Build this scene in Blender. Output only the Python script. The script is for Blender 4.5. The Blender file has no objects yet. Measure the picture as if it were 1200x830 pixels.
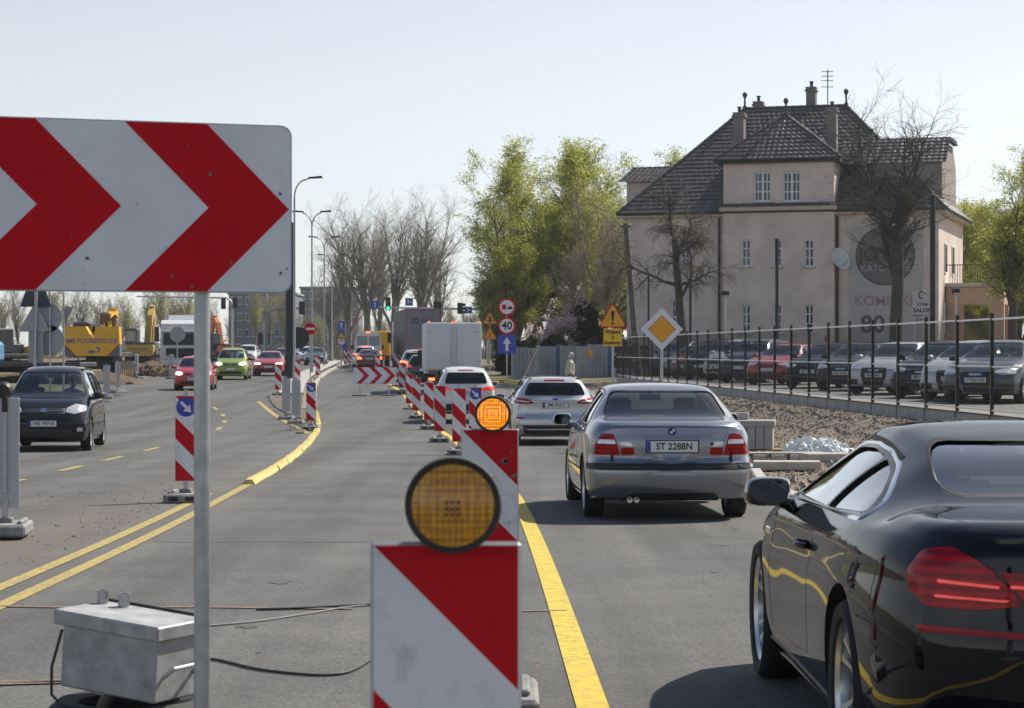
import bpy, bmesh, math, random
import numpy as np
from mathutils import Vector, Matrix
from mathutils.bvhtree import BVHTree
R = math.radians
rnd = random.Random(7)
SC = bpy.context.scene
COL = SC.collection
# ------------------------------------------------------------------ camera
FPX = 2700.0            # focal length in photograph pixels (photograph is 1200 wide)
CX, HZ, CAMH = 600.0, 420.0, 1.65
cam_d = bpy.data.cameras.new('camera')
cam = bpy.data.objects.new('camera', cam_d)
COL.objects.link(cam)
cam.location = (0, 0, CAMH)
cam.rotation_euler = (R(90), 0, 0)
cam_d.sensor_width = 36
cam_d.lens = FPX / 1200 * 36
cam_d.shift_y = 5.0 / 1200
cam_d.clip_start = 0.1
cam_d.clip_end = 6000
cam_d.dof.use_dof = True
cam_d.dof.focus_distance = 30
cam_d.dof.aperture_fstop = 13
SC.camera = cam
# ------------------------------------------------------------------ light
SUN_AZ, SUN_EL = R(50), R(46)       # azimuth to the right of straight ahead (+Y)
world = bpy.data.worlds.new('World')
SC.world = world
world.use_nodes = True
nt = world.node_tree
for n in list(nt.nodes):
	nt.nodes.remove(n)
sky = nt.nodes.new('ShaderNodeTexSky')
sky.sky_type = 'NISHITA'
sky.sun_disc = False
sky.sun_elevation = SUN_EL
sky.sun_rotation = SUN_AZ
sky.altitude = 250
sky.air_density = 0.8
sky.dust_density = 0.5
sky.ozone_density = 1.0
bg = nt.nodes.new('ShaderNodeBackground')
bg.inputs['Strength'].default_value = 0.098
wo = nt.nodes.new('ShaderNodeOutputWorld')
hs = nt.nodes.new('ShaderNodeHueSaturation')      # thin spring haze: a paler, less blue sky
bw_n = nt.nodes.new('ShaderNodeRGBToBW')
mr_n = nt.nodes.new('ShaderNodeMapRange')          # the bright hazy parts pale out, the deep blue stays blue
for k_, v_ in (('From Min', 1.3), ('From Max', 3.6), ('To Min', .95), ('To Max', .34)):
	mr_n.inputs[k_].default_value = v_
nt.links.new(sky.outputs[0], bw_n.inputs[0])
nt.links.new(bw_n.outputs[0], mr_n.inputs['Value'])
nt.links.new(mr_n.outputs[0], hs.inputs['Saturation'])
nt.links.new(sky.outputs[0], hs.inputs['Color'])
nt.links.new(hs.outputs[0], bg.inputs[0])
nt.links.new(bg.outputs[0], wo.inputs[0])
sun_d = bpy.data.lights.new('sun', 'SUN')
sun_d.energy = 4.6
sun_d.angle = R(0.6)
sun_d.color = (1.0, 0.94, 0.85)
sun = bpy.data.objects.new('sun', sun_d)
COL.objects.link(sun)
sv = Vector((math.sin(SUN_AZ) * math.cos(SUN_EL), math.cos(SUN_AZ) * math.cos(SUN_EL), math.sin(SUN_EL)))
sun.rotation_euler = sv.to_track_quat('Z', 'Y').to_euler()
vs = SC.view_settings
vs.view_transform = 'Standard'
vs.look = 'None'
vs.exposure = 0.4
vs.gamma = 1.0
vs.use_curve_mapping = False
SC.cycles.max_bounces = 8
SC.cycles.transparent_max_bounces = 16
SC.cycles.caustics_reflective = False
SC.cycles.caustics_refractive = False
try:
	SC.cycles.use_denoising = True
except Exception:
	pass
HAZE = 0.00018
SC.cycles.volume_bounces = 0
# ------------------------------------------------------------------ interpolation
def pchip(pts):
	xs = np.array([p[0] for p in pts], float)
	ys = np.array([p[1] for p in pts], float)
	h = np.diff(xs)
	dl = np.diff(ys) / h
	m = np.zeros(len(xs))
	m[0], m[-1] = dl[0], dl[-1]
	for i in range(1, len(xs) - 1):
		if dl[i - 1] * dl[i] > 0:
			w1, w2 = 2 * h[i] + h[i - 1], h[i] + 2 * h[i - 1]
			m[i] = (w1 + w2) / (w1 / dl[i - 1] + w2 / dl[i])
	def f(x):
		x = min(max(x, xs[0]), xs[-1])
		i = min(max(int(np.searchsorted(xs, x)) - 1, 0), len(h) - 1)
		t = (x - xs[i]) / h[i]
		a, b = ys[i], ys[i + 1]
		return ((1 + 2 * t) * (1 - t) ** 2 * a + t * (1 - t) ** 2 * h[i] * m[i]
				+ t * t * (3 - 2 * t) * b + t * t * (t - 1) * h[i] * m[i + 1])
	return f
# ------------------------------------------------------------------ the lie of the land
YS = np.concatenate([np.arange(-60, 130, 1.0), np.arange(130, 260, 4.0), np.arange(260, 700, 20.0), [700, 1000, 2500]])
_g = pchip([(-60, .05), (0, .05), (12, .05), (25, -.03), (45, -.18), (60, -.25), (72, -.2), (95, .2), (130, .6),
			(160, .9), (220, 1.3), (400, 1.6), (2500, 1.6)])
GZ = np.array([_g(y) for y in YS])
def gz(y):
	return float(np.interp(y, YS, GZ))
def lin(*p):
	xs = [a for a, b in p]; ys = [b for a, b in p]
	f = pchip(p) if len(p) > 2 else None
	return (lambda y: float(f(y))) if f else (lambda y: float(np.interp(y, xs, ys)))
LINE = lin((-60, .6), (0, .5), (10.5, .37), (27, .08), (43, -.75), (56, -1.55), (71, -2.7), (96, -4.6), (129, -7.3),
		   (165, -8.6), (220, -12), (400, -24), (2500, -160))
EDGE_K = lin((-60, -3.2), (17, -3.3), (32, -3.6), (59, -5.0), (80, -6.8), (120, -10.0), (180, -13.3), (240, -17), (400, -28), (2500, -170))
EDGE_R = lin((-60, 2.9), (10, 3.1), (30, 3.25), (36, 3.6), (60, 3.6), (85, 2.4), (104, 1.0), (130, -3.0), (165, -4.4), (220, -8), (400, -20), (2500, -150))
EDGE_A = lin((-60, -15), (0, -15), (45, -14), (80, -15.5), (108, -19), (150, -21), (200, -25), (240, -28), (400, -38), (2500, -180))
EDGE_J = lin((-60, -3.3), (58, -5.2), (84, -9.0), (120, -12.9), (180, -16.2), (240, -20), (400, -31), (2500, -173))
def FENCE(y):
	return 9.0 - (y - 42.3) * .0665
def lot_z(y):
	return .58 + (y - 42) * .0034
def ux(u, d):
	return (u - CX) / FPX * d
def vz(v, d):
	return CAMH + (HZ - v) / FPX * d
# ------------------------------------------------------------------ materials
MATS = {}
def mat(name, col=(.5, .5, .5), rough=.6, metal=0., var=0., vscale=6., bump=0., bscale=40., coat=0., emit=None, estr=0.,
		col2=None, spec=None, trans=0.):
	if name in MATS:
		return MATS[name]
	m = bpy.data.materials.new(name)
	m.use_nodes = True
	N, Lk = m.node_tree.nodes, m.node_tree.links
	b = N['Principled BSDF']
	b.inputs['Base Color'].default_value = (*col, 1)
	b.inputs['Roughness'].default_value = rough
	b.inputs['Metallic'].default_value = metal
	if spec is not None:
		b.inputs['Specular IOR Level'].default_value = spec
	if coat:
		b.inputs['Coat Weight'].default_value = coat
		b.inputs['Coat Roughness'].default_value = .03
	if emit:
		b.inputs['Emission Color'].default_value = (*emit, 1)
		b.inputs['Emission Strength'].default_value = estr
	if trans:
		b.inputs['Transmission Weight'].default_value = trans
	if var or col2 or bump:
		tc = N.new('ShaderNodeTexCoord')
	if var or col2:
		nz = N.new('ShaderNodeTexNoise')
		nz.inputs['Scale'].default_value = vscale
		nz.inputs['Detail'].default_value = 6
		nz.inputs['Roughness'].default_value = .62
		Lk.new(tc.outputs['Object'], nz.inputs['Vector'])
		rp = N.new('ShaderNodeValToRGB')
		rp.color_ramp.elements[0].position = .3
		rp.color_ramp.elements[1].position = .7
		a = [max(0, c * (1 - var)) for c in col]
		c2 = col2 if col2 else [min(1, c * (1 + var)) for c in col]
		rp.color_ramp.elements[0].color = (*a, 1)
		rp.color_ramp.elements[1].color = (*c2, 1)
		Lk.new(nz.outputs['Fac'], rp.inputs['Fac'])
		Lk.new(rp.outputs['Color'], b.inputs['Base Color'])
	if bump:
		n2 = N.new('ShaderNodeTexNoise')
		n2.inputs['Scale'].default_value = bscale
		n2.inputs['Detail'].default_value = 5
		Lk.new(tc.outputs['Object'], n2.inputs['Vector'])
		bp = N.new('ShaderNodeBump')
		bp.inputs['Strength'].default_value = bump
		bp.inputs['Distance'].default_value = .02
		Lk.new(n2.outputs['Fac'], bp.inputs['Height'])
		Lk.new(bp.outputs['Normal'], b.inputs['Normal'])
	MATS[name] = m
	return m
def glass_mat(name, tint, refl_rough=.02, ior=1.5, boost=1.0):
	if name in MATS:
		return MATS[name]
	m = bpy.data.materials.new(name)
	m.use_nodes = True
	N, Lk = m.node_tree.nodes, m.node_tree.links
	for n in list(N):
		N.remove(n)
	o = N.new('ShaderNodeOutputMaterial')
	mx = N.new('ShaderNodeMixShader')
	tr = N.new('ShaderNodeBsdfTransparent')
	tr.inputs[0].default_value = (*tint, 1)
	gl = N.new('ShaderNodeBsdfGlossy')
	gl.inputs['Roughness'].default_value = refl_rough
	gl.inputs['Color'].default_value = (.95, .97, 1, 1)
	fr = N.new('ShaderNodeFresnel')
	fr.inputs['IOR'].default_value = ior
	mm = N.new('ShaderNodeMath')
	mm.operation = 'MULTIPLY'
	mm.use_clamp = True
	mm.inputs[1].default_value = boost
	Lk.new(fr.outputs[0], mm.inputs[0])
	Lk.new(mm.outputs[0], mx.inputs[0])
	Lk.new(tr.outputs[0], mx.inputs[1])
	Lk.new(gl.outputs[0], mx.inputs[2])
	Lk.new(mx.outputs[0], o.inputs[0])
	MATS[name] = m
	return m
def node_mat(name):
	m = bpy.data.materials.new(name)
	m.use_nodes = True
	MATS[name] = m
	return m, m.node_tree.nodes, m.node_tree.links, m.node_tree.nodes['Principled BSDF']
def math_node(N, Lk, op, a, b=None):
	n = N.new('ShaderNodeMath')
	n.operation = op
	for i, x in enumerate((a, b)):
		if x is None:
			continue
		if isinstance(x, (int, float)):
			n.inputs[i].default_value = x
		else:
			Lk.new(x, n.inputs[i])
	return n.outputs[0]
# ------------------------------------------------------------------ mesh builder
class MB:
	def __init__(s):
		s.v, s.f, s.m = [], [], []
	def add(s, vs, fs, mi=0):
		b = len(s.v)
		s.v.extend([tuple(v) for v in vs])
		s.f.extend([tuple(i + b for i in f) for f in fs])
		s.m.extend([mi] * len(fs))
		return s
	def box(s, c, size, mi=0, rz=0., bev=0., rx=0., ry=0.):
		hx, hy, hz = [a / 2 for a in size]
		if bev <= 0:
			vs = [(x, y, z) for x in (-hx, hx) for y in (-hy, hy) for z in (-hz, hz)]
			fs = [(0, 1, 3, 2), (4, 6, 7, 5), (0, 4, 5, 1), (2, 3, 7, 6), (0, 2, 6, 4), (1, 5, 7, 3)]
		else:
			e = min(bev, hx * .9, hy * .9, hz * .9)
			vs, ix = [], {}
			for sx in (-1, 1):
				for sy in (-1, 1):
					for sz in (-1, 1):
						for k in range(3):
							p = [sx * hx, sy * hy, sz * hz]
							for q in range(3):
								if q != k:
									p[q] -= (sx, sy, sz)[q] * e
							ix[(sx, sy, sz, k)] = len(vs)
							vs.append(tuple(p))
			fs = []
			def quad(a, b, c_, d):
				fs.append((a, b, c_, d))
			for k in range(3):
				o = [q for q in range(3) if q != k]
				for sg in (-1, 1):
					cs = []
					for a, b in ((-1, -1), (1, -1), (1, 1), (-1, 1)):
						t = [0, 0, 0]; t[k] = sg; t[o[0]] = a; t[o[1]] = b
						cs.append(ix[(*t, k)])
					if (sg > 0) != (k != 1):
						cs.reverse()
					fs.append(tuple(cs))
			for k in range(3):
				o = [q for q in range(3) if q != k]
				for a in (-1, 1):
					for b in (-1, 1):
						t0 = [0, 0, 0]; t1 = [0, 0, 0]
						t0[k] = -1; t1[k] = 1
						for t in (t0, t1):
							t[o[0]] = a; t[o[1]] = b
						q = [ix[(*t0, o[0])], ix[(*t1, o[0])], ix[(*t1, o[1])], ix[(*t0, o[1])]]
						n = (Vector(vs[q[1]]) - Vector(vs[q[0]])).cross(Vector(vs[q[2]]) - Vector(vs[q[1]]))
						cc = sum((Vector(vs[i]) for i in q), Vector()) / 4
						if n.dot(cc) < 0:
							q.reverse()
						fs.append(tuple(q))
			for sx in (-1, 1):
				for sy in (-1, 1):
					for sz in (-1, 1):
						t = [ix[(sx, sy, sz, k)] for k in range(3)]
						if sx * sy * sz < 0:
							t.reverse()
						fs.append(tuple(t))
		M = Matrix.Rotation(rz, 3, 'Z') @ Matrix.Rotation(ry, 3, 'Y') @ Matrix.Rotation(rx, 3, 'X')
		c = Vector(c)
		s.add([tuple(M @ Vector(v) + c) for v in vs], fs, mi)
		return s
	def tube(s, pts, r, n=8, mi=0, cap=True, closed=False):
		P = [Vector(p) for p in pts]
		rs = r if isinstance(r, (list, tuple)) else [r] * len(P)
		vs, fs = [], []
		up = None
		for i, p in enumerate(P):
			if closed:
				d = (P[(i + 1) % len(P)] - P[i - 1]).normalized()
			else:
				d = (P[min(i + 1, len(P) - 1)] - P[max(i - 1, 0)]).normalized()
			if up is None:
				up = Vector((0, 0, 1)) if abs(d.z) < .9 else Vector((1, 0, 0))
			a = (up - d * up.dot(d))
			if a.length < 1e-6:
				a = d.orthogonal()
			a.normalize()
			b = d.cross(a)
			up = a
			for k in range(n):
				t = 2 * math.pi * k / n
				vs.append(p + (a * math.cos(t) + b * math.sin(t)) * rs[i])
		m = len(P)
		for i in range(m if closed else m - 1):
			j = (i + 1) % m
			for k in range(n):
				l = (k + 1) % n
				fs.append((i * n + k, i * n + l, j * n + l, j * n + k))
		if cap and not closed:
			fs.append(tuple(reversed(range(n))))
			fs.append(tuple(range((m - 1) * n, m * n)))
		s.add(vs, fs, mi)
		return s
	def lathe(s, prof, n=24, c=(0, 0, 0), axis='Z', mi=0, closed=False):
		vs, fs = [], []
		for (r, h) in prof:
			for k in range(n):
				t = 2 * math.pi * k / n
				a, b = r * math.cos(t), r * math.sin(t)
				vs.append({'Z': (a, b, h), 'Y': (b, h, a), 'X': (h, a, b)}[axis])
		m = len(prof)
		for i in range(m - 1):
			for k in range(n):
				l = (k + 1) % n
				fs.append((i * n + k, i * n + l, (i + 1) * n + l, (i + 1) * n + k))
		if prof[0][0] > 1e-6 and not closed:
			fs.append(tuple(reversed(range(n))))
		if prof[-1][0] > 1e-6 and not closed:
			fs.append(tuple(range((m - 1) * n, m * n)))
		c = Vector(c)
		s.add([Vector(v) + c for v in vs], fs, mi)
		return s
	def prism(s, poly, a, b, axis='Y', mi=0, mi_side=None):
		n = len(poly)
		def P(p, h):
			return {'Y': (p[0], h, p[1]), 'X': (h, p[0], p[1]), 'Z': (p[0], p[1], h)}[axis]
		vs = [P(p, a) for p in poly] + [P(p, b) for p in poly]
		area = sum(poly[i][0] * poly[(i + 1) % n][1] - poly[(i + 1) % n][0] * poly[i][1] for i in range(n))
		f0, f1 = tuple(range(n)), tuple(reversed(range(n, 2 * n)))
		sides = [(i, i + n, (i + 1) % n + n, (i + 1) % n) for i in range(n)]
		flip = (area > 0) == (axis != 'Y')
		if flip:
			f0, f1 = tuple(reversed(f0)), tuple(reversed(f1))
			sides = [tuple(reversed(q)) for q in sides]
		if b < a:
			f0, f1 = tuple(reversed(f0)), tuple(reversed(f1))
			sides = [tuple(reversed(q)) for q in sides]
		# orientation is made consistent by build(recalc=True)
		s.add(vs, [f0, f1], mi)
		b0 = len(s.v) - 2 * n
		s.f.extend([tuple(i + b0 for i in q) for q in sides])
		s.m.extend([mi if mi_side is None else mi_side] * n)
		return s
	def sphere(s, c, r, n=12, mi=0, sc=(1, 1, 1)):
		prof = []
		k = max(5, n // 2)
		vs, fs = [], []
		for i in range(k + 1):
			t = math.pi * i / k
			for j in range(n):
				a = 2 * math.pi * j / n
				vs.append((c[0] + r * sc[0] * math.sin(t) * math.cos(a), c[1] + r * sc[1] * math.sin(t) * math.sin(a), c[2] + r * sc[2] * math.cos(t)))
		for i in range(k):
			for j in range(n):
				l = (j + 1) % n
				fs.append((i * n + j, (i + 1) * n + j, (i + 1) * n + l, i * n + l))
		s.add(vs, fs, mi)
		return s
	def mesh(s, name, mats, smooth=None, recalc=False):
		me = bpy.data.meshes.new(name)
		me.from_pydata(s.v, [], s.f)
		for m in (mats if isinstance(mats, (list, tuple)) else [mats]):
			me.materials.append(m)
		me.polygons.foreach_set('material_index', s.m)
		if recalc:
			bm = bmesh.new()
			bm.from_mesh(me)
			bmesh.ops.recalc_face_normals(bm, faces=bm.faces)
			bm.to_mesh(me)
			bm.free()
		if smooth is not None:
			me.polygons.foreach_set('use_smooth', [True] * len(me.polygons))
			me.set_sharp_from_angle(angle=R(smooth))
		me.update()
		return me
	def build(s, name, mats, parent=None, smooth=None, loc=(0, 0, 0), rz=0., recalc=False):
		return put(name, s.mesh(name, mats, smooth, recalc), parent, loc, rz)
def put(name, me, parent=None, loc=(0, 0, 0), rz=0.):
	o = bpy.data.objects.new(name, me)
	COL.objects.link(o)
	o.parent = parent
	o.location = loc
	o.rotation_euler = (0, 0, rz)
	return o
def tag(o, label=None, cat=None, group=None, kind=None):
	if label: o['label'] = label
	if cat: o['category'] = cat
	if group: o['group'] = group
	if kind: o['kind'] = kind
	return o
def thing(name, label, cat, loc=(0, 0, 0), rz=0., group=None):
	o = bpy.data.objects.new(name, None)
	COL.objects.link(o)
	o.location = loc
	o.rotation_euler = (0, 0, rz)
	o.empty_display_size = .2
	return tag(o, label, cat, group)
def part_empty(name, parent, loc=(0, 0, 0), rz=0.):
	o = bpy.data.objects.new(name, None)
	COL.objects.link(o)
	o.parent = parent
	o.location = loc
	o.rotation_euler = (0, 0, rz)
	return o
def copy_tree(o, parent=None):
	c = o.copy()
	COL.objects.link(c)
	c.parent = parent
	for ch in list(o.children):
		copy_tree(ch, c)
	return c
_txt = {}
def text_mesh(s, size, m, extrude=.001, bold=0., align='CENTER', xs=1.):
	cu = bpy.data.curves.new('txt', 'FONT')
	cu.body = s
	cu.size = size
	cu.extrude = extrude
	cu.offset = bold
	cu.align_x = align
	cu.align_y = 'CENTER'
	cu.resolution_u = 3
	o = bpy.data.objects.new('txt', cu)
	COL.objects.link(o)
	dg = bpy.context.evaluated_depsgraph_get()
	me = bpy.data.meshes.new_from_object(o.evaluated_get(dg))
	bpy.data.objects.remove(o)
	bpy.data.curves.remove(cu)
	me.transform(Matrix.Diagonal((xs, 1, 1, 1)))
	me.materials.clear()
	me.materials.append(m)
	for p in me.polygons:
		p.material_index = 0
	return me
def text(name, s, size, m, parent, loc, rot=(R(90), 0, 0), **k):
	me = text_mesh(s, size, m, **k)
	o = put(name, me, parent, loc)
	o.rotation_euler = rot
	return o
def bool_diff(o, cutters):
	for c in cutters:
		md = o.modifiers.new('cut', 'BOOLEAN')
		md.operation = 'DIFFERENCE'
		md.solver = 'EXACT'
		md.object = c
	bpy.context.view_layer.update()
	dg = bpy.context.evaluated_depsgraph_get()
	me = bpy.data.meshes.new_from_object(o.evaluated_get(dg))
	o.modifiers.clear()
	for c in cutters:
		cm = c.data
		bpy.data.objects.remove(c)
		bpy.data.meshes.remove(cm)
	return me
# ================================================================== the setting
def sheet(name, rows, x0, x1, ncol, zf, m, kind='structure', parent=None, smooth=True):
	"""strip of quads: rows in y, ncol columns between x0(y) and x1(y), height zf(x, y)"""
	vs, fs = [], []
	for y in rows:
		a, b = x0(y), x1(y)
		for i in range(ncol + 1):
			x = a + (b - a) * i / ncol
			vs.append((x, float(y), zf(x, y)))
	n = ncol + 1
	for j in range(len(rows) - 1):
		for i in range(ncol):
			fs.append((j * n + i, j * n + i + 1, (j + 1) * n + i + 1, (j + 1) * n + i))
	mb = MB().add(vs, fs)
	o = mb.build(name, m, parent, 60 if smooth else None)
	if kind:
		o['kind'] = kind
	return o
# asphalt: aggregate speckle, worn wheel tracks, dust with its own shapes
def asphalt_mat():
	m, N, Lk, b = node_mat('asphalt')
	tc = N.new('ShaderNodeTexCoord')
	def noise(sc, det=5, rough=.6, mp=None):
		n = N.new('ShaderNodeTexNoise')
		n.inputs['Scale'].default_value = sc
		n.inputs['Detail'].default_value = det
		n.inputs['Roughness'].default_value = rough
		if mp:
			q = N.new('ShaderNodeMapping')
			q.inputs['Scale'].default_value = mp
			Lk.new(tc.outputs['Object'], q.inputs['Vector'])
			Lk.new(q.outputs[0], n.inputs['Vector'])
		else:
			Lk.new(tc.outputs['Object'], n.inputs['Vector'])
		return n.outputs['Fac']
	def ramp(f, p0, c0, p1, c1):
		r = N.new('ShaderNodeValToRGB')
		r.color_ramp.elements[0].position = p0
		r.color_ramp.elements[1].position = p1
		r.color_ramp.elements[0].color = (*c0, 1)
		r.color_ramp.elements[1].color = (*c1, 1)
		Lk.new(f, r.inputs['Fac'])
		return r.outputs['Color']
	base = ramp(noise(.5, 8, .72), .32, (.096, .094, .091), .68, (.150, .146, .139))
	track = ramp(noise(1.0, 5, .6, (1.1, .035, 1)), .36, (.74, .74, .74), .64, (1.14, 1.14, 1.14))
	mul = N.new('ShaderNodeMix'); mul.data_type = 'RGBA'; mul.blend_type = 'MULTIPLY'
	mul.inputs['Factor'].default_value = 1
	Lk.new(base, mul.inputs['A']); Lk.new(track, mul.inputs['B'])
	sp = ramp(noise(48, 4, .85), .36, (.5, .5, .5), .68, (1.55, 1.54, 1.5))
	mul2 = N.new('ShaderNodeMix'); mul2.data_type = 'RGBA'; mul2.blend_type = 'MULTIPLY'
	mul2.inputs['Factor'].default_value = 1
	Lk.new(mul.outputs['Result'], mul2.inputs['A']); Lk.new(sp, mul2.inputs['B'])
	# blown dust lying on the closed strip between the carriageways
	sx = N.new('ShaderNodeSeparateXYZ')
	Lk.new(tc.outputs['Object'], sx.inputs[0])
	dx = math_node(N, Lk, 'ABSOLUTE', math_node(N, Lk, 'ADD', sx.outputs['X'], 4.3))
	a = math_node(N, Lk, 'SUBTRACT', 1.0, math_node(N, Lk, 'DIVIDE', dx, 1.25))
	dy = math_node(N, Lk, 'ABSOLUTE', math_node(N, Lk, 'ADD', sx.outputs['Y'], -21.0))
	c = math_node(N, Lk, 'SUBTRACT', 1.0, math_node(N, Lk, 'DIVIDE', dy, 20.0))
	mk = math_node(N, Lk, 'MINIMUM', a, c)
	mk = math_node(N, Lk, 'ADD', mk, math_node(N, Lk, 'MULTIPLY', noise(1.6, 7, .7), 1.1))
	mk = math_node(N, Lk, 'SUBTRACT', mk, .62)
	cl = N.new('ShaderNodeClamp')
	Lk.new(mk, cl.inputs['Value'])
	fac = math_node(N, Lk, 'MULTIPLY', cl.outputs[0], .75)
	mx = N.new('ShaderNodeMix'); mx.data_type = 'RGBA'
	Lk.new(fac, mx.inputs['Factor'])
	Lk.new(mul2.outputs['Result'], mx.inputs['A'])
	mx.inputs['B'].default_value = (.16, .135, .11, 1)
	# pale grit
	gr = math_node(N, Lk, 'GREATER_THAN', noise(38, 1, .5), .745)
	mx2 = N.new('ShaderNodeMix'); mx2.data_type = 'RGBA'
	Lk.new(math_node(N, Lk, 'MULTIPLY', gr, .6), mx2.inputs['Factor'])
	Lk.new(mx.outputs['Result'], mx2.inputs['A'])
	mx2.inputs['B'].default_value = (.3, .28, .25, 1)
	Lk.new(mx2.outputs['Result'], b.inputs['Base Color'])
	b.inputs['Roughness'].default_value = .82
	b.inputs['Specular IOR Level'].default_value = .3
	bp = N.new('ShaderNodeBump')
	bp.inputs['Strength'].default_value = .5
	bp.inputs['Distance'].default_value = .006
	Lk.new(noise(90, 3, .7), bp.inputs['Height'])
	Lk.new(bp.outputs[0], b.inputs['Normal'])
	return m
ASPH = asphalt_mat()
def worn_paint(name, col, wear=.55, under=(.12, .115, .11), scale=22):
	m, N, Lk, b = node_mat(name)
	tc = N.new('ShaderNodeTexCoord')
	n = N.new('ShaderNodeTexNoise')
	n.inputs['Scale'].default_value = scale
	n.inputs['Detail'].default_value = 8
	n.inputs['Roughness'].default_value = .75
	Lk.new(tc.outputs['Object'], n.inputs['Vector'])
	r = N.new('ShaderNodeValToRGB')
	r.color_ramp.elements[0].position = wear - .12
	r.color_ramp.elements[1].position = wear + .1
	r.color_ramp.elements[0].color = (*col, 1)
	r.color_ramp.elements[1].color = (*under, 1)
	Lk.new(n.outputs['Fac'], r.inputs['Fac'])
	Lk.new(r.outputs['Color'], b.inputs['Base Color'])
	b.inputs['Roughness'].default_value = .7
	return m
YPAINT = worn_paint('yellow_tape_paint', (.66, .48, .045), .59, (.27, .21, .07), 13)
YOLD = worn_paint('worn_yellow_paint', (.46, .35, .09), .58, scale=14)
ORANGE_SPRAY = worn_paint('orange_spray', (.36, .20, .10), .47, scale=34)
CONC = mat('concrete', (.42, .40, .37), .85, var=.22, vscale=5, bump=.3, bscale=60)
CONC_D = mat('weathered_concrete', (.27, .265, .255), .9, var=.25, vscale=4, bump=.35, bscale=50)
SAND = mat('sandy_soil', (.24, .185, .125), .95, var=.3, vscale=2.5, bump=.6, bscale=30, col2=(.36, .29, .2))
SOIL = mat('dark_soil', (.13, .11, .08), .95, var=.35, vscale=1.5, bump=.6, bscale=12)
GRASS = mat('rough_grass_ground', (.10, .105, .045), .95, var=.35, vscale=.6, bump=.6, bscale=6, col2=(.2, .17, .09))
# --- base terrain: one sheet to the horizon, running just under the roads
def terrain_z(x, y):
	g = gz(y)
	a, r = EDGE_A(y), EDGE_R(y)
	if a - .3 < x < r + .3:
		return g - .25
	if x <= a - .3:
		t = min(1, (a - x) / 6)
		return g + .02 + .12 * t
	k = min(max((y - 4) / 14, 0), 1) * (1 - min(max((y - 102) / 12, 0), 1))
	f = FENCE(y)
	t = min(max((x - r - 1.4) / max(f - r - 1.6, .5), 0), 1)
	base = g + .05
	hi = max(lot_z(y), g + .05) - .12
	far = g + .1 + (max(.9, g + .1) - g - .1) * min(max((y - 108) / 12, 0), 1) * min(1, max(0, (x - r - 2) / 5))
	zl = (base + (hi - base) * t - .45 * (0 if t >= 1 else 1)) if k > 0 else far
	return zl * k + far * (1 - k)
def cols(y):
	a, r, f = EDGE_A(y), EDGE_R(y), FENCE(min(y, 110))
	f = max(f, r + 2.2)
	return [-3000, -1200, -500, -220, a - 60, a - 30, a - 14, a - 6, a - 2, a - .4, a - .1, a + .4, (a + r) / 2, r - .4, r + .1, r + .4, r + 1.4,
			r + 1.4 + (f - r - 1.4) * .33, r + 1.4 + (f - r - 1.4) * .66, f + .3, f + 3, f + 8, f + 16, f + 30, f + 60, f + 150, f + 400, f + 1200, f + 3000]
vsx, fsx = [], []
for y in YS:
	for x in cols(y):
		vsx.append((x, float(y), terrain_z(x, float(y))))
nc = len(cols(0))
for j in range(len(YS) - 1):
	for i in range(nc - 1):
		fsx.append((j * nc + i, j * nc + i + 1, (j + 1) * nc + i + 1, (j + 1) * nc + i))
g_ = MB().add(vsx, fsx).build('ground', GRASS, None, 60)
tag(g_, kind='structure')
YR = [float(y) for y in YS if y <= 700]
sheet('road', YR, EDGE_A, EDGE_R, 12, lambda x, y: gz(y), ASPH)
def stripe(name, xf, w, y0, y1, m, dz=.006, step=None):
	rows = sorted(set([y0, y1] + [float(y) for y in YS if y0 < y < y1]))
	return sheet(name, rows, lambda y: xf(y) - w / 2, lambda y: xf(y) + w / 2, 1, lambda x, y: gz(y) + dz, m)
stripe('road_marking', LINE, .15, 2, 128, YPAINT)
stripe('road_marking', lambda y: EDGE_K(y) - .02, .12, 8, 31.5, YOLD)
stripe('road_marking', lambda y: EDGE_K(y) - .30, .12, 8, 29.0, YOLD)
for y0 in (13.0, 17.5, 22, 26.5, 31, 36, 40.4, 45.5, 50.5, 55.5, 61, 67, 73, 79, 85):
	stripe('road_marking', lambda y: -7.15 - (y - 40) * .02 - max(0, y - 52) ** 2 * .003, .13, y0, y0 + 2.1, YOLD)
stripe('road_marking', lambda y: -5.0 - max(0, (y - 58)) * .155 - .12, .16, 58, 86, YOLD)
for y0, y1 in ((135, 139), (147, 151), (159, 163), (171, 175), (183, 187)):
	stripe('road_marking', lambda y: LINE(y) + .3, .15, y0, y1, YPAINT)
# spray-painted surveyors' marks
def ground_strip(name, pts, w, m, dz=.008):
	vs, fs = [], []
	for i, (x, y) in enumerate(pts):
		a = Vector(pts[min(i + 1, len(pts) - 1)]) - Vector(pts[max(i - 1, 0)])
		n = Vector((-a.y, a.x)).normalized() * w / 2
		vs += [(x + n.x, y + n.y, gz(y + n.y) + dz), (x - n.x, y - n.y, gz(y - n.y) + dz)]
	for i in range(len(pts) - 1):
		fs.append((2 * i, 2 * i + 1, 2 * i + 3, 2 * i + 2))
	return tag(MB().add(vs, fs).build(name, m), kind='structure')
ground_strip('spray_mark', [(-3.9 + .24 * i, 14.9 - .012 * i + .03 * math.sin(i)) for i in range(13)], .06, ORANGE_SPRAY)
for k in range(3):
	ground_strip('spray_mark', [(-3.4, 10.9 + .12 * k), (-2.6, 11.25 + .06 * k), (-1.9, 11.4)], .06, ORANGE_SPRAY)
ground_strip('spray_mark', [(.0, 14.6), (.35, 14.62)], .05, ORANGE_SPRAY)
SEALER = mat('joint_sealer', (.05, .049, .048), .8)
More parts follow.
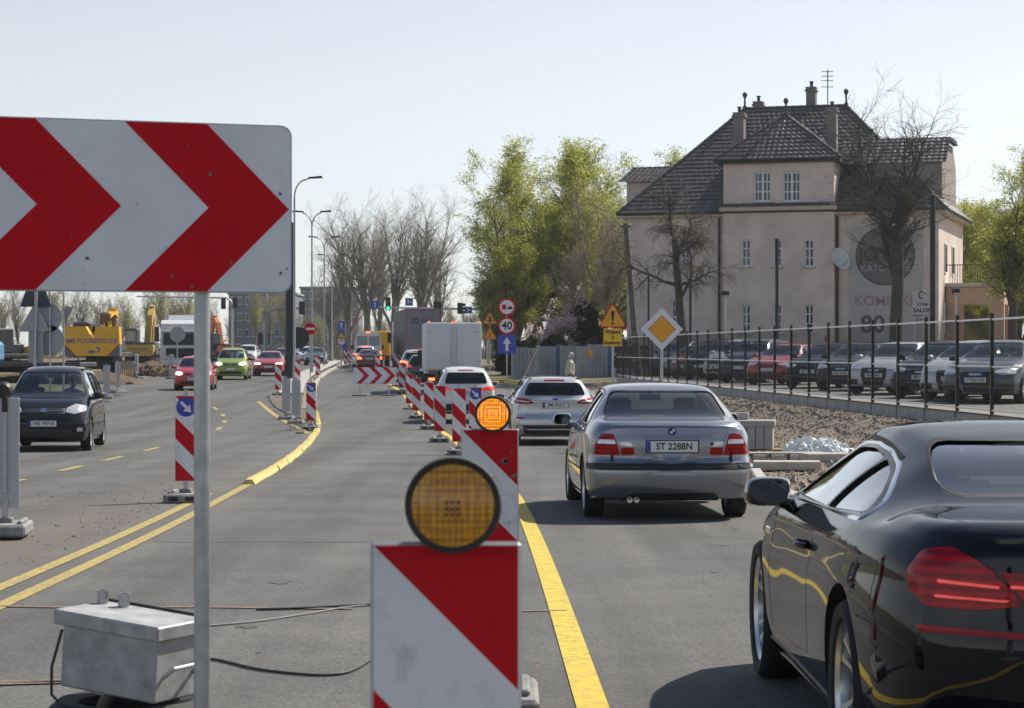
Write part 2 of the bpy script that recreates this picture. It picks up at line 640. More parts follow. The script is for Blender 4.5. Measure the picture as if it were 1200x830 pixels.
for (yj, x0j, x1j) in ((20.6, -3.2, .2), (28.6, -3.4, .0), (39.5, -4.0, -.6), (49.0, -4.5, 3.3), (66, -5.6, 3.3)):
	ground_strip('asphalt_joint', [(x0j + (x1j - x0j) * i / 12, yj + .04 * math.sin(i * 1.7 + yj)) for i in range(13)], .025, SEALER, .003)
q_ = random.Random(17)
OIL = mat('oil_stain', (.082, .08, .077), .75, var=.3, vscale=9)
for i in range(26):                                  # oil drips along the wheel-worn lanes
	yo = 12 + q_.random() ** 1.4 * 55
	xo = (LINE(yo) + 1.55 if i % 3 else EDGE_K(yo) + 1.7) + q_.gauss(0, .28)
	r0 = .02 + .075 * q_.random() ** 2
	pts = [(xo + r0 * q_.uniform(.6, 1.2) * math.cos(a * .5236), yo + r0 * q_.uniform(.9, 2.2) * math.sin(a * .5236)) for a in range(12)]
	tag(MB().add([(x, y, gz(y) + .0035) for x, y in pts], [tuple(range(12))]).build('oil_stain', OIL), kind='structure')
for (x, y, n, dx, dy) in ((-1.9, 26, 14, -.04, .3), (-5.6, 33, 40, -.05, .35)):
	pts = []
	for i in range(n):                               # fine cracks wandering along the asphalt
		pts.append((x, y))
		x += dx + q_.gauss(0, .05)
		y += dy * q_.uniform(.5, 1.5)
	ground_strip('asphalt_crack', pts, .007, SEALER, .003)
# --- median island beyond the gravelly tip
def island():
	rows = [float(y) for y in YS if 92 <= y <= 235]
	IL = lambda y: EDGE_K(y) - 1.62
	H = .13
	def kerb(name, xf, w, n_dir, y0=84, y1=150):
		y = y0
		while y < y1:
			L = 1.0 if y < 120 else 3.0
			a, c = y + .01, y + L - .012
			mb = MB()
			vs = []
			for yy in (a, c):
				xa = xf(yy)
				for (dx, dz) in ((0, -.1), (0, H - .02), (n_dir * .02, H), (n_dir * w, H), (n_dir * w, -.1)):
					vs.append((xa + dx, yy, gz(yy) + dz))
			fs = [(i, (i + 1) % 5, (i + 1) % 5 + 5, i + 5) for i in range(5)] + [(4, 3, 2, 1, 0), (5, 6, 7, 8, 9)]
			mb.add(vs, fs)
			mb.build('kerb_stone', CONC, isl, recalc=True)
			y += L
	isl = thing('median_island', 'raised concrete median with pale kerbstones and a planted strip between the carriageways', 'median', (0, 0, 0))
	kerb('kerb_stone', EDGE_K, .16, -1, 79, 200)
	kerb('kerb_stone', IL, .16, 1, 92, 200)
	sheet('planting_strip', [float(y) for y in YS if 79 <= y <= 235], lambda y: EDGE_K(y) - .52, lambda y: EDGE_K(y) - .16, 2, lambda x, y: gz(y) + .05, SAND, None, isl)
	sheet('footway', rows, lambda y: IL(y) + .16, lambda y: EDGE_K(y) - .52, 3, lambda x, y: gz(y) + H - .006, CONC, None, isl)
	return isl
island()
# gravelly tip in front of it
tip_rows = [58 + i * .5 for i in range(69)]
rk = random.Random(3)
sheet('gravel_tip', tip_rows, lambda y: max(EDGE_J(y) + .25, EDGE_K(y) - 1.9) if y > 60 else EDGE_K(y) - .5, lambda y: EDGE_K(y) - .3, 10,
	  lambda x, y: gz(y) + .02 + .03 * rk.random(), SOIL, kind='structure')
# --- yellow separator kerb, block by block
sep = thing('yellow_separator_kerb', 'chain of yellow rubber separator blocks bending along the lane edge', 'lane separator')
YBLK = mat('yellow_rubber', (.56, .44, .14), .75, var=.35, vscale=5, bump=.2, bscale=30)
def sep_x(y):
	return EDGE_K(y) - .02
y = 32.0
bm_ = MB()
bm_.add([(-.09, -.41, 0), (.09, -.41, 0), (.09, .41, 0), (-.09, .41, 0), (-.05, -.37, .07), (.05, -.37, .07), (.05, .37, .07), (-.05, .37, .07)],
		[(3, 2, 1, 0), (4, 5, 6, 7), (0, 1, 5, 4), (1, 2, 6, 5), (2, 3, 7, 6), (3, 0, 4, 7)])
blk = bm_.mesh('separator_block', YBLK)
while y < 77:
	dxdy = (sep_x(y + .5) - sep_x(y - .5))
	put('separator_block', blk, sep, (sep_x(y) + rnd.uniform(-.012, .012), y, gz(y) - rnd.uniform(0, .01)), -math.atan(dxdy) + rnd.uniform(-.02, .02))
	y += .84
# --- right kerb, verge and embankment
rk_ = thing('roadside_kerb', 'new pale concrete kerb edging the traffic lane beside the embankment', 'kerb')
y = 12.0
while y < 104:
	vs = []
	for yy in (y + .006, y + .994):
		xa = EDGE_R(yy)
		for dx, dz in ((0, -.1), (0, .10), (.02, .12), (.15, .12), (.15, -.1)):
			vs.append((xa + dx, yy, gz(yy) + dz))
	MB().add(vs, [(i, (i + 1) % 5, (i + 1) % 5 + 5, i + 5) for i in range(5)] + [(4, 3, 2, 1, 0), (5, 6, 7, 8, 9)]).build('kerb_stone', CONC, rk_, recalc=True)
	y += 1.0
from mathutils import noise as mn
def emb_z(x, y):
	r, f = EDGE_R(y) + .15, FENCE(y) - .1
	t = (x - r) / (f - r)
	g = gz(y) + .06
	top = lot_z(y)
	k = min(max((y - 4) / 14, 0), 1)
	tt = min(max((t - .34) / .6, 0), 1)
	z = g + (top - .24 - g) * (tt * tt * (3 - 2 * tt)) * k
	n = mn.noise(Vector((x * .8, y * .5, 0))) * .10 + mn.noise(Vector((x * 2.3, y * 2.0, 3))) * .06 + mn.noise(Vector((x * 6, y * 6, 7))) * .035
	w = min(1, max(0, t * 8)) * min(1, max(0, (1 - t) * 6))
	return z + n * w * (.55 + .8 * tt * (1 - tt))
emb_rows = [12 + i * .22 for i in range(int(92 / .22))]
def emb_mat():
	m, N, Lk, b = node_mat('embankment_soil')
	tc = N.new('ShaderNodeTexCoord')
	def nz(s, d=6):
		n = N.new('ShaderNodeTexNoise')
		n.inputs['Scale'].default_value = s
		n.inputs['Detail'].default_value = d
		n.inputs['Roughness'].default_value = .7
		Lk.new(tc.outputs['Object'], n.inputs['Vector'])
		return n.outputs['Fac']
	r = N.new('ShaderNodeValToRGB')
	e = r.color_ramp.elements
	e[0].position, e[0].color = .3, (.10, .076, .053, 1)
	e[1].position, e[1].color = .68, (.30, .245, .185, 1)
	q = e.new(.5); q.color = (.19, .148, .106, 1)
	Lk.new(math_node(N, Lk, 'ADD', math_node(N, Lk, 'MULTIPLY', nz(.7), .5), math_node(N, Lk, 'MULTIPLY', nz(7), .5)), r.inputs['Fac'])
	Lk.new(r.outputs['Color'], b.inputs['Base Color'])
	b.inputs['Roughness'].default_value = .95
	bp = N.new('ShaderNodeBump')
	bp.inputs['Strength'].default_value = .8
	bp.inputs['Distance'].default_value = .05
	Lk.new(nz(11, 8), bp.inputs['Height'])
	Lk.new(bp.outputs[0], b.inputs['Normal'])
	return m
EMB = emb_mat()
sheet('embankment', emb_rows, lambda y: EDGE_R(y) + .15, lambda y: FENCE(y) - .1, 44, emb_z, EMB)
# loose stones on the embankment
STONE = mat('rubble_stone', (.20, .18, .155), .95, var=.5, vscale=2.2, col2=(.42, .38, .33))
ico_v = [(0, 0, 1), (.9, 0, .1), (0, .9, -.05), (-.9, .1, .05), (.1, -.9, 0), (0, 0, -.7)]
ico_f = [(0, 1, 2), (0, 2, 3), (0, 3, 4), (0, 4, 1), (5, 2, 1), (5, 3, 2), (5, 4, 3), (5, 1, 4)]
def rubble(name, n, pos, rmin, rmax, m, seed, parent=None):
	rr = random.Random(seed)
	mb = MB()
	for _ in range(n):
		x, y, z = pos(rr)
		s = rmin + (rmax - rmin) * rr.random() ** 3
		q = Matrix.Rotation(rr.uniform(0, 6.28), 3, Vector((rr.uniform(-1, 1), rr.uniform(-1, 1), rr.uniform(-1, 1) + .01)).normalized())
		sc = (s * rr.uniform(.6, 1.3), s * rr.uniform(.6, 1.3), s * rr.uniform(.4, .9))
		mb.add([tuple(q @ Vector((v[0] * sc[0], v[1] * sc[1], v[2] * sc[2])) + Vector((x, y, z + s * .25))) for v in ico_v], ico_f)
	o = mb.build(name, m, parent)
	o['kind'] = 'stuff'
	return o
def emb_pos(rr):
	y = rr.uniform(26, 100)
	r, f = EDGE_R(y) + .2, FENCE(y) - .2
	x = r + (f - r) * (rr.random() ** .7)
	return x, y, emb_z(x, y)
tag(rubble('loose_stones', 20000, emb_pos, .01, .055, STONE, 5), 'loose stones scattered over the sandy embankment below the car park', 'stones')
# car park surface
LOT = mat('car_park_surface', (.2, .19, .175), .9, var=.2, vscale=1.2, bump=.3, bscale=30)
sheet('car_park', [34 + i for i in range(72)], lambda y: FENCE(y) - .1, lambda y: FENCE(y) + 26, 10, lambda x, y: lot_z(y) + .02, LOT)
# pavement in front of the hoarding
PAVE = mat('dusty_pavement', (.26, .245, .22), .9, var=.25, vscale=2)
def side_road():
	o = sheet('side_road', [88 + i for i in range(19)], lambda y: EDGE_R(y) - .3, lambda y: 6.2, 6, lambda x, y: gz(y) + .09, PAVE)
side_road()
# ================================================================== road-works furniture
GALV = mat('galvanised_steel', (.42, .43, .44), .42, metal=.8, var=.18, vscale=14, bump=.05, bscale=80)
GREYP = mat('grey_sign_back', (.33, .35, .37), .5, metal=.5, var=.12, vscale=5)
WHITE = mat('white_sheeting', (.74, .74, .76), .45, var=.05, vscale=3)
RED = mat('red_sheeting', (.56, .008, .018), .5, var=.08, vscale=4, spec=.12)
YEL = mat('amber_sheeting', (.83, .36, .008), .45, var=.05, vscale=4)
YELP = mat('yellow_plate', (.80, .52, .012), .45)
BLUE = mat('blue_sheeting', (.018, .06, .42), .42, var=.06, vscale=4)
BLACK = mat('black_paint', (.012, .012, .013), .45)
RUBBER = mat('recycled_rubber', (.26, .255, .245), .85, var=.3, vscale=8, bump=.4, bscale=40)
DARKM = mat('dark_painted_metal', (.022, .023, .026), .5, metal=.3, var=.2, vscale=6)
SCUFF = mat('scuff_marks', (.16, .16, .165), .7)
def stripe_mat(name, sgn=1, off=.375, dirt=.1):
	m, N, Lk, b = node_mat(name)
	tc = N.new('ShaderNodeTexCoord')
	sx = N.new('ShaderNodeSeparateXYZ')
	Lk.new(tc.outputs['Object'], sx.inputs[0])
	q = math_node(N, Lk, 'ADD', math_node(N, Lk, 'MULTIPLY', sx.outputs['X'], float(sgn)), sx.outputs['Z'])
	q = math_node(N, Lk, 'FRACT', math_node(N, Lk, 'MULTIPLY', math_node(N, Lk, 'SUBTRACT', q, off), 2.0))
	k = math_node(N, Lk, 'LESS_THAN', q, .5)
	mx = N.new('ShaderNodeMix'); mx.data_type = 'RGBA'
	Lk.new(k, mx.inputs['Factor'])
	mx.inputs['A'].default_value = (.80, .80, .82, 1)
	mx.inputs['B'].default_value = (.58, .008, .018, 1)
	n = N.new('ShaderNodeTexNoise')
	n.inputs['Scale'].default_value = 9
	n.inputs['Detail'].default_value = 8
	n.inputs['Roughness'].default_value = .75
	oi = N.new('ShaderNodeObjectInfo')
	ad = N.new('ShaderNodeVectorMath'); ad.operation = 'ADD'
	Lk.new(tc.outputs['Object'], ad.inputs[0]); Lk.new(oi.outputs['Location'], ad.inputs[1])
	Lk.new(ad.outputs[0], n.inputs['Vector'])
	r = N.new('ShaderNodeValToRGB')
	r.color_ramp.elements[0].position, r.color_ramp.elements[0].color = .50, (1, 1, 1, 1)
	r.color_ramp.elements[1].position, r.color_ramp.elements[1].color = .78, (.52, .51, .50, 1)
	Lk.new(n.outputs['Fac'], r.inputs['Fac'])
	m2 = N.new('ShaderNodeMix'); m2.data_type = 'RGBA'; m2.blend_type = 'MULTIPLY'
	m2.inputs['Factor'].default_value = 1
	Lk.new(mx.outputs['Result'], m2.inputs['A']); Lk.new(r.outputs['Color'], m2.inputs['B'])
	Lk.new(m2.outputs['Result'], b.inputs['Base Color'])
	b.inputs['Roughness'].default_value = .5
	b.inputs['Specular IOR Level'].default_value = .15
	return m
STRIPES = stripe_mat('hazard_stripes')
def lens_mat(name, lit):
	"""ribbed amber lens: square ribs moulded in, brighter round the bulb when lit"""
	m, N, Lk, b = node_mat(name)
	tc = N.new('ShaderNodeTexCoord')
	sx = N.new('ShaderNodeSeparateXYZ')
	Lk.new(tc.outputs['Object'], sx.inputs[0])
	def tri_(o):
		return math_node(N, Lk, 'ABSOLUTE', math_node(N, Lk, 'SUBTRACT', math_node(N, Lk, 'FRACT', math_node(N, Lk, 'MULTIPLY', o, 95.0)), .5))
	g = math_node(N, Lk, 'MULTIPLY', tri_(sx.outputs['X']), tri_(sx.outputs['Z']))
	mx_ = math_node(N, Lk, 'MAXIMUM', math_node(N, Lk, 'ABSOLUTE', sx.outputs['X']), math_node(N, Lk, 'ABSOLUTE', sx.outputs['Z']))
	rings = math_node(N, Lk, 'ABSOLUTE', math_node(N, Lk, 'SUBTRACT', math_node(N, Lk, 'FRACT', math_node(N, Lk, 'MULTIPLY', mx_, 60.0)), .5))
	h = math_node(N, Lk, 'ADD', math_node(N, Lk, 'MULTIPLY', g, 2.2), math_node(N, Lk, 'MULTIPLY', rings, .7))
	nz = N.new('ShaderNodeTexNoise')
	nz.inputs['Scale'].default_value = 55
	Lk.new(tc.outputs['Object'], nz.inputs['Vector'])
	h = math_node(N, Lk, 'ADD', h, math_node(N, Lk, 'MULTIPLY', nz.outputs['Fac'], .5))
	r = N.new('ShaderNodeValToRGB')
	r.color_ramp.elements[0].position, r.color_ramp.elements[1].position = .25, .95
	r.color_ramp.elements[0].color = (.32, .12, .004, 1)
	r.color_ramp.elements[1].color = (.85, .40, .015, 1)
	Lk.new(h, r.inputs['Fac'])
	Lk.new(r.outputs['Color'], b.inputs['Base Color'])
	b.inputs['Roughness'].default_value = .2
	b.inputs['Coat Weight'].default_value = .7
	bp = N.new('ShaderNodeBump')
	bp.inputs['Strength'].default_value = .6
	bp.inputs['Distance'].default_value = .003
	Lk.new(h, bp.inputs['Height'])
	Lk.new(bp.outputs[0], b.inputs['Normal'])
	if lit:
		e = N.new('ShaderNodeValToRGB')
		e.color_ramp.elements[0].position, e.color_ramp.elements[1].position = .3, 1.0
		e.color_ramp.elements[0].color = (.75, .12, .003, 1)
		e.color_ramp.elements[1].color = (1, .42, .03, 1)
		Lk.new(h, e.inputs['Fac'])
		Lk.new(e.outputs['Color'], b.inputs['Emission Color'])
		ln = N.new('ShaderNodeVectorMath'); ln.operation = 'LENGTH'
		Lk.new(tc.outputs['Object'], ln.inputs[0])
		k = math_node(N, Lk, 'SUBTRACT', 1.25, math_node(N, Lk, 'MULTIPLY', ln.outputs['Value'], 8.0))
		Lk.new(math_node(N, Lk, 'MULTIPLY', math_node(N, Lk, 'MAXIMUM', k, .25), math_node(N, Lk, 'MULTIPLY', math_node(N, Lk, 'ADD', h, .15), 1.7)), b.inputs['Emission Strength'])
	return m
LENS_OFF, LENS_ON = lens_mat('amber_lens', False), lens_mat('amber_lens_lit', True)
LAMP_BLK = mat('lamp_housing', (.02, .018, .014), .5)
def disc(mb, c, r, y0, y1, n=28, mi=0):
	mb.prism([(c[0] + r * math.cos(2 * math.pi * i / n), c[1] + r * math.sin(2 * math.pi * i / n)) for i in range(n)], y0, y1, 'Y', mi)
	return mb
def base_block(parent, z0=0, w=.44, d=.74, lab='base_plate'):
	mb = MB()
	mb.box((0, 0, z0 + .055), (w, d, .11), bev=.02)
	mb.box((-w * .36, 0, z0 + .125), (w * .1, d * .7, .03), bev=.01)
	mb.box((w * .36, 0, z0 + .125), (w * .1, d * .7, .03), bev=.01)
	mb.box((0, 0, z0 + .13), (.14, .14, .05), bev=.01)
	o = mb.build(lab, RUBBER, parent)
	for s in (-1, 1):
		MB().box((s * w * .22, -d / 2 - .001, z0 + .058), (w * .26, .012, .05), bev=.004).build('grip_slot', BLACK, o)
	return o
def warn_lamp(parent, z, lit, r=.080, tilt=0.):
	lp = part_empty('warning_lamp', parent, (.014, -.02, z + r * .92))
	lp.rotation_euler = (0, 0, tilt)
	mb = MB()
	mb.lathe([(r * .86, -.055), (r * 1.02, -.06), (r * 1.04, -.03), (r * .98, .02), (r * .7, .055), (0.0, .06)], 40, axis='Y')
	mb.box((-.014, .05, -r - .02), (.05, .03, .2), bev=.008)
	mb.build('housing', LAMP_BLK, lp, 40, recalc=True)
	ln = MB()
	rings = [(0.0001, -.075), (r * .3, -.0735), (r * .6, -.068), (r * .88, -.0565)]
	ln.lathe(rings, 40, axis='Y')
	ln.build('lens', LENS_ON if lit else LENS_OFF, lp, 60, recalc=True)
	cc = MB()
	for i in (-1, 0, 1):
		for j in (-1, 0, 1):
			cc.box((i * .0105, -.0765, j * .0105 - .004), (.005, .003, .005))
	if not lit:
		cc.build('bulb_grid', mat('bulb_shade', (.10, .04, .006), .4), lp)['kind'] = 'stuff'
	return lp
def barrier_board(u, d, label, rz=0., x=None, arrow=False, lamp=None, back=False, zoff=0., group='red and white barrier boards', lift=.2, scuffs=False):
	X = ux(u, d) if x is None else x
	t = thing('barrier_board', label, 'barrier board', (X, d, gz(d) + zoff), rz + (math.pi if back else 0), group)
	base_block(t)
	mb = MB()
	mb.box((0, .012, .2), (.06, .03, .26))
	mb.box((0, .028, .2 + lift + .45), (.04, .02, .95))
	mb.build('post', GALV, t)
	pb = part_empty('panel', t, (0, 0, .05 + lift))
	fr = MB().box((0, .006, .5), (.262, .016, 1.012), bev=.006)
	fr.build('backing', mat('board_back', (.46, .47, .485), .5, metal=.3, var=.1, vscale=4), pb)
	top = MB()
	top.add([(-.125, -.0042, 0), (.125, -.0042, 0), (.125, -.0042, 1), (-.125, -.0042, 1)], [(0, 1, 2, 3)])
	top.build('striped_face', STRIPES, pb)
	if arrow:
		a = MB()
		disc(a, (0, .87), .115, -.007, -.0045)
		fc = a.build('arrow_disc', BLUE, pb, recalc=True)
		c, s_ = math.cos(-R(45)), math.sin(-R(45))
		pl = [(-.085, -.018), (.01, -.018), (.01, -.055), (.09, 0), (.01, .055), (.01, .018), (-.085, .018)]
		MB().prism([(p[0] * c - p[1] * s_, .87 + p[0] * s_ + p[1] * c) for p in pl], -.0095, -.0072, 'Y').build('arrow', WHITE, fc, recalc=True)
	if scuffs:
		sb = MB()
		q = random.Random(4)
		for i in range(26):
			cx_, cz_ = q.uniform(-.11, .11), q.uniform(.35, .98)
			rr_ = .002 + .010 * q.random() ** 3
			a0 = q.uniform(0, 3)
			sb.prism([(cx_ + rr_ * (1 + q.random()) * math.cos(a0 + k * 1.05), cz_ + rr_ * (.5 + q.random()) * math.sin(a0 + k * 1.05)) for k in range(6)], -.0052, -.0046, 'Y')
		sb.build('scuffs', SCUFF, pb, recalc=True)['kind'] = 'stuff'
	if lamp is not None:
		warn_lamp(t, .05 + lift + 1.0, lamp)
	return t
LB = 'striped board on the yellow line, '
barrier_board(522.5, 3.99, 'white and red board carrying the large unlit dark amber warning lamp', lamp=False, lift=.226, scuffs=False)
barrier_board(574, 10.4, 'scuffed red and white board carrying the lit glowing amber warning lamp', lamp=True, lift=.226, scuffs=True)
barrier_board(557, 46.5, LB + 'with blue arrow disc, beside the estate car', arrow=True)
barrier_board(538, 43.5, LB + 'first past the glowing lamp')
barrier_board(515.5, 51.3, LB + 'second past the glowing lamp')
barrier_board(502.5, 61.5, LB + 'third past the glowing lamp')
barrier_board(488, 71, LB + 'fourth past the glowing lamp', zoff=.0)
barrier_board(480, 79.5, LB + 'fifth past the glowing lamp', zoff=-.05)
barrier_board(471, 95, LB + 'beside the right end of the standing chevron barrier')
barrier_board(467, 117, LB + 'just behind the chevron barrier right end')
barrier_board(442.5, 124, 'red and white barrier board directly behind the standing chevron barrier')
barrier_board(218, 27.2, 'striped board with blue arrow disc on the dusty strip by double yellow lines', arrow=True, zoff=.0, group='arrow boards')
barrier_board(364.5, 61, 'red and white board with blue arrow disc on the gravel island tip', arrow=True, group='arrow boards')
barrier_board(326, 92, 'red and white board left of the grey board backs on the island tip')
barrier_board(335.5, 70, 'grey back of a board on the island tip, beside the dark mast', back=True, group='barrier boards seen from behind')
barrier_board(347, 66, 'grey back of a board on the island tip, beside the blue arrow board', back=True, group='barrier boards seen from behind')
barrier_board(348.5, 104, 'red and white board at the foot of the dark mast')
barrier_board(372.5, 122, 'red and white board at the foot of the no entry sign')
barrier_board(405, 172, 'red and white board at the far end of the median under the round turn sign', rz=.2)
barrier_board(410, 176, 'red and white board behind the one under the round turn sign', rz=-.3)
# seen from behind on the left
bb = barrier_board(6, 21.2, 'grey back of a near barrier board with round black lamp on top', back=True, rz=.1, lamp=False, zoff=.03, group='barrier boards seen from behind')
for (u, d, l, rz) in ((125, 86, 'grey board back on the left kerb just behind the dark grey van', .15), (138, 92, 'tilted pale board back on the left kerb near the soil heap', -.5),
					  (160, 120, 'narrow board back standing in front of the soil heap', .9), (201, 118, 'narrow board back beside the red hatchback', .5)):
	b_ = barrier_board(u, d, l, back=True, rz=rz, group='barrier boards seen from behind', zoff=.1)
# ---- big chevron board
def chevron_board(name, label, loc, rz, L, H, tips, arm, posts, r_post, z0, ground, corner=.04, post_off=.03):
	t = thing(name, label, 'chevron sign', loc, rz)
	c = corner
	pts = []
	for (cx_, cz_, a0) in ((-c, c, -90), (-c, H - c, 0), (-L + c, H - c, 90), (-L + c, c, 180)):
		for k in range(5):
			a = R(a0 + 22.5 * k)
			pts.append((cx_ + c * math.cos(a), z0 + cz_ + c * math.sin(a)))
	pan = MB().prism(pts, 0, .022, 'Y').build('panel', GREYP, t, recalc=True)
	fac = MB().prism([((x + L / 2) * .996 - L / 2, (z - z0 - H / 2) * .985 + z0 + H / 2) for x, z in pts], -.0025, -.0003, 'Y')
	fac.build('white_face', mat('weathered_white', (.74, .75, .78), .5, var=.09, vscale=3.5), pan, recalc=True)
	h = H / 2 * .985
	zc = z0 + H / 2
	for tx in tips:
		pl = [(tx, zc), (tx - h, zc + h), (tx - h - arm, zc + h), (tx - arm, zc), (tx - h - arm, zc - h), (tx - h, zc - h)]
		xm = -L * .998 + .006
		if min(p[0] for p in pl) < xm:
			pl = [(max(p[0], xm), p[1]) for p in pl]
		o = MB().prism(pl[:4], -.005, -.003, 'Y').prism([pl[0], pl[3], pl[4], pl[5]], -.005, -.003, 'Y')
		o.build('chevron', RED, pan, recalc=True)
	for px in posts:
		MB().tube([(px, .022 + r_post, ground), (px, .022 + r_post, z0 + H - .06)], r_post, 20).build('post', GALV, t, 40)
	return t, pan
big, bigp = chevron_board('chevron_board', 'large red and white chevron board on a galvanised post above the battery box', (ux(342, 8.25), 8.25, 0), R(19), 2.4, .6,
					(-.012, -.612, -1.212, -1.812, -2.412), .29, (-.315, -2.05), .0285, vz(344, 8.25), .05)
# scratches and screw heads on the near board
sb = MB()
q = random.Random(12)
zb_ = vz(344, 8.25)
for i in range(40):
	cx_, cz_ = -q.random() * 1.15 - .01, zb_ + q.random() ** 1.6 * .56 + .02
	rr_ = .0012 + .005 * q.random() ** 3
	sb.prism([(cx_ + rr_ * (.6 + q.random()) * math.cos(k * 1.05), cz_ + rr_ * (.6 + 1.2 * q.random()) * math.sin(k * 1.05)) for k in range(6)], -.0066, -.0055, 'Y')
sb.build('scuffs', SCUFF, bigp, recalc=True)['kind'] = 'stuff'
std, stdp = chevron_board('chevron_barrier', 'low chevron barrier with three red arrowheads standing across the closed lane', (ux(464.5, 92), 92, gz(92)), 0, 1.72, .66,
					(-.04, -.56, -1.08), .2, (-.3, -1.46), .022, .48, .02)
for px in (-.3, -1.46):
	MB().box((px, .05, .03), (.6, .34, .05), bev=.012).build('foot', RUBBER, std)
# ---- battery box of the warning lights, on an old tyre
bx = thing('battery_box', 'galvanised steel battery box with lid, handle and two short pipe stubs', 'battery box', (-1.45, 8.6, .05), R(-29))
bx.rotation_euler = (R(1), R(5), R(-29))
BXM = mat('zinc_sheet', (.40, .405, .40), .66, metal=.45, var=.3, vscale=9, bump=.08, bscale=25)
bz = .335
MB().box((0, 0, bz + .15), (.44, .27, .235), bev=.006).build('case', BXM, bx)
lid = MB().box((-.01, 0, bz + .29), (.49, .31, .055), bev=.006).build('lid', BXM, bx)
MB().box((-.01, .15, bz + .322), (.48, .012, .01)).build('lid_seam', BLACK, lid)
for dx in (-.22, -.12):
	MB().lathe([(.022, 0), (.022, .05), (.017, .05), (.017, .02)], 14, (dx, .09, bz + .317)).build('pipe_stub', GALV, lid, 40)
hd = MB().tube([(.217, -.09, bz + .12), (.26, -.08, bz + .16), (.26, .08, bz + .16), (.217, .09, bz + .12)], .008, 8)
hd.build('handle', GALV, bx, 40)
MB().tube([(-.235, -.12, bz + .24), (-.25, -.15, bz + .1), (-.235, -.16, bz - .0), (-.16, -.17, bz - .04)], .006, 6).build('cable', BLACK, bx, 40)
for k, lab in enumerate(('lower of two old black tyres stacked under the galvanised battery box', 'upper of two old black tyres stacked under the galvanised battery box')):
	tag(MB().lathe([(.19, .01), (.26, 0), (.30, .04), (.31, .08), (.30, .13), (.26, .165), (.19, .155), (.17, .09), (.19, .01)], 36, (0, 0, 0), closed=True).build('old_tyre', mat('old_rubber', (.016, .016, .017), .75, var=.3, vscale=10), None, 40, (-1.45 + .02 * k, 8.6, .052 + k * .166), recalc=True), lab, 'tyre', 'old tyres under the battery box')
# ---- cables lying on the road
def ground_cable(name, label, pts, r, m):
	P = [Vector((x, y, gz(y) + r * 1.2)) for x, y in pts]
	out = []
	for i in range(len(P) - 1):
		a, b = P[max(i - 1, 0)], P[min(i + 2, len(P) - 1)]
		for k in range(6):
			t = k / 6
			out.append(.5 * ((2 * P[i]) + (P[i + 1] - a) * t + (2 * a - 5 * P[i] + 4 * P[i + 1] - b) * t * t + (3 * P[i] - a - 3 * P[i + 1] + b) * t ** 3))
	out.append(P[-1])
	return tag(MB().tube(out, r, 6).build(name, m, None, 50), label, 'cable')
def gp(u, v):
	d = FPX * 1.6 / (v - HZ)
	return (ux(u, d), d)
CABL = mat('cable_black', (.02, .02, .02), .6)
ground_cable('cable', 'thin pale cable running across the asphalt behind the galvanised post', [gp(225, 736), gp(300, 729), gp(370, 718), gp(405, 712), gp(450, 708)], .006, mat('cable_grey', (.22, .21, .2), .6))
ground_cable('cable', 'short black cable on the asphalt left of the near lamp board', [gp(300, 715), gp(340, 714), gp(400, 711), gp(460, 708)], .009, CABL)
ground_cable('cable', 'slack black cable looping over the asphalt in front of the lamp board', [gp(225, 772), gp(258, 776), gp(300, 786), (gp(350, 792)), gp(385, 793), gp(415, 787), gp(450, 764)], .0075, CABL)
# ================================================================== signs on posts
def sign_root(name, label, u, d, ground=None, group=None, rz=0.):
	z = gz(d) if ground is None else ground
	return thing(name, label, 'road sign', (ux(u, d), d, z), rz, group), z
def post(t, h, r=.03, y=.03, x=0, m=None, tilt=0.):
	return MB().tube([(x, y, 0), (x + tilt, y, h)], r, 12).build('post', m or GALV, t, 40)
def tri(r, n=5, rc=.06, down=False, rs=1.):
	"""rounded triangle polygon, circumradius r"""
	out = []
	for k in range(3):
		a = R(90 + 120 * k + (180 if down else 0))
		c = ((r - 2 * rc) * math.cos(a), (r - 2 * rc) * math.sin(a))
		for i in range(n):
			b = a + R(-60 + 120 * i / (n - 1))
			out.append((c[0] + rc * rs * math.cos(b), c[1] + rc * rs * math.sin(b)))
	return out
def sh(poly, x, z, s=1.):
	return [(p[0] * s + x, p[1] * s + z) for p in poly]
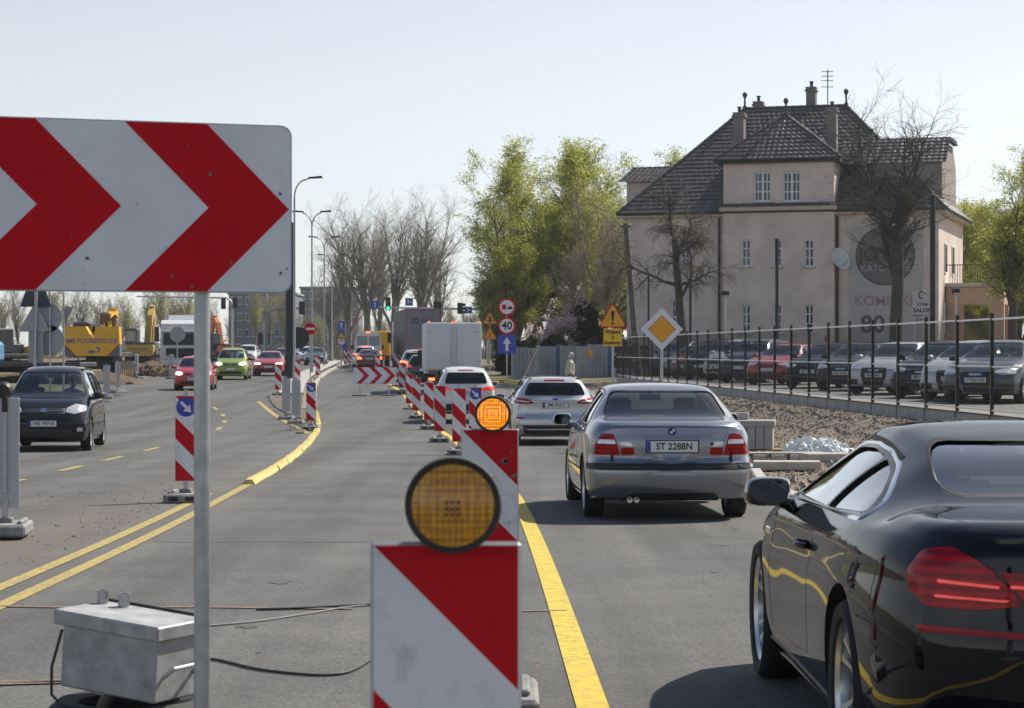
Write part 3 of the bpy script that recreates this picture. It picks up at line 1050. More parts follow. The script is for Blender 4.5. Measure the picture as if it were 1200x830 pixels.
def triangle_sign(t, z, side, kind, name='warning_triangle'):
	r = side / math.sqrt(3)
	o = MB().prism(sh(tri(r), 0, z), -.01, .008, 'Y').build(name, RED, t, recalc=True)
	MB().prism(sh(tri(r * .985), 0, z), .008, .012, 'Y').build('back', GREYP, o, recalc=True)
	MB().prism(sh(tri(r * .87, rc=.05), 0, z), -.0135, -.0105, 'Y').build('field', YEL, o, recalc=True)
	g = MB()
	k = side / .9
	if kind == '!':
		g.prism([(-.055 * k, z + .24 * k), (.055 * k, z + .24 * k), (.028 * k, z - .06 * k), (-.028 * k, z - .06 * k)], -.0165, -.014, 'Y')
		disc(g, (0, z - .13 * k), .038 * k, -.0165, -.014, 14)
	elif kind == 'road':
		g.prism([(-.045 * k, z - .17 * k), (.045 * k, z - .17 * k), (.045 * k, z + .1 * k), (.1 * k, z + .1 * k), (0, z + .26 * k), (-.1 * k, z + .1 * k), (-.045 * k, z + .1 * k)], -.0165, -.014, 'Y')
		g.prism([(-.17 * k, z - .06 * k), (.17 * k, z - .06 * k), (.17 * k, z + .0 * k), (-.17 * k, z + .0 * k)], -.0195, -.0168, 'Y')
	else:
		disc(g, (0, z + .11 * k), .05 * k, -.0165, -.014, 14, 1)
		disc(g, (0, z - .01 * k), .045 * k, -.0165, -.014, 14, 0)
		disc(g, (0, z - .12 * k), .05 * k, -.0165, -.014, 14, 2)
	g.build('pictogram', [BLACK, RED, mat('sign_green', (.02, .3, .08), .5)], o, recalc=True)
	return o
def round_sign(t, z, dia, name, ring=True, field=None):
	r = dia / 2
	o = disc(MB(), (0, z), r, -.01, .008).build(name, RED if ring or field is None else field, t, recalc=True)
	disc(MB(), (0, z), r * .985, .008, .012).build('back', GREYP, o, recalc=True)
	if ring:
		disc(MB(), (0, z), r * .78, -.0135, -.0105).build('field', WHITE, o, recalc=True)
	return o
def arrow_poly(k):
	return [(-.055 * k, -.26 * k), (.055 * k, -.26 * k), (.055 * k, .02 * k), (.15 * k, .02 * k), (0, .27 * k), (-.15 * k, .02 * k), (-.055 * k, .02 * k)]
def blue_square(t, z, w, h, name='one_way_plate', poly=None):
	o = MB().prism([(-w / 2, z - h / 2), (w / 2, z - h / 2), (w / 2, z + h / 2), (-w / 2, z + h / 2)], -.01, .008, 'Y').build(name, BLUE, t, recalc=True)
	MB().prism([(-w / 2 + .01, z - h / 2 + .01), (w / 2 - .01, z - h / 2 + .01), (w / 2 - .01, z + h / 2 - .01), (-w / 2 + .01, z + h / 2 - .01)], .008, .012, 'Y').build('back', GREYP, o, recalc=True)
	if poly:
		MB().prism(sh(poly, 0, z), -.0135, -.0105, 'Y').build('arrow', WHITE, o, recalc=True)
	return o
def square_sign(name, label, u, v, w, h, d, poly=None, ph=None): pass
# priority road diamond
t, z = sign_root('priority_road_sign', 'white diamond priority sign with amber centre on a grey post', 775.5, 46)
zc = vz(386, 46) - z
s_ = .425
P4 = lambda s: [(0, -s), (s, 0), (0, s), (-s, 0)]
o = MB().prism(sh(P4(s_), 0, zc), -.01, .006, 'Y').build('plate', WHITE, t, recalc=True)
MB().prism(sh(P4(s_ * .985), 0, zc), .006, .011, 'Y').build('back', GREYP, o, recalc=True)
MB().prism(sh(P4(s_ * .655), 0, zc), -.0135, -.0105, 'Y').build('black_edge', BLACK, o, recalc=True)
MB().prism(sh(P4(s_ * .63), 0, zc), -.0165, -.014, 'Y').build('amber_centre', YEL, o, recalc=True)
post(t, zc + .1, .03, .045)
# works exit triangle
t, z = sign_root('works_exit_sign', 'amber exclamation triangle above a yellow Wyjazd z budowy plate', 718, 69, emb_z(3.02, 69))
triangle_sign(t, vz(374, 69) - z, .9, '!')
zp = vz(395.5, 69) - z
pl = MB().box((0, 0, zp), (.55, .016, .53), bev=.004).build('plate', YELP, t)
for i, s2 in enumerate(('Wyjazd', 'z', 'budowy')):
	text('lettering', s2, .15, BLACK, pl, (0, -.0105, zp + .16 - .16 * i), bold=.006)
post(t, vz(362, 69) - z, .03, .045)
# overtaking / 40 / one way
t, z = sign_root('speed_limit_post', 'post with no overtaking disc, round 40 limit and blue arrow plate', 594, 108, .45)
o = round_sign(t, vz(360, 108) - z, .84, 'no_overtaking_sign')
zc = vz(360, 108) - z
MB().box((-.13, -.015, zc + .02), (.2, .004, .2)).box((-.13, -.015, zc - .1), (.24, .004, .04)).build('lorry_mark', RED, o)
MB().box((.15, -.015, zc - .06), (.24, .004, .09)).box((.15, -.015, zc + .0), (.14, .004, .06)).build('car_mark', BLACK, o)
o = round_sign(t, vz(382, 108) - z, .84, 'speed_limit_sign')
text('lettering', '40', .5, BLACK, o, (0, -.0155, vz(382, 108) - z), bold=.012)
blue_square(t, vz(403.5, 108) - z, .85, .88, 'one_way_sign', arrow_poly(1.25))
post(t, vz(352, 108) - z, .035, .05)
# two amber triangles
t, z = sign_root('roadworks_triangles', 'two amber warning triangles one above the other beside the white box lorry', 574, 140, .55)
triangle_sign(t, vz(375, 140) - z, .95, 'road')
triangle_sign(t, vz(393, 140) - z, .95, 'lights')
post(t, vz(366, 140) - z, .035, .05)
# no entry
t, z = sign_root('no_entry_sign', 'round red no entry sign with white bar on the median', 363.5, 122)
zc = vz(385.5, 122) - z
o = round_sign(t, zc, .62, 'disc', ring=False, field=RED)
MB().box((0, -.0125, zc), (.46, .004, .115)).build('bar', WHITE, o)
post(t, zc + .2, .03, .045)
# far median signs
t, z = sign_root('direction_sign_cluster', 'blue arrow plate over triangle and round turn sign at the far median end', 400, 165)
blue_square(t, vz(381, 165) - z, .5, .55, 'straight_on_sign', arrow_poly(.75))
blue_square(t, vz(390.5, 165) - z, .5, .5, 'blue_plate')
triangle_sign(t, vz(392, 165) - z - .15, .7, 'lights')
o = round_sign(t, vz(400, 165) - z, .66, 'no_turn_sign')
MB().prism([(-.16, vz(400, 165) - z - .05), (.14, vz(400, 165) - z + .06), (.14, vz(400, 165) - z + .11), (-.16, vz(400, 165) - z + .01)], -.018, -.015, 'Y').build('bar', BLACK, o, recalc=True)
o = disc(MB(), (.28, vz(406.5, 165) - z), .2, -.02, -.012).build('keep_right_disc', BLUE, t, recalc=True)
post(t, vz(378, 165) - z, .03, .045)
# backs of signs beyond the van on the left
k = 62 / FPX
ROUND = [(math.cos(a * .2244) * .41, math.sin(a * .2244) * .41) for a in range(28)]
NAVY = mat('navy_back', (.05, .06, .085), .6)
for (u0, dy, lab, signs, posts_) in (
	(40, 0, 'tall post with dark navy and grey triangular sign backs behind the dark grey van', ((tri(.50), 0, 378, 0, None), ([(-.42, -.2), (.42, -.2), (.25, .3), (-.25, .3)], 1, 351, .1, NAVY), ([(-.20, -.42), (.20, -.42), (.20, .42), (-.20, .42)], 1, 407, .12, None)), ((-2, 4, -.06), (1, 1, .04))),
	(57, .35, 'post with two round grey sign backs, one above the other', ((ROUND, -2, 372, 0, None), (ROUND, 1, 399, 0, None)), ((3, 1.5, -.06),)),
	(76, .7, 'thin post with a small pointed grey sign back before the large excavator', (([(-.1, .28), (.2, .28), (-.05, -.2)], 2, 371, 0, None),), ((-1, -1, -.06),))):
	t, z = sign_root('sign_back_post', lab, u0, 62 + dy)
	for (poly, du, v, y, m) in signs:
		MB().prism(sh(poly, du * k, vz(v, 62) - z), y - .008, y + .008, 'Y').build('sign_back', m or GREYP, t, recalc=True)
	for (a_, b_, y) in posts_:
		MB().tube([(a_ * k, y, 0), (b_ * k, y, vz(342, 62) - z)], .028, 10).build('post', GALV, t, 40)
for i, (u, d) in enumerate(((83, 75), (100, 80))):
	tag(MB().tube([(0, 0, 0), (0, 0, 1.25)], .045, 10).lathe([(.05, 1.2), (.05, 1.26), (0, 1.28)], 10).box((0, 0, .03), (.3, .3, .06)).build('marker_post', GALV, None, 40, (ux(u, d), d, gz(d) + .06)),
		('thin grey marker post under the large yellow excavator' if i else 'thin grey marker post beside the sign backs'), 'post')
t, z = sign_root('round_sign_back', 'single round grey sign back on a post in front of the white lorry', 208, 112, .3)
disc(MB(), (0, vz(392, 112) - z), .38, -.008, .008).build('sign_back', GREYP, t, recalc=True)
post(t, vz(383, 112) - z, .03, -.04)
t, z = sign_root('round_sign_back', 'black back of a round sign fixed beside the dark mast', 349.5, 119)
disc(MB(), (0, vz(396, 119) - z), .56, -.008, .008).build('sign_back', DARKM, t, recalc=True)
post(t, vz(384, 119) - z, .04, .05, -.25)
# ================================================================== poles and street lamps
mast = thing('dark_mast', 'thick dark steel mast standing on the median tip', 'mast', (ux(340, 119), 119, gz(119)))
MB().tube([(0, 0, 0), (0, 0, 8.1)], [.27, .22], 20).build('shaft', DARKM, mast, 40)
MB().lathe([(.36, 0), (.36, .1), (.3, .14), (.3, .9), (.27, .92)], 20).build('collar', DARKM, mast, 40)
MB().lathe([(.23, 8.08), (.23, 8.16), (.05, 8.22), (0, 8.22)], 16).build('cap', DARKM, mast, 40)
LPM = mat('lamp_pole_grey', (.38, .39, .4), .45, metal=.6, var=.08)
def street_lamp(u, vtop, d, label, arms=(1,), reach=1.5):
	z = gz(d) + .1
	h = vz(vtop, d) - z
	t = thing('street_lamp', label, 'street lamp', (ux(u, d), d, z), 0, 'street lamps along the median')
	MB().tube([(0, 0, 0), (0, 0, 1.2), (0, 0, 1.25), (0, 0, h - 1.0)], [.085, .08, .065, .045], 12).build('pole', LPM, t, 40)
	for a in arms:
		pts = [(0, 0, h - 1.0)]
		for k in range(1, 8):
			b = R(90 * k / 7)
			pts.append((a * .55 * (1 - math.cos(b)), 0, h - 1.0 + .85 * math.sin(b)))
		pts.append((a * (reach - .3), 0, h - .08))
		MB().tube(pts, .035, 10).build('arm', LPM, t, 40)
		x = a * reach
		MB().add([(x - a * .35, -.07, h - .11), (x + a * .35, -.14, h - .07), (x + a * .35, .14, h - .07), (x - a * .35, .07, h - .11),
				  (x - a * .35, -.05, h - .03), (x + a * .28, -.1, h + .03), (x + a * .28, .1, h + .03), (x - a * .35, .05, h - .03)],
				 [(3, 2, 1, 0), (4, 5, 6, 7), (0, 1, 5, 4), (1, 2, 6, 5), (2, 3, 7, 6), (3, 0, 4, 7)]).build('lamp_head', DARKM, t, recalc=True)
	return t
street_lamp(345, 207, 109, 'tall street lamp with one arm standing beside the dark mast', (1,), 1.0)
street_lamp(365.5, 247, 139, 'double-armed street lamp second along the median from the dark mast', (-1, 1), .85)
street_lamp(380, 277, 172, 'double-armed street lamp third along the median from the dark mast', (-1, 1), .85)
street_lamp(389, 298, 208, 'double-armed street lamp fourth along the median from the dark mast', (-1, 1), 1.0)
street_lamp(384, 338, 290, 'small far street lamp fifth along the median from the dark mast', (-1, 1), 1.0)
# concrete utility pole, leaning
up = thing('utility_pole', 'leaning weathered wooden utility pole beside the corner of the house', 'utility pole', (ux(748, 108), 108, .7))
hh = vz(262, 108) - .7
lean = ux(733, 108) - ux(748, 108)
WOOD = mat('weathered_wood', (.13, .115, .10), .9, var=.35, vscale=8, bump=.3, bscale=30)
MB().tube([(lean * i / 8, 0, hh * i / 8) for i in range(9)], [.17 - .06 * i / 8 for i in range(9)], 14).build('pole', WOOD, up, 40)
MB().tube([(.1, -.05, 0), (.02 + lean * .2, -.12, hh * .3)], .09, 10).build('stub', CONC_D, up, 40)
for k in (.12, .24):
	MB().lathe([(.2, -.03), (.2, .03)], 14, (lean * k, -.03, hh * k), closed=True).build('band', GALV, up, 40)
MB().box((lean, 0, hh - .15), (.5, .08, .08)).build('crossarm', WOOD, up)
for s in (-1, 1):
	MB().lathe([(.03, 0), (.05, .03), (.03, .06), (.045, .09), (0, .12)], 10, (lean + s * .2, 0, hh - .11)).build('insulator', mat('porcelain', (.5, .48, .45), .3), up, 40)
# ================================================================== cars
def paint(name, col, metal=.0, rough=.35, coat=1.0):
	return mat('paint_' + name, col, rough, metal, coat=coat, spec=.0 if max(col) < .02 else None)
P_BLACK = paint('black', (.003, .004, .008), .0, .3, .8)
P_SILV = paint('silver_grey', (.24, .255, .285), .75, .30)
P_LSILV = paint('light_silver', (.55, .56, .58), .55, .34)
P_WHITE = paint('white', (.68, .68, .67), .0, .3)
P_DGREY = paint('dark_grey', (.010, .011, .016), .0, .35)
P_RED = paint('red', (.5, .015, .02), .1, .3)
P_DRED = paint('dark_red', (.14, .012, .014), .2, .3)
P_GREEN = paint('lime_green', (.30, .42, .04), .2, .35)
P_BLUE = paint('dark_blue', (.02, .03, .07), .3, .3)
P_ANTH = paint('anthracite', (.05, .052, .058), .5, .32)
TRIM = mat('black_plastic', (.016, .016, .017), .55, bump=.05, bscale=200)
INTER = mat('car_interior', (.03, .03, .033), .8)
SEATM = mat('car_seat', (.05, .05, .055), .85, var=.2, vscale=12)
BEIGE = mat('car_seat_beige', (.40, .36, .30), .8, var=.1)
UNDER = mat('underbody', (.008, .008, .008), .9)
TYRE = mat('tyre_rubber', (.018, .018, .019), .8, var=.15, vscale=20, bump=.15, bscale=90)
RIMM = mat('alloy_rim', (.55, .56, .58), .28, metal=.9)
CHROME = mat('chrome', (.75, .76, .78), .12, metal=1.)
GLASS = glass_mat('car_glass', (.68, .75, .73), boost=1.7)
GLASS_D = glass_mat('car_glass_dark', (.10, .11, .115), boost=1.3)
PLATE = mat('plate_white', (.75, .75, .72), .4)
PLATE_BLUE = mat('plate_blue', (.02, .06, .4), .4)
def ribbed_red():
	m, N, Lk, b = node_mat('tail_red')
	tc = N.new('ShaderNodeTexCoord')
	sx = N.new('ShaderNodeSeparateXYZ')
	Lk.new(tc.outputs['Object'], sx.inputs[0])
	f = math_node(N, Lk, 'ABSOLUTE', math_node(N, Lk, 'SUBTRACT', math_node(N, Lk, 'FRACT', math_node(N, Lk, 'MULTIPLY', sx.outputs['Z'], 26.0)), .5))
	n = N.new('ShaderNodeTexNoise')
	n.inputs['Scale'].default_value = 14
	Lk.new(tc.outputs['Object'], n.inputs['Vector'])
	f = math_node(N, Lk, 'ADD', math_node(N, Lk, 'MULTIPLY', f, 1.3), math_node(N, Lk, 'MULTIPLY', math_node(N, Lk, 'SUBTRACT', n.outputs['Fac'], .5), .8))
	r = N.new('ShaderNodeValToRGB')
	r.color_ramp.elements[0].color, r.color_ramp.elements[1].color = (.24, .003, .008, 1), (.52, .006, .016, 1)
	r.color_ramp.elements[0].position, r.color_ramp.elements[1].position = .1, .62
	Lk.new(f, r.inputs['Fac'])
	Lk.new(r.outputs['Color'], b.inputs['Base Color'])
	b.inputs['Roughness'].default_value = .2
	b.inputs['Specular IOR Level'].default_value = .1
	b.inputs['Coat Weight'].default_value = .35
	b.inputs['Coat Roughness'].default_value = .03
	return m
L_RED = ribbed_red()
L_REDLIT = mat('tail_red_lit', (.6, .01, .01), .15, coat=1., emit=(1, .05, .02), estr=.32)
L_BRAKE = mat('brake_lit', (.7, .02, .01), .15, emit=(1, .13, .04), estr=3.2)
L_CLEAR = mat('lamp_clear', (.62, .63, .65), .12, metal=.35, coat=1., var=.25, vscale=25)
L_HEAD = mat('headlamp_lit', (.85, .85, .85), .15, coat=1., emit=(1, .93, .8), estr=1.3)
L_AMBER = mat('lamp_amber', (.7, .25, .02), .2, coat=1.)
SEAM = mat('panel_gap', (.004, .004, .005), .8)
def body_mesh(sp, nst=76):
	L, W = sp['L'], sp['W']
	top, belt = pchip(sp['top']), pchip(sp['belt'])
	hwf, rwf = pchip(sp['hw']), pchip(sp['rw'])
	zb = pchip(sp.get('zb', [(0, .24), (.5, .2), (L - .5, .18), (L, .22)]))
	rr, ff = pchip(sp['rear']), pchip(sp['front'])
	cr, pr = sp.get('cr', .28), sp.get('pr', 3.4)
	cf, pf = sp.get('cf', .42), sp.get('pf', 2.6)
	seg = sp.get('seg', 4)
	hmax = W / 2
	crown = sp.get('crown', .0)
	def half(t):
		hw, be, tp, rw, b0 = hwf(t), belt(t), top(t), rwf(t), zb(t)
		dz = max(tp - be, .012)
		zm = b0 + (be - b0) * sp.get('zm', .52)
		tum = sp.get('tumble', .985)
		x6 = hw * sp.get('sh', .935)
		P = [(0, b0), (hw * .84, b0), (hw * .945, b0 + .035), (hw * .985, b0 + .15), (hw, zm), (hw * tum, be - .13), (hw * (tum - .012), be - .06),
			 (x6, be), ((x6 * .52 + rw * .48) + .018 * min(1, dz * 4), be + dz * .4), (rw, be + dz * .80), (rw * .84, be + dz * .945), (rw * .45, be + dz * .99), (0, tp)]
		out = []
		n = len(P)
		for i in range(n - 1):
			p0, p1, p2, p3 = [Vector(P[max(0, min(n - 1, i + k))]) for k in (-1, 0, 1, 2)]
			if i == 0:
				p0 = Vector((-P[1][0], P[1][1]))
			if i + 2 >= n:
				p3 = Vector((-P[n - 2][0], P[n - 2][1]))
			for k in range(seg):
				s = k / seg
				q = .5 * (2 * p1 + (p2 - p0) * s + (2 * p0 - 5 * p1 + 4 * p2 - p3) * s * s + (3 * p1 - p0 - 3 * p2 + p3) * s ** 3)
				out.append((max(q.x, 0) if i else q.x, q.y))
		out.append(P[-1])
		return out
	def warp(x, t, z):
		xn = min(1, abs(x) / hmax)
		Yr = rr(z) + cr * xn ** pr
		Yf = ff(z) + cf * xn ** pf
		return t + Yr * (1 - t / L) ** 5 - Yf * (t / L) ** 5
	ts = [L * (.5 - .5 * math.cos(math.pi * (i / (nst - 1)))) * .55 + L * (i / (nst - 1)) * .45 for i in range(nst)]
	vs, fs = [], []
	hs = len(half(0))
	ring = 2 * hs - 2
	for t in ts:
		h = half(t)
		full = h + [(-x, z) for x, z in reversed(h[1:-1])]
		for x, z in full:
			vs.append((x, warp(x, t, z), z))
	for i in range(nst - 1):
		for k in range(ring):
			l = (k + 1) % ring
			fs.append((i * ring + k, (i + 1) * ring + k, (i + 1) * ring + l, i * ring + l))
	for (t, i0, flip) in ((0., 0, False), (L, nst - 1, True)):
		base = [vs[i0 * ring + k] for k in range(ring)]
		zc = (max(b[2] for b in base) + min(b[2] for b in base)) / 2
		prev = [i0 * ring + k for k in range(ring)]
		for sc in (.93, .84, .72, .56, .38, .2):
			cur = []
			for b in base:
				x, z = b[0] * sc, zc + (b[2] - zc) * sc
				cur.append(len(vs))
				vs.append((x, warp(x, t, z), z))
			for k in range(ring):
				l = (k + 1) % ring
				q = (prev[k], prev[l], cur[l], cur[k])
				fs.append(tuple(reversed(q)) if flip else q)
			prev = cur
		c = len(vs)
		vs.append((0, warp(0, t, zc), zc))
		for k in range(ring):
			l = (k + 1) % ring
			q = (prev[k], prev[l], c)
			fs.append(tuple(reversed(q)) if flip else q)
	# centre the car: y=0 midway, forward = +Y
	vs = [(x, y - L / 2, z) for x, y, z in vs]
	return MB().add(vs, fs), half, warp
def resample(poly, step, closed=True):
	out = []
	n = len(poly)
	for i in range(n if closed else n - 1):
		a, b = Vector(poly[i]), Vector(poly[(i + 1) % n])
		k = max(1, int((b - a).length / step))
		for j in range(k):
			out.append(tuple(a + (b - a) * j / k))
	if not closed:
		out.append(tuple(poly[-1]))
	return out
def rounded(poly, r, n=4):
	out = []
	m = len(poly)
	for i in range(m):
		p, a, b = Vector(poly[i]), Vector(poly[i - 1]), Vector(poly[(i + 1) % m])
		da, db = (a - p), (b - p)
		ra = min(r, da.length * .45, db.length * .45)
		p0, p1 = p + da.normalized() * ra, p + db.normalized() * ra
		for k in range(n + 1):
			t = k / n
			out.append(tuple(p0 * (1 - t) ** 2 + p * 2 * t * (1 - t) + p1 * t * t))
	return out
class Proj:
	"""casts outlines onto a body surface: 'R'ear, 'F'ront, 'S'ide(+x), 'P'ort(-x), 'T'op"""
	def __init__(s, bvh, L, W, H):
		s.b, s.L, s.W, s.H = bvh, L, W, H
	def cast(s, a, b, d):
		L = s.L
		if d == 'R': o, v = (a, -L / 2 - 1, b), (0, 1, 0)
		elif d == 'F': o, v = (a, L / 2 + 1, b), (0, -1, 0)
		elif d == 'S': o, v = (2.5, a, b), (-1, 0, 0)
		elif d == 'P': o, v = (-2.5, a, b), (1, 0, 0)
		else: o, v = (a, b, 4), (0, 0, -1)
		h = s.b.ray_cast(Vector(o), Vector(v))
		if h[0] is None:
			h = s.b.find_nearest(Vector(o) + Vector(v) * (1.3 if d in 'RF' else 1.6))
		n = h[1]
		if n.dot(Vector(v)) > 0:
			n = -n
		return h[0], n
	def panel(s, poly, d, off, mb=None, mi=0, rings=5, step=.03, skirt=.012):
		mb = mb or MB()
		bd = resample(poly, step)
		cx_, cz_ = sum(p[0] for p in bd) / len(bd), sum(p[1] for p in bd) / len(bd)
		n = len(bd)
		vs, fs = [], []
		def ringpts(sc, of):
			for p in bd:
				h, nn = s.cast(cx_ + (p[0] - cx_) * sc, cz_ + (p[1] - cz_) * sc, d)
				vs.append(h + nn * of)
		rows = []
		if skirt:
			ringpts(1.0, off - skirt); rows.append(0)
		ringpts(1.0, off * .6 if skirt else off); ringpts(.985 if skirt else .95, off)
		for k in range(1, rings):
			ringpts(.985 * (1 - k / rings), off)
		tot = len(vs) // n
		for i in range(tot - 1):
			for k in range(n):
				l = (k + 1) % n
				fs.append((i * n + k, i * n + l, (i + 1) * n + l, (i + 1) * n + k))
		h, nn = s.cast(cx_, cz_, d)
		vs.append(h + nn * off)
		for k in range(n):
			fs.append(((tot - 1) * n + k, (tot - 1) * n + (k + 1) % n, len(vs) - 1))
		# face outwards
		f = fs[-1]
		nr = (vs[f[1]] - vs[f[0]]).cross(vs[f[2]] - vs[f[1]])
		if nr.dot(nn) < 0:
			fs = [tuple(reversed(q)) for q in fs]
		mb.add(vs, fs, mi)
		return mb
	def ribbon(s, pts, d, w, off, mb=None, mi=0, closed=False, step=.04, flat=True):
		mb = mb or MB()
		P = resample(pts, step, closed)
		n = len(P)
		vs, fs = [], []
		for i in range(n):
			if closed:
				t = Vector(P[(i + 1) % n]) - Vector(P[i - 1])
			else:
				t = Vector(P[min(i + 1, n - 1)]) - Vector(P[max(i - 1, 0)])
			q = Vector((-t.y, t.x)).normalized() * w / 2
			a, na = s.cast(P[i][0] + q.x, P[i][1] + q.y, d)
			b, nb = s.cast(P[i][0] - q.x, P[i][1] - q.y, d)
			c, nc_ = s.cast(P[i][0], P[i][1], d)
			vs += [a - na * .002, c + nc_ * off, b - nb * .002]
		for i in range(n if closed else n - 1):
			j = (i + 1) % n
			fs += [(3 * i, 3 * i + 1, 3 * j + 1, 3 * j), (3 * i + 1, 3 * i + 2, 3 * j + 2, 3 * j + 1)]
		mb.add(vs, fs, mi)
		return mb
def mirror(poly):
	return [(-p[0], p[1]) for p in reversed(poly)]
def wheel_meshes(R_, Wd, spokes, style):
	rr = R_ * sp_rim(style)
	ty = MB()
	h = Wd / 2
	ty.lathe([(rr, -h * .75), (rr + .02, -h * .95), (R_ * .93, -h), (R_ * .985, -h * .82), (R_, -h * .6), (R_, h * .6), (R_ * .985, h * .82), (R_ * .93, h), (rr + .02, h * .95), (rr, h * .75)], 44, axis='X', closed=True)
	tym = ty.mesh('tyre', TYRE, 40, recalc=True)
	rm = MB()
	rm.lathe([(rr * 1.0, -h * .8), (rr * .93, -h * .2), (rr * .90, h * .3), (rr * .93, h * .72), (rr * 1.01, h * .86), (rr * 1.02, h * .70)], 44, axis='X', closed=True)
	rm.lathe([(0, h * .55), (rr * .13, h * .58), (rr * .2, h * .48), (rr * .2, h * .1)], 20, axis='X', closed=True)
	for k in range(spokes):
		for sgn in ((-1, 1) if style == 'double' else (0,)):
			a = 2 * math.pi * k / spokes
			w0, w1 = (rr * .06, rr * .07) if style == 'double' else (rr * .11, rr * .16)
			da = sgn * .09
			vs = []
			for (r_, w_, x0, x1, aa) in ((rr * .14, w0, h * .1, h * .5, a + da * .8), (rr * .6, w0 * .9, h * .18, h * .5, a + da * 1.9), (rr * .96, w1, h * .3, h * .72, a + da * 2.3)):
				c, s = math.cos(aa), math.sin(aa)
				for (ww, x) in ((-w_, x0), (w_, x0), (w_ * .7, x1), (-w_ * .7, x1)):
					vs.append((x, r_ * c - ww * s, r_ * s + ww * c))
			fs = []
			for i in (0, 4):
				for k2 in range(4):
					l = (k2 + 1) % 4
					fs.append((i + k2, i + l, i + 4 + l, i + 4 + k2))
			rm.add(vs, fs)
	rm.lathe([(0, -h * .2), (rr * .93, -h * .2), (rr * .93, -h * .1), (0, -h * .1)], 24, axis='X', mi=1, closed=True)
	rmm = rm.mesh('rim', [RIMM, UNDER], 35, recalc=True)
	return tym, rmm
def sp_rim(style):
	return .74 if style == 'double' else .69
TEMPL = {}
def car_template(key, sp):
	"""parts: list of (name, mesh, parent_index or None, loc, flags)"""
	if key in TEMPL:
		return TEMPL[key]
	L, W, H = sp['L'], sp['W'], sp['H']
	parts = []
	def add(name, me, parent=None, loc=(0, 0, 0), rz=0., paint=False):
		parts.append((name, me, parent, loc, rz, paint))
		return len(parts) - 1
	mb, half, warp = body_mesh(sp, sp.get('nst', 76))
	bm0 = mb.mesh('b0', P_SILV, 60)
	bvh = BVHTree.FromPolygons([Vector(v) for v in mb.v], [tuple(f) for f in mb.f])
	pj = Proj(bvh, L, W, H)
	o = put('b0', bm0)
	o.data.materials.append(UNDER)
	o.data.materials.append(INTER)
	cut = []
	def cutter(m, mi):
		me = m.mesh('cut', [P_SILV, UNDER, INTER], recalc=True)
		me.polygons.foreach_set('material_index', [mi] * len(me.polygons))
		cut.append(put('cut', me))
	Rw = sp['wheel'][0]
	ya, yf = -L / 2 + sp['axle_r'], -L / 2 + sp['axle_r'] + sp['wb']
	for yy in (ya, yf):
		for s in (-1, 1):
			m = MB().lathe([(Rw + .055, -.18), (Rw + .055, .18)], 32, axis='X')
			xs = s * (W / 2 - .12)
			m.v = [(x + xs, y + yy, z + Rw + .005) for x, y, z in m.v]
			cutter(m, 1)
	c0, c1 = sp['cabin']
	top, belt, rwf, hwf = pchip(sp['top']), pchip(sp['belt']), pchip(sp['rw']), pchip(sp['hw'])
	cav = MB()
	n = 14
	for i in range(n):
		t = c0 + (c1 - c0) * i / (n - 1)
		tp, be, rw = top(t) - .05, belt(t) - .05, rwf(t) - .05
		dz = max(tp - be, .04)
		hw = hwf(t) * .9 - .04
		pr = [(hw, .38), (hw, be), (rw + .01, be + dz * .74), (rw * .8, be + dz * .93), (0, be + dz), (-rw * .8, be + dz * .93), (-rw - .01, be + dz * .74), (-hw, be), (-hw, .38)]
		for x, z in pr:
			cav.v.append((x, t - L / 2, z))
	for i in range(n - 1):
		for k in range(9):
			l = (k + 1) % 9
			cav.f.append((i * 9 + k, i * 9 + l, (i + 1) * 9 + l, (i + 1) * 9 + k))
	cav.f += [tuple(range(8, -1, -1)), tuple(range((n - 1) * 9, n * 9))]
	cav.m = [0] * len(cav.f)
	cutter(cav, 2)
	gl = GLASS
	def wpoly(p):
		return [(y - L / 2, z) for y, z in p]
	for poly in sp['side']:
		q = rounded(wpoly(poly), .05)
		for s in (-1, 1):
			cutter(MB().prism(q, s * .3, s * 1.4, 'X'), 2)
	rg = rounded(sp['rearglass'], sp.get('rg_r', .07))
	fg = rounded(sp['frontglass'], .08)
	y_rg = sp['rg_t'] - L / 2
	y_fg = sp['fg_t'] - L / 2
	cutter(MB().prism(rg, -L / 2 - .6, y_rg, 'Y'), 2)
	cutter(MB().prism(fg, y_fg, L / 2 + .6, 'Y'), 2)
	me = bool_diff(o, cut)
	bpy.data.objects.remove(o)
	me.name = key + '_body'
	me.polygons.foreach_set('use_smooth', [True] * len(me.polygons))
	me.set_sharp_from_angle(angle=R(58))
	bi = add('body', me, paint=True)
	# glass
	for poly in sp['side']:
		q = rounded(wpoly(poly), .05)
		for d in ('S', 'P'):
			add('side_window', pj.panel(q, d, -.014, rings=6, skirt=0).mesh('glass', sp.get('side_glass', gl), 60))
	add('rear_window', pj.panel(rg, 'R', -.012, rings=8, skirt=0).mesh('glass', sp.get('rear_glass', gl), 60))
	add('windscreen', pj.panel(fg, 'F', -.012, rings=8, skirt=0).mesh('glass', gl, 60))
	# chrome or rubber window surrounds
	if sp.get('surround'):
		for d in ('S', 'P'):
			add('window_trim', pj.ribbon(rounded(wpoly(sp['surround']), .06), d, sp.get('sw', .026), .006, closed=True).mesh('trim', sp.get('surround_mat', TRIM), 60))
	add('window_seal', pj.ribbon(rg, 'R', .012, .002, closed=True).mesh('seal', TRIM, 60))
	add('window_seal', pj.ribbon(fg, 'F', .02, .002, closed=True).mesh('seal', TRIM, 60))
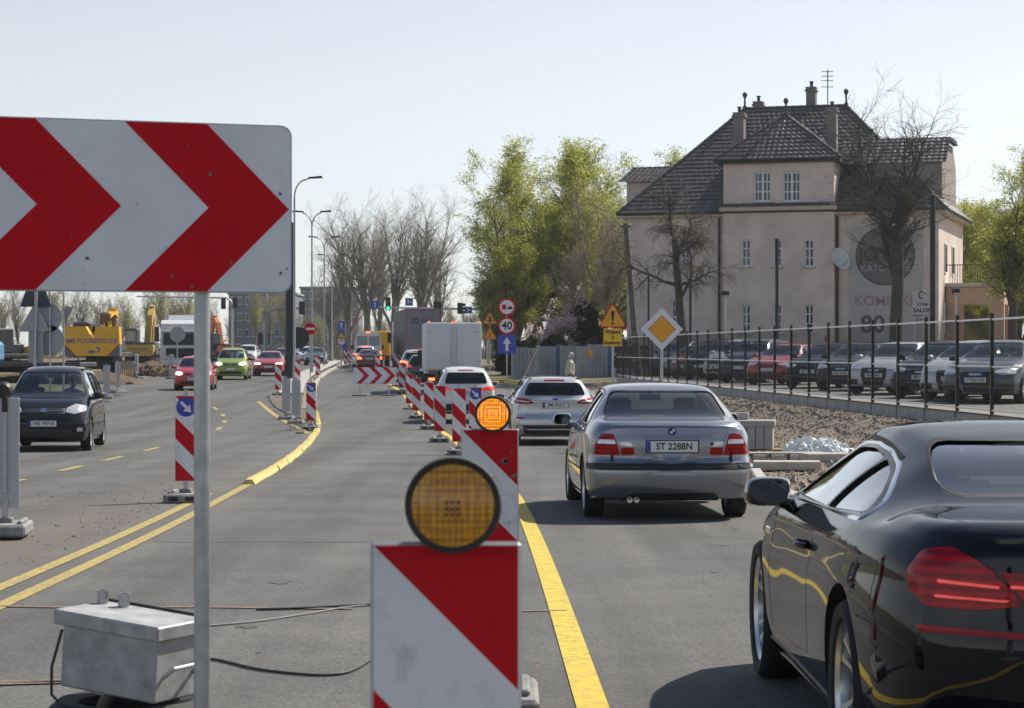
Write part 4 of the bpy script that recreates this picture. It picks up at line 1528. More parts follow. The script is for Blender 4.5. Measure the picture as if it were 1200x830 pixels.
	for d, polys in sp.get('pillars', []):
		for s in ('S', 'P'):
			m = MB()
			for p in polys:
				pj.panel(wpoly(p), s, .002, m, skirt=0)
			add('pillar_cover', m.mesh('pillar', TRIM, 60))
	# panels
	for (name, d, poly, off, m, mir) in sp.get('panels', []):
		if d in ('S', 'P'):
			poly = wpoly(poly)
			q = rounded(poly, .02, 3) if len(poly) < 9 else poly
			for s in ('S', 'P'):
				add(name, pj.panel(q, s, off).mesh(name, m, 40))
		elif d == 'T':
			q = [(x, y - L / 2) for x, y in poly]
			add(name, pj.panel(q, 'T', off).mesh(name, m, 40))
		else:
			q = rounded(poly, .018, 3) if len(poly) < 9 else poly
			add(name, pj.panel(q, d, off).mesh(name, m, 40))
			if mir:
				add(name, pj.panel(mirror(q), d, off).mesh(name, m, 40))
	for (name, d, pts, w, off, m, mir) in sp.get('ribbons', []):
		if d in ('S', 'P'):
			for s in ('S', 'P'):
				add(name, pj.ribbon(wpoly(pts), s, w, off).mesh(name, m, 60))
		elif d == 'T':
			q = [(x, y - L / 2) for x, y in pts]
			add(name, pj.ribbon(q, 'T', w, off).mesh(name, m, 60))
			if mir:
				add(name, pj.ribbon([(-x, y) for x, y in q], 'T', w, off).mesh(name, m, 60))
		else:
			add(name, pj.ribbon(pts, d, w, off).mesh(name, m, 60))
			if mir:
				add(name, pj.ribbon([(-x, z) for x, z in pts], d, w, off).mesh(name, m, 60))
	# wheels
	tm, rm = wheel_meshes(Rw, sp['wheel'][1], sp['wheel'][2], sp['wheel'][3])
	for yy in (ya, yf):
		for s in (-1, 1):
			w = add('wheel', None, None, (s * (W / 2 - sp['wheel'][1] / 2 - .012), yy, Rw), 0 if s > 0 else math.pi)
			add('tyre', tm, w)
			add('rim', rm, w)
	# mirrors
	my, mz = sp['mirror'][0] - L / 2, sp['mirror'][1]
	for s in (-1, 1):
		h, nn = pj.cast(my, mz - .04, 'S' if s > 0 else 'P')
		m = MB()
		k = sp['mirror'][2]
		prof = [(-.10, .5), (-.095, .9), (-.06, 1.0), (.0, .95), (.05, .7), (.075, .3)]
		cx_ = h.x + s * sp.get('mirror_out', .15) * k
		ringn = 18
		for (yy, sc) in prof:
			for q in range(ringn):
				a = 2 * math.pi * q / ringn
				ex = math.copysign(abs(math.cos(a)) ** .55, math.cos(a)) * .105 * k * sc
				ez = math.copysign(abs(math.sin(a)) ** .6, math.sin(a)) * .068 * k * sc
				m.v.append((cx_ + ex - s * ez * .15, my + yy, mz + .035 + ez))
		for i in range(len(prof) - 1):
			for q in range(ringn):
				l = (q + 1) % ringn
				m.f.append((i * ringn + q, i * ringn + l, (i + 1) * ringn + l, (i + 1) * ringn + q))
		m.f += [tuple(range(ringn)), tuple(range(len(prof) * ringn - 1, (len(prof) - 1) * ringn - 1, -1))]
		m.m = [0] * len(m.f)
		m.tube([(h.x - s * .03, my + .02, mz - .035), (cx_ - s * .03, my + .0, mz - .005)], [.035, .022], 8)
		mi_ = add('door_mirror', m.mesh('mirror', sp.get('mirror_mat', P_SILV), 50, recalc=True), None, paint=sp.get('mirror_paint', True))
		g = MB()
		g.v = [(cx_ + math.copysign(abs(math.cos(2 * math.pi * q / 18)) ** .55, math.cos(2 * math.pi * q / 18)) * .09 * k, my - .101, mz + .035 + math.copysign(abs(math.sin(2 * math.pi * q / 18)) ** .6, math.sin(2 * math.pi * q / 18)) * .055 * k) for q in range(18)]
		g.f = [tuple(range(18))]
		g.m = [0]
		add('mirror_glass', g.mesh('mg', mat('mirror_glass', (.07, .075, .09), .05, metal=1.), recalc=False), mi_)
	# interior
	sy = sp.get('seat_t', L * .5) - L / 2
	for s in (-1, 1):
		m = MB()
		x = s * W * .21
		m.box((x, sy + .2, .52), (.48, .5, .2), bev=.06)
		m.box((x, sy - .1, .82), (.46, .14, .56), bev=.06, rx=R(14))
		m.box((x, sy - .18, 1.16), (.26, .09, .17), bev=.04, rx=R(8))
		add('seat', m.mesh('seat', sp.get('seat_mat', SEATM), 50))
	if sp.get('bench_t'):
		by = sp['bench_t'] - L / 2
		m = MB()
		m.box((0, by, .78), (W * .66, .16, .52), bev=.06, rx=R(16))
		m.box((0, by + .25, .5), (W * .66, .5, .16), bev=.05)
		for x in (-.4, .4):
			m.box((x, by - .09, 1.06), (.25, .08, .12), bev=.03)
		add('rear_bench', m.mesh('bench', sp.get('seat_mat', SEATM), 50))
	dy = sp.get('dash_t', L * .68) - L / 2
	m = MB().box((0, dy, .84), (W * .74, .42, .14), bev=.05)
	add('dashboard', m.mesh('dash', INTER, 50))
	st = MB()
	st.tube([(-W * .21 + .18 * math.cos(a * .3142), dy - .35 - .06 * math.sin(a * .3142), .93 + .17 * math.sin(a * .3142)) for a in range(20)], .014, 6, closed=True)
	st.tube([(-W * .21, dy - .1, .88), (-W * .21, dy - .33, .93)], .03, 8)
	st.box((-W * .21, dy - .345, .93), (.3, .02, .04))
	add('steering_wheel', st.mesh('wheel', INTER, 50))
	mi = MB().box((0, y_fg + .12, top(sp['fg_t']) - .15), (.24, .03, .075), bev=.02)
	mi.tube([(0, y_fg + .12, top(sp['fg_t']) - .12), (0, y_fg + .14, top(sp['fg_t']) - .06)], .01, 6)
	add('rear_view_mirror', mi.mesh('rvm', INTER, 50))
	# number plates
	for d, z, c in sp.get('plates', []):
		h, nn = pj.cast(0, z, d)
		h2, _ = pj.cast(.26, z, d)
		yy = min(h.y, h2.y) - .012 if d == 'R' else max(h.y, h2.y) + .012
		pi_ = add('number_plate', MB().box((0, 0, 0), (.52, .012, .114), bev=.004).mesh('plate', PLATE), None, (0, yy, z), 0 if d == 'R' else math.pi)
		add('country_band', MB().box((-.242, -.0075, 0), (.034, .002, .106)).mesh('band', PLATE_BLUE), pi_)
		add('plate_surround', MB().box((0, .006, 0), (.55, .014, .135), bev=.004).mesh('surround', TRIM), pi_)
	TEMPL[key] = (parts, pj, sp, half, warp)
	return TEMPL[key]
def place_car(key, sp, name, label, cat, loc, rz, pt, group=None, plate=None, override=None):
	parts, pj, sp, half, warp = car_template(key, sp)
	t = thing(name, label, cat, loc, rz, group)
	objs = []
	for i, (nm, me, par, lc, prz, pnt) in enumerate(parts):
		p = t if par is None else objs[par]
		if me is None:
			o = part_empty(nm, p, lc, prz)
		else:
			o = put(nm, me, p, lc, prz)
			if pnt:
				o.material_slots[0].link = 'OBJECT'
				o.material_slots[0].material = pt
			if override and nm in override:
				o.material_slots[0].link = 'OBJECT'
				o.material_slots[0].material = override[nm]
		objs.append(o)
		if nm == 'number_plate' and plate and abs(prz) < 1 and plate[0]:
			text('lettering', plate[0], .098, BLACK, o, (.018, -.0072, 0), bold=.002, xs=.93)
		if nm == 'number_plate' and plate and abs(prz) > 1 and len(plate) > 1 and plate[1]:
			text('lettering', plate[1], .098, BLACK, o, (.018, -.0072, 0), bold=.002, xs=.93)
	return t, pj
# ---------------------------------------------------------------- shapes of the individual models
E46 = dict(L=4.47, W=1.74, H=1.415, wb=2.725, axle_r=.98, wheel=(.315, .21, 5, 'double'), seg=4, nst=84,
	top=[(0, .985), (.1, 1.025), (.5, 1.055), (.62, 1.07), (1.2, 1.34), (1.5, 1.395), (2.0, 1.415), (2.45, 1.38), (2.65, 1.32), (3.35, .985), (3.9, .90), (4.3, .78), (4.47, .66)],
	belt=[(0, .93), (.5, .965), (1.5, .94), (3.2, .91), (3.9, .84), (4.3, .70), (4.47, .58)],
	hw=[(0, .775), (.06, .815), (.18, .843), (.5, .862), (1.2, .87), (3.2, .865), (4.0, .85), (4.47, .80)],
	rw=[(0, .62), (.08, .68), (.2, .71), (.5, .735), (.75, .66), (1.3, .60), (2.2, .595), (2.6, .60), (3.3, .70), (3.6, .72), (4.47, .66)],
	rear=[(.15, .16), (.26, .08), (.36, .02), (.5, 0), (.58, .01), (.615, .05), (.64, .075), (.8, .07), (.9, .09), (1.0, .105), (1.2, .2)],
	front=[(.15, .12), (.3, .03), (.5, 0), (.7, .08), (.9, .2)],
	cabin=(.85, 3.2), seat_t=2.35, bench_t=1.35, dash_t=3.0,
	side=[[(1.12, .99), (1.45, 1.29), (1.72, 1.325), (1.79, .985)], [(1.85, .985), (1.80, 1.325), (2.25, 1.325), (2.6, 1.24), (3.05, .975)]],
	surround=[(1.02, .972), (1.42, 1.315), (1.75, 1.345), (2.3, 1.345), (2.65, 1.26), (3.13, .955)], sw=.02, surround_mat=TRIM,
	rearglass=[(-.665, 1.065), (.665, 1.065), (.545, 1.335), (-.545, 1.335)], rg_t=1.55,
	frontglass=[(-.66, .99), (.66, .99), (.52, 1.335), (-.52, 1.335)], fg_t=2.3,
	mirror=(2.95, .95, 1.0), mirror_paint=True, plates=[('R', .775, 0)],
	panels=[
		('tail_lamp', 'R', [(-.80, .685), (-.535, .685), (-.56, .80), (-.60, .905), (-.715, .905), (-.775, .80)], .006, L_RED, True),
		('lamp_clear_band', 'R', [(-.757, .80), (-.572, .80), (-.583, .845), (-.745, .845)], .009, L_CLEAR, True),
		('boot_lamp', 'R', [(-.525, .685), (-.385, .685), (-.395, .765), (-.525, .765)], .006, L_RED, True),
		('boot_lamp_clear', 'R', [(-.525, .772), (-.396, .772), (-.425, .825), (-.53, .825)], .006, L_CLEAR, True),
		('bumper_strip', 'R', [(-.83, .535), (.83, .535), (.83, .60), (-.83, .60)], .010, TRIM, False),
		('bumper_strip', 'S', [(.12, .535), (.50, .535), (.50, .60), (.12, .60)], .006, TRIM, False),
		('rear_valance', 'R', [(-.52, .205), (.52, .205), (.44, .30), (-.44, .30)], .005, TRIM, False),
		('boot_grip', 'R', [(-.30, .86), (.30, .86), (.29, .885), (-.29, .885)], .012, P_SILV, False)],
	ribbons=[('panel_gap', 'R', [(-.53, .66), (-.53, .70)], .006, .001, SEAM, True),
		('panel_gap', 'R', [(-.50, .655), (.50, .655)], .008, .001, SEAM, False),
		('panel_gap', 'R', [(-.53, .83), (-.575, .92), (-.60, .975)], .007, .001, SEAM, True),
		('panel_gap', 'T', [(-.62, .12), (-.66, .45), (-.66, .62)], .007, .001, SEAM, True),
		('panel_gap', 'S', [(1.80, .32), (1.82, .6), (1.82, .93)], .007, .001, SEAM, False),
		('panel_gap', 'S', [(3.0, .32), (3.02, .6), (3.05, .9)], .007, .001, SEAM, False),
		('panel_gap', 'S', [(.97, .66), (1.05, .8), (1.15, .93)], .007, .001, SEAM, False),
		('door_moulding', 'S', [(1.35, .50), (3.5, .50)], .035, .008, TRIM, False),
		('sill_line', 'S', [(1.35, .30), (3.0, .30)], .012, .001, SEAM, False)])
F13 = dict(L=4.894, W=1.894, H=1.369, wb=2.855, axle_r=1.12, wheel=(.345, .245, 5, 'double'), seg=6, nst=110,
	top=[(0, .955), (.06, 1.02), (.18, 1.045), (.5, 1.05), (.85, 1.06), (1.0, 1.085), (1.5, 1.235), (1.9, 1.302), (2.3, 1.335), (2.6, 1.33), (2.9, 1.275), (3.6, 1.0), (4.2, .90), (4.65, .76), (4.894, .62)],
	belt=[(0, .925), (.5, .965), (1.0, .97), (1.6, .955), (2.4, .935), (3.4, .92), (4.2, .84), (4.65, .70), (4.894, .56)],
	hw=[(0, .775), (.06, .825), (.16, .87), (.38, .912), (.9, .940), (1.3, .946), (2.2, .936), (3.0, .932), (3.7, .938), (4.1, .938), (4.6, .90), (4.894, .84)],
	rw=[(0, .60), (.06, .655), (.16, .705), (.38, .735), (.6, .735), (.9, .665), (1.3, .585), (1.8, .555), (2.4, .56), (2.9, .58), (3.5, .70), (4.0, .76), (4.894, .68)],
	rear=[(.15, .20), (.26, .12), (.38, .04), (.5, .005), (.62, 0), (.7, .012), (.8, .024), (.9, .034), (1.0, .05), (1.05, .07), (1.2, .14)],
	front=[(.15, .12), (.3, .03), (.5, 0), (.65, .06), (.9, .25)],
	cr=.36, pr=3.0, cf=.5, tumble=.972, sh=.92, zm=.62,
	cabin=(1.05, 3.45), seat_t=2.35, bench_t=1.55, dash_t=3.2, seat_mat=mat('car_seat_leather', (.16, .155, .15), .6),
	side=[[(1.30, 1.005), (1.42, 1.07), (1.68, 1.143), (1.95, 1.188), (2.16, .972)], [(2.20, .97), (1.99, 1.192), (2.3, 1.216), (2.62, 1.21), (2.95, 1.13), (3.42, .965)]],
	surround=[(1.20, .985), (1.27, 1.04), (1.42, 1.095), (1.7, 1.172), (2.0, 1.217), (2.35, 1.238), (2.66, 1.23), (2.98, 1.15), (3.52, .945)], sw=.018, surround_mat=CHROME,
	rearglass=[(-.57, 1.085), (.57, 1.085), (.50, 1.275), (-.50, 1.275)], rg_t=1.95, rg_r=.10,
	frontglass=[(-.70, 1.0), (.70, 1.0), (.54, 1.285), (-.54, 1.285)], fg_t=2.7,
	mirror_out=.10, mirror=(3.2, .945, 1.02), mirror_paint=False, mirror_mat=mat('gloss_black', (.008, .008, .009), .12, coat=1.),
	plates=[],
	panels=[
		('tail_lamp', 'R', [(-.815, .80), (-.82, .87), (-.77, .945), (-.69, .962), (-.58, .90), (-.475, .775), (-.62, .755), (-.77, .757)], .007, L_RED, True),
		('boot_lamp', 'R', [(-.465, .775), (-.555, .885), (-.30, .868), (-.11, .862), (-.11, .80), (-.30, .775)], .006, L_RED, True),
		('lamp_light_bar', 'R', [(-.74, .842), (-.55, .828), (-.55, .838), (-.74, .854)], .0105, L_REDLIT, True),
		('lamp_light_bar', 'R', [(-.75, .792), (-.53, .784), (-.52, .792), (-.75, .802)], .0105, L_REDLIT, True),
		('lamp_light_bar', 'R', [(-.52, .830), (-.14, .822), (-.14, .834), (-.52, .842)], .0095, L_REDLIT, True),
		('lamp_light_bar', 'R', [(-.46, .792), (-.14, .800), (-.14, .810), (-.47, .802)], .0095, L_REDLIT, True),
		('bumper_reflector', 'R', [(-.80, .672), (-.46, .664), (-.44, .682), (-.80, .696)], .006, L_RED, True),
		('boot_handle', 'R', [(-.34, .848), (-.14, .842), (-.14, .858), (-.33, .864)], .012, CHROME, True),
		('rear_diffuser', 'R', [(-.6, .22), (.6, .22), (.52, .40), (-.52, .40)], .006, TRIM, False),
		('roof_strip', 'T', [(-.60, 1.75), (-.575, 1.75), (-.55, 2.7), (-.57, 2.7)], .003, SEAM, False),
		('roof_strip', 'T', [(.60, 1.75), (.575, 1.75), (.55, 2.7), (.57, 2.7)], .003, SEAM, False)],
	ribbons=[('panel_gap', 'R', [(-.47, .765), (-.40, .69), (-.25, .655), (.25, .655), (.40, .69), (.47, .765)], .008, .001, SEAM, False),
		('panel_gap', 'T', [(-.60, .16), (-.66, .5), (-.69, .95)], .007, .001, SEAM, True),
		('panel_gap', 'S', [(2.12, .36), (2.07, .6), (2.08, .8), (2.13, .955)], .007, .001, SEAM, False),
		('panel_gap', 'S', [(3.37, .33), (3.42, .6), (3.40, .8), (3.44, .93)], .007, .001, SEAM, False),
		('panel_gap', 'S', [(2.12, .36), (2.6, .33), (3.37, .33)], .007, .001, SEAM, False),
		('panel_gap', 'S', [(.42, .72), (.6, .70), (.78, .66)], .006, .001, SEAM, False),
		('panel_gap', 'R', [(-.60, .905), (-.62, .95), (-.60, 1.0)], .007, .001, SEAM, True),
		('boot_lip', 'R', [(-.56, .985), (-.3, .998), (.3, .998), (.56, .985)], .022, .010, P_BLACK, False),
		('sill_trim', 'S', [(1.55, .26), (3.5, .26)], .03, .008, TRIM, False)])
def extras_f13(t, pj):
	L = F13['L']
	for d, s in (('S', 1), ('P', -1)):
		h, n = pj.cast(2.33 - L / 2, .80, d)
		m = MB().tube([(h.x + s * .008, 2.22 - L / 2, .80), (h.x + s * .035, 2.25 - L / 2, .803), (h.x + s * .036, 2.40 - L / 2, .803), (h.x + s * .006, 2.44 - L / 2, .802)], .013, 8)
		m.build('door_handle', P_BLACK, t, 50)
		h, n = pj.cast(3.62 - L / 2, .76, d)
		MB().box((h.x + s * .002, 3.60 - L / 2, .765), (.012, .16, .035), bev=.004).build('side_vent', CHROME, t)
MONDEO = dict(L=4.87, W=1.85, H=1.5, wb=2.85, axle_r=1.08, wheel=(.33, .22, 5, 'plain'),
	top=[(0, .98), (.08, 1.05), (.35, 1.38), (.5, 1.455), (1.0, 1.49), (2.2, 1.5), (2.8, 1.45), (3.0, 1.39), (3.8, 1.02), (4.4, .9), (4.87, .66)],
	belt=[(0, .95), (.5, .99), (1.5, .97), (3.4, .92), (4.2, .84), (4.87, .56)],
	hw=[(0, .80), (.08, .845), (.25, .885), (.6, .91), (1.2, .925), (3.5, .92), (4.3, .9), (4.87, .80)],
	rw=[(0, .66), (.4, .62), (1.0, .60), (2.4, .60), (3.0, .62), (3.8, .74), (4.87, .66)],
	rear=[(.15, .14), (.3, .04), (.5, 0), (.62, .02), (.68, .08), (.85, .09), (1.0, .07), (1.3, .02), (1.5, .0)],
	front=[(.15, .12), (.3, .03), (.5, 0), (.7, .08), (.9, .2)], cr=.3,
	cabin=(.42, 3.6), seat_t=2.5, bench_t=1.5, dash_t=3.3, side_glass=GLASS_D, rear_glass=GLASS_D,
	side=[[(.48, 1.03), (.62, 1.34), (1.25, 1.38), (1.3, 1.02)], [(1.37, 1.02), (1.33, 1.38), (2.05, 1.40), (2.1, 1.0)], [(2.17, 1.0), (2.13, 1.40), (2.65, 1.385), (3.0, 1.29), (3.6, .985)]],
	rearglass=[(-.66, 1.09), (.66, 1.09), (.55, 1.36), (-.55, 1.36)], rg_t=.75,
	frontglass=[(-.7, 1.04), (.7, 1.04), (.56, 1.40), (-.56, 1.40)], fg_t=2.8,
	mirror=(3.4, .98, 1.0), plates=[('R', .885, 0)],
	panels=[('tail_lamp', 'R', [(-.87, .96), (-.84, 1.05), (-.56, 1.005), (-.44, .925), (-.60, .905), (-.85, .92)], .008, L_RED, True),
		('lamp_clear_band', 'R', [(-.80, .955), (-.56, .945), (-.52, .965), (-.80, .99)], .011, L_CLEAR, True),
		('roof_spoiler_lamp', 'R', [(-.22, 1.40), (.22, 1.40), (.22, 1.418), (-.22, 1.418)], .012, L_RED, False),
		('bumper_trim', 'R', [(-.80, .26), (.80, .26), (.82, .46), (-.82, .46)], .008, TRIM, False),
		('bumper_chrome', 'R', [(-.70, .36), (.70, .36), (.72, .385), (-.72, .385)], .012, CHROME, False),
		('bumper_reflector', 'R', [(-.84, .60), (-.66, .59), (-.66, .62), (-.84, .63)], .008, L_RED, True)],
	ribbons=[('panel_gap', 'R', [(-.56, .90), (-.60, .70), (-.50, .60), (.50, .60), (.60, .70), (.56, .90)], .008, .001, SEAM, False),
		('roof_rail', 'S', [(.55, 1.43), (1.5, 1.455), (2.6, 1.45)], .03, .03, CHROME, False),
		('wiper', 'R', [(.0, 1.10), (.42, 1.13)], .02, .015, TRIM, False),
		('panel_gap', 'S', [(2.13, .35), (2.1, .95)], .007, .001, SEAM, False)])
LODGY = dict(L=4.5, W=1.75, H=1.68, wb=2.81, axle_r=.85, wheel=(.315, .2, 5, 'plain'),
	top=[(0, 1.0), (.08, 1.15), (.3, 1.55), (.5, 1.63), (1.2, 1.67), (2.2, 1.68), (2.7, 1.62), (2.95, 1.53), (3.55, 1.15), (3.65, 1.11), (4.2, .98), (4.4, .86), (4.5, .74)],
	belt=[(0, 1.0), (.5, 1.04), (1.5, 1.02), (3.3, 1.0), (4.0, .90), (4.4, .76), (4.5, .64)],
	hw=[(0, .83), (.5, .86), (1.2, .875), (3.3, .87), (4.1, .86), (4.5, .80)],
	rw=[(0, .72), (.5, .62), (1.2, .615), (2.4, .62), (2.9, .64), (3.5, .72), (4.5, .68)],
	rear=[(.15, .1), (.3, .03), (.5, 0), (.65, .05), (1.0, .06), (1.3, .02), (1.68, .0)],
	front=[(.15, .12), (.26, .04), (.4, .0), (.58, .0), (.64, .03), (.8, .06), (.95, .14), (1.1, .22)], cf=.34, pf=3.2,
	cabin=(.4, 3.45), seat_t=2.25, bench_t=1.2, dash_t=3.15,
	side=[[(.45, 1.10), (.62, 1.48), (1.15, 1.52), (1.22, 1.08)], [(1.29, 1.08), (1.22, 1.52), (1.98, 1.54), (2.02, 1.06)], [(2.09, 1.06), (2.05, 1.54), (2.55, 1.52), (2.88, 1.42), (3.32, 1.06)]],
	rearglass=[(-.6, 1.12), (.6, 1.12), (.54, 1.5), (-.54, 1.5)], rg_t=.7,
	frontglass=[(-.70, 1.13), (.70, 1.13), (.57, 1.565), (-.57, 1.565)], fg_t=2.6, surround=None,
	mirror=(3.15, 1.06, 1.05), mirror_paint=False, mirror_mat=TRIM, plates=[('F', .56, 1)],
	panels=[('headlamp', 'F', [(-.80, .80), (-.78, .90), (-.60, .94), (-.44, .86), (-.42, .78), (-.60, .74)], .008, L_CLEAR, True),
		('grille', 'F', [(-.41, .74), (.41, .74), (.41, .86), (-.41, .86)], .008, TRIM, False),
		('grille_bar', 'F', [(-.40, .79), (.40, .79), (.40, .805), (-.40, .805)], .014, CHROME, False),
		('emblem', 'F', [(-.07, .77), (.07, .77), (.05, .845), (-.05, .845)], .02, CHROME, False),
		('lower_intake', 'F', [(-.60, .30), (.60, .30), (.55, .45), (-.55, .45)], .008, TRIM, False),
		('fog_lamp', 'F', [(-.74, .40), (-.64, .40), (-.64, .48), (-.74, .48)], .01, L_CLEAR, True),
		('bonnet_seam', 'F', [(-.45, .88), (.45, .88), (.45, .886), (-.45, .886)], .003, SEAM, False)],
	ribbons=[('roof_rail', 'S', [(.6, 1.585), (1.5, 1.615), (2.5, 1.60)], .035, .035, TRIM, False),
		('panel_gap', 'S', [(2.06, .33), (2.05, 1.02)], .007, .001, SEAM, False),
		('panel_gap', 'S', [(3.2, .33), (3.25, 1.0)], .007, .001, SEAM, False),
		('door_handle', 'S', [(2.15, .93), (2.35, .935)], .03, .025, P_DGREY, False),
		('door_handle', 'S', [(1.3, .95), (1.5, .955)], .03, .025, P_DGREY, False),
		('door_moulding', 'S', [(1.3, .52), (3.3, .52)], .05, .008, TRIM, False)])
def suv_spec(rear_lit=False):
	return dict(L=4.35, W=1.78, H=1.64, wb=2.67, axle_r=.85, wheel=(.345, .22, 5, 'plain'), nst=60, seg=3,
	top=[(0, 1.0), (.08, 1.12), (.4, 1.50), (.6, 1.58), (1.3, 1.63), (2.0, 1.64), (2.5, 1.58), (2.75, 1.50), (3.4, 1.13), (4.0, 1.02), (4.2, .92), (4.35, .78)],
	belt=[(0, 1.0), (.5, 1.06), (1.5, 1.03), (3.1, 1.0), (3.8, .94), (4.2, .8), (4.35, .66)],
	hw=[(0, .78), (.08, .825), (.25, .86), (.5, .878), (1.2, .89), (3.2, .885), (4.0, .87), (4.35, .80)],
	rw=[(0, .66), (.5, .61), (1.2, .60), (2.2, .61), (2.7, .64), (3.4, .74), (4.35, .68)],
	rear=[(.15, .14), (.3, .04), (.5, 0), (.65, .05), (1.0, .06), (1.3, .02), (1.68, .0)],
	front=[(.15, .12), (.26, .04), (.45, .0), (.62, .0), (.8, .05), (.95, .14), (1.1, .22)], cf=.36, pf=3.,
	zb=[(0, .34), (.5, .26), (3.8, .26), (4.35, .3)],
	cabin=(.45, 3.25), seat_t=2.2, bench_t=1.25, dash_t=2.95, side_glass=GLASS_D, rear_glass=GLASS_D,
	side=[[(.55, 1.12), (.72, 1.45), (1.2, 1.48), (1.28, 1.09)], [(1.34, 1.09), (1.28, 1.49), (1.95, 1.49), (2.0, 1.07)], [(2.06, 1.07), (2.02, 1.49), (2.4, 1.47), (2.7, 1.38), (3.15, 1.06)]],
	rearglass=[(-.62, 1.14), (.62, 1.14), (.53, 1.46), (-.53, 1.46)], rg_t=.8,
	frontglass=[(-.70, 1.13), (.70, 1.13), (.57, 1.52), (-.57, 1.52)], fg_t=2.4,
	mirror=(2.95, 1.07, 1.05), plates=[('R', .86, 0), ('F', .55, 1)],
	panels=[('tail_lamp', 'R', [(-.85, .96), (-.84, 1.07), (-.60, 1.06), (-.44, 1.0), (-.46, .95), (-.62, .93)], .008, L_RED, True),
		('roof_spoiler_lamp', 'R', [(-.22, 1.515), (.22, 1.515), (.22, 1.535), (-.22, 1.535)], .012, L_RED, False),
		('bumper_trim', 'R', [(-.78, .36), (.78, .36), (.80, .56), (-.80, .56)], .008, TRIM, False),
		('headlamp', 'F', [(-.80, .84), (-.78, .93), (-.60, .95), (-.46, .89), (-.45, .82), (-.62, .80)], .008, L_CLEAR, True),
		('grille', 'F', [(-.44, .66), (.44, .66), (.46, .88), (-.46, .88)], .008, TRIM, False),
		('grille_bar', 'F', [(-.43, .76), (.43, .76), (.43, .785), (-.43, .785)], .016, CHROME, False),
		('lower_intake', 'F', [(-.70, .36), (.70, .36), (.62, .47), (-.62, .47)], .008, TRIM, False)],
	ribbons=[('roof_rail', 'S', [(.7, 1.54), (1.5, 1.57), (2.4, 1.56)], .03, .03, CHROME, False),
		('panel_gap', 'S', [(2.03, .38), (2.02, 1.03)], .008, .001, SEAM, False)])
def sedan_spec(kind):
	s = dict(E46)
	s.update(L=4.7, W=1.83, H=1.43, wb=2.81, axle_r=1.0, nst=64, seg=3, wheel=(.33, .22, 5, 'plain'),
		top=[(0, 1.0), (.1, 1.04), (.6, 1.07), (1.25, 1.36), (1.6, 1.415), (2.1, 1.43), (2.55, 1.40), (2.75, 1.34), (3.5, 1.0), (4.1, .92), (4.5, .80), (4.7, .68)],
		belt=[(0, .95), (.5, .98), (1.5, .96), (3.4, .93), (4.1, .86), (4.5, .73), (4.7, .60)],
		hw=[(0, .87), (.5, .90), (1.2, .913), (3.4, .91), (4.2, .90), (4.7, .83)],
		rw=[(0, .78), (.6, .72), (.85, .62), (1.3, .57), (2.2, .57), (2.7, .59), (3.5, .72), (4.7, .68)],
		front=[(.15, .10), (.3, .02), (.45, 0), (.62, .02), (.75, .07), (.95, .2)], cf=.40, pf=3.,
		cabin=(.9, 3.35), seat_t=2.5, bench_t=1.45, dash_t=3.15,
		side=[[(1.15, 1.01), (1.5, 1.30), (1.85, 1.335), (1.92, 1.0)], [(1.98, 1.0), (1.93, 1.335), (2.35, 1.34), (2.72, 1.25), (3.2, .99)]],
		surround=[(1.05, .99), (1.45, 1.33), (1.9, 1.36), (2.4, 1.36), (2.76, 1.275), (3.3, .97)], surround_mat=CHROME,
		rearglass=[(-.65, 1.08), (.65, 1.08), (.5, 1.345), (-.5, 1.345)], rg_t=1.6,
		frontglass=[(-.70, 1.01), (.70, 1.01), (.54, 1.355), (-.54, 1.355)], fg_t=2.4, mirror=(3.1, .97, 1.0), plates=[('F', .52, 1), ('R', .8, 0)],
		ribbons=[('panel_gap', 'S', [(1.95, .33), (1.95, .95)], .007, .001, SEAM, False), ('panel_gap', 'S', [(3.2, .33), (3.25, .92)], .007, .001, SEAM, False)],
		panels=[('headlamp', 'F', [(-.82, .66), (-.80, .76), (-.62, .775), (-.42, .73), (-.42, .67), (-.60, .63)], .008, L_CLEAR, True),
			('lower_intake', 'F', [(-.80, .27), (-.46, .27), (-.46, .42), (-.78, .42)], .008, TRIM, True),
			('tail_lamp', 'R', [(-.81, .76), (-.79, .93), (-.62, .93), (-.5, .84), (-.5, .76)], .008, L_RED, True)])
	if kind == 'frame':
		s['panels'] = s['panels'] + [('grille', 'F', [(-.26, .25), (.26, .25), (.34, .5), (.34, .70), (-.34, .70), (-.34, .5)], .01, TRIM, False),
			('emblem', 'F', [(-.15, .62), (.15, .62), (.15, .67), (-.15, .67)], .016, CHROME, False)]
		s['ribbons'] = s['ribbons'] + [('grille_frame', 'F', [(-.27, .24), (.27, .24), (.35, .5), (.35, .71), (-.35, .71), (-.35, .5), (-.27, .24)], .02, .014, CHROME, False)]
	elif kind == 'kidney':
		s['panels'] = s['panels'] + [('grille', 'F', [(-.28, .56), (-.03, .56), (-.03, .70), (-.26, .70)], .01, TRIM, True),
			('centre_intake', 'F', [(-.4, .27), (.4, .27), (.4, .42), (-.4, .42)], .008, TRIM, False)]
		s['ribbons'] = s['ribbons'] + [('grille_frame', 'F', [(-.28, .56), (-.03, .56), (-.03, .70), (-.26, .70), (-.28, .56)], .02, .014, CHROME, True)]
	else:
		s['panels'] = s['panels'] + [('grille', 'F', [(-.42, .66), (.42, .66), (.42, .73), (-.42, .73)], .01, TRIM, False),
			('grille_bar', 'F', [(-.41, .69), (.41, .69), (.41, .702), (-.41, .702)], .016, CHROME, False),
			('centre_intake', 'F', [(-.44, .27), (.44, .27), (.44, .42), (-.44, .42)], .008, TRIM, False)]
	return s
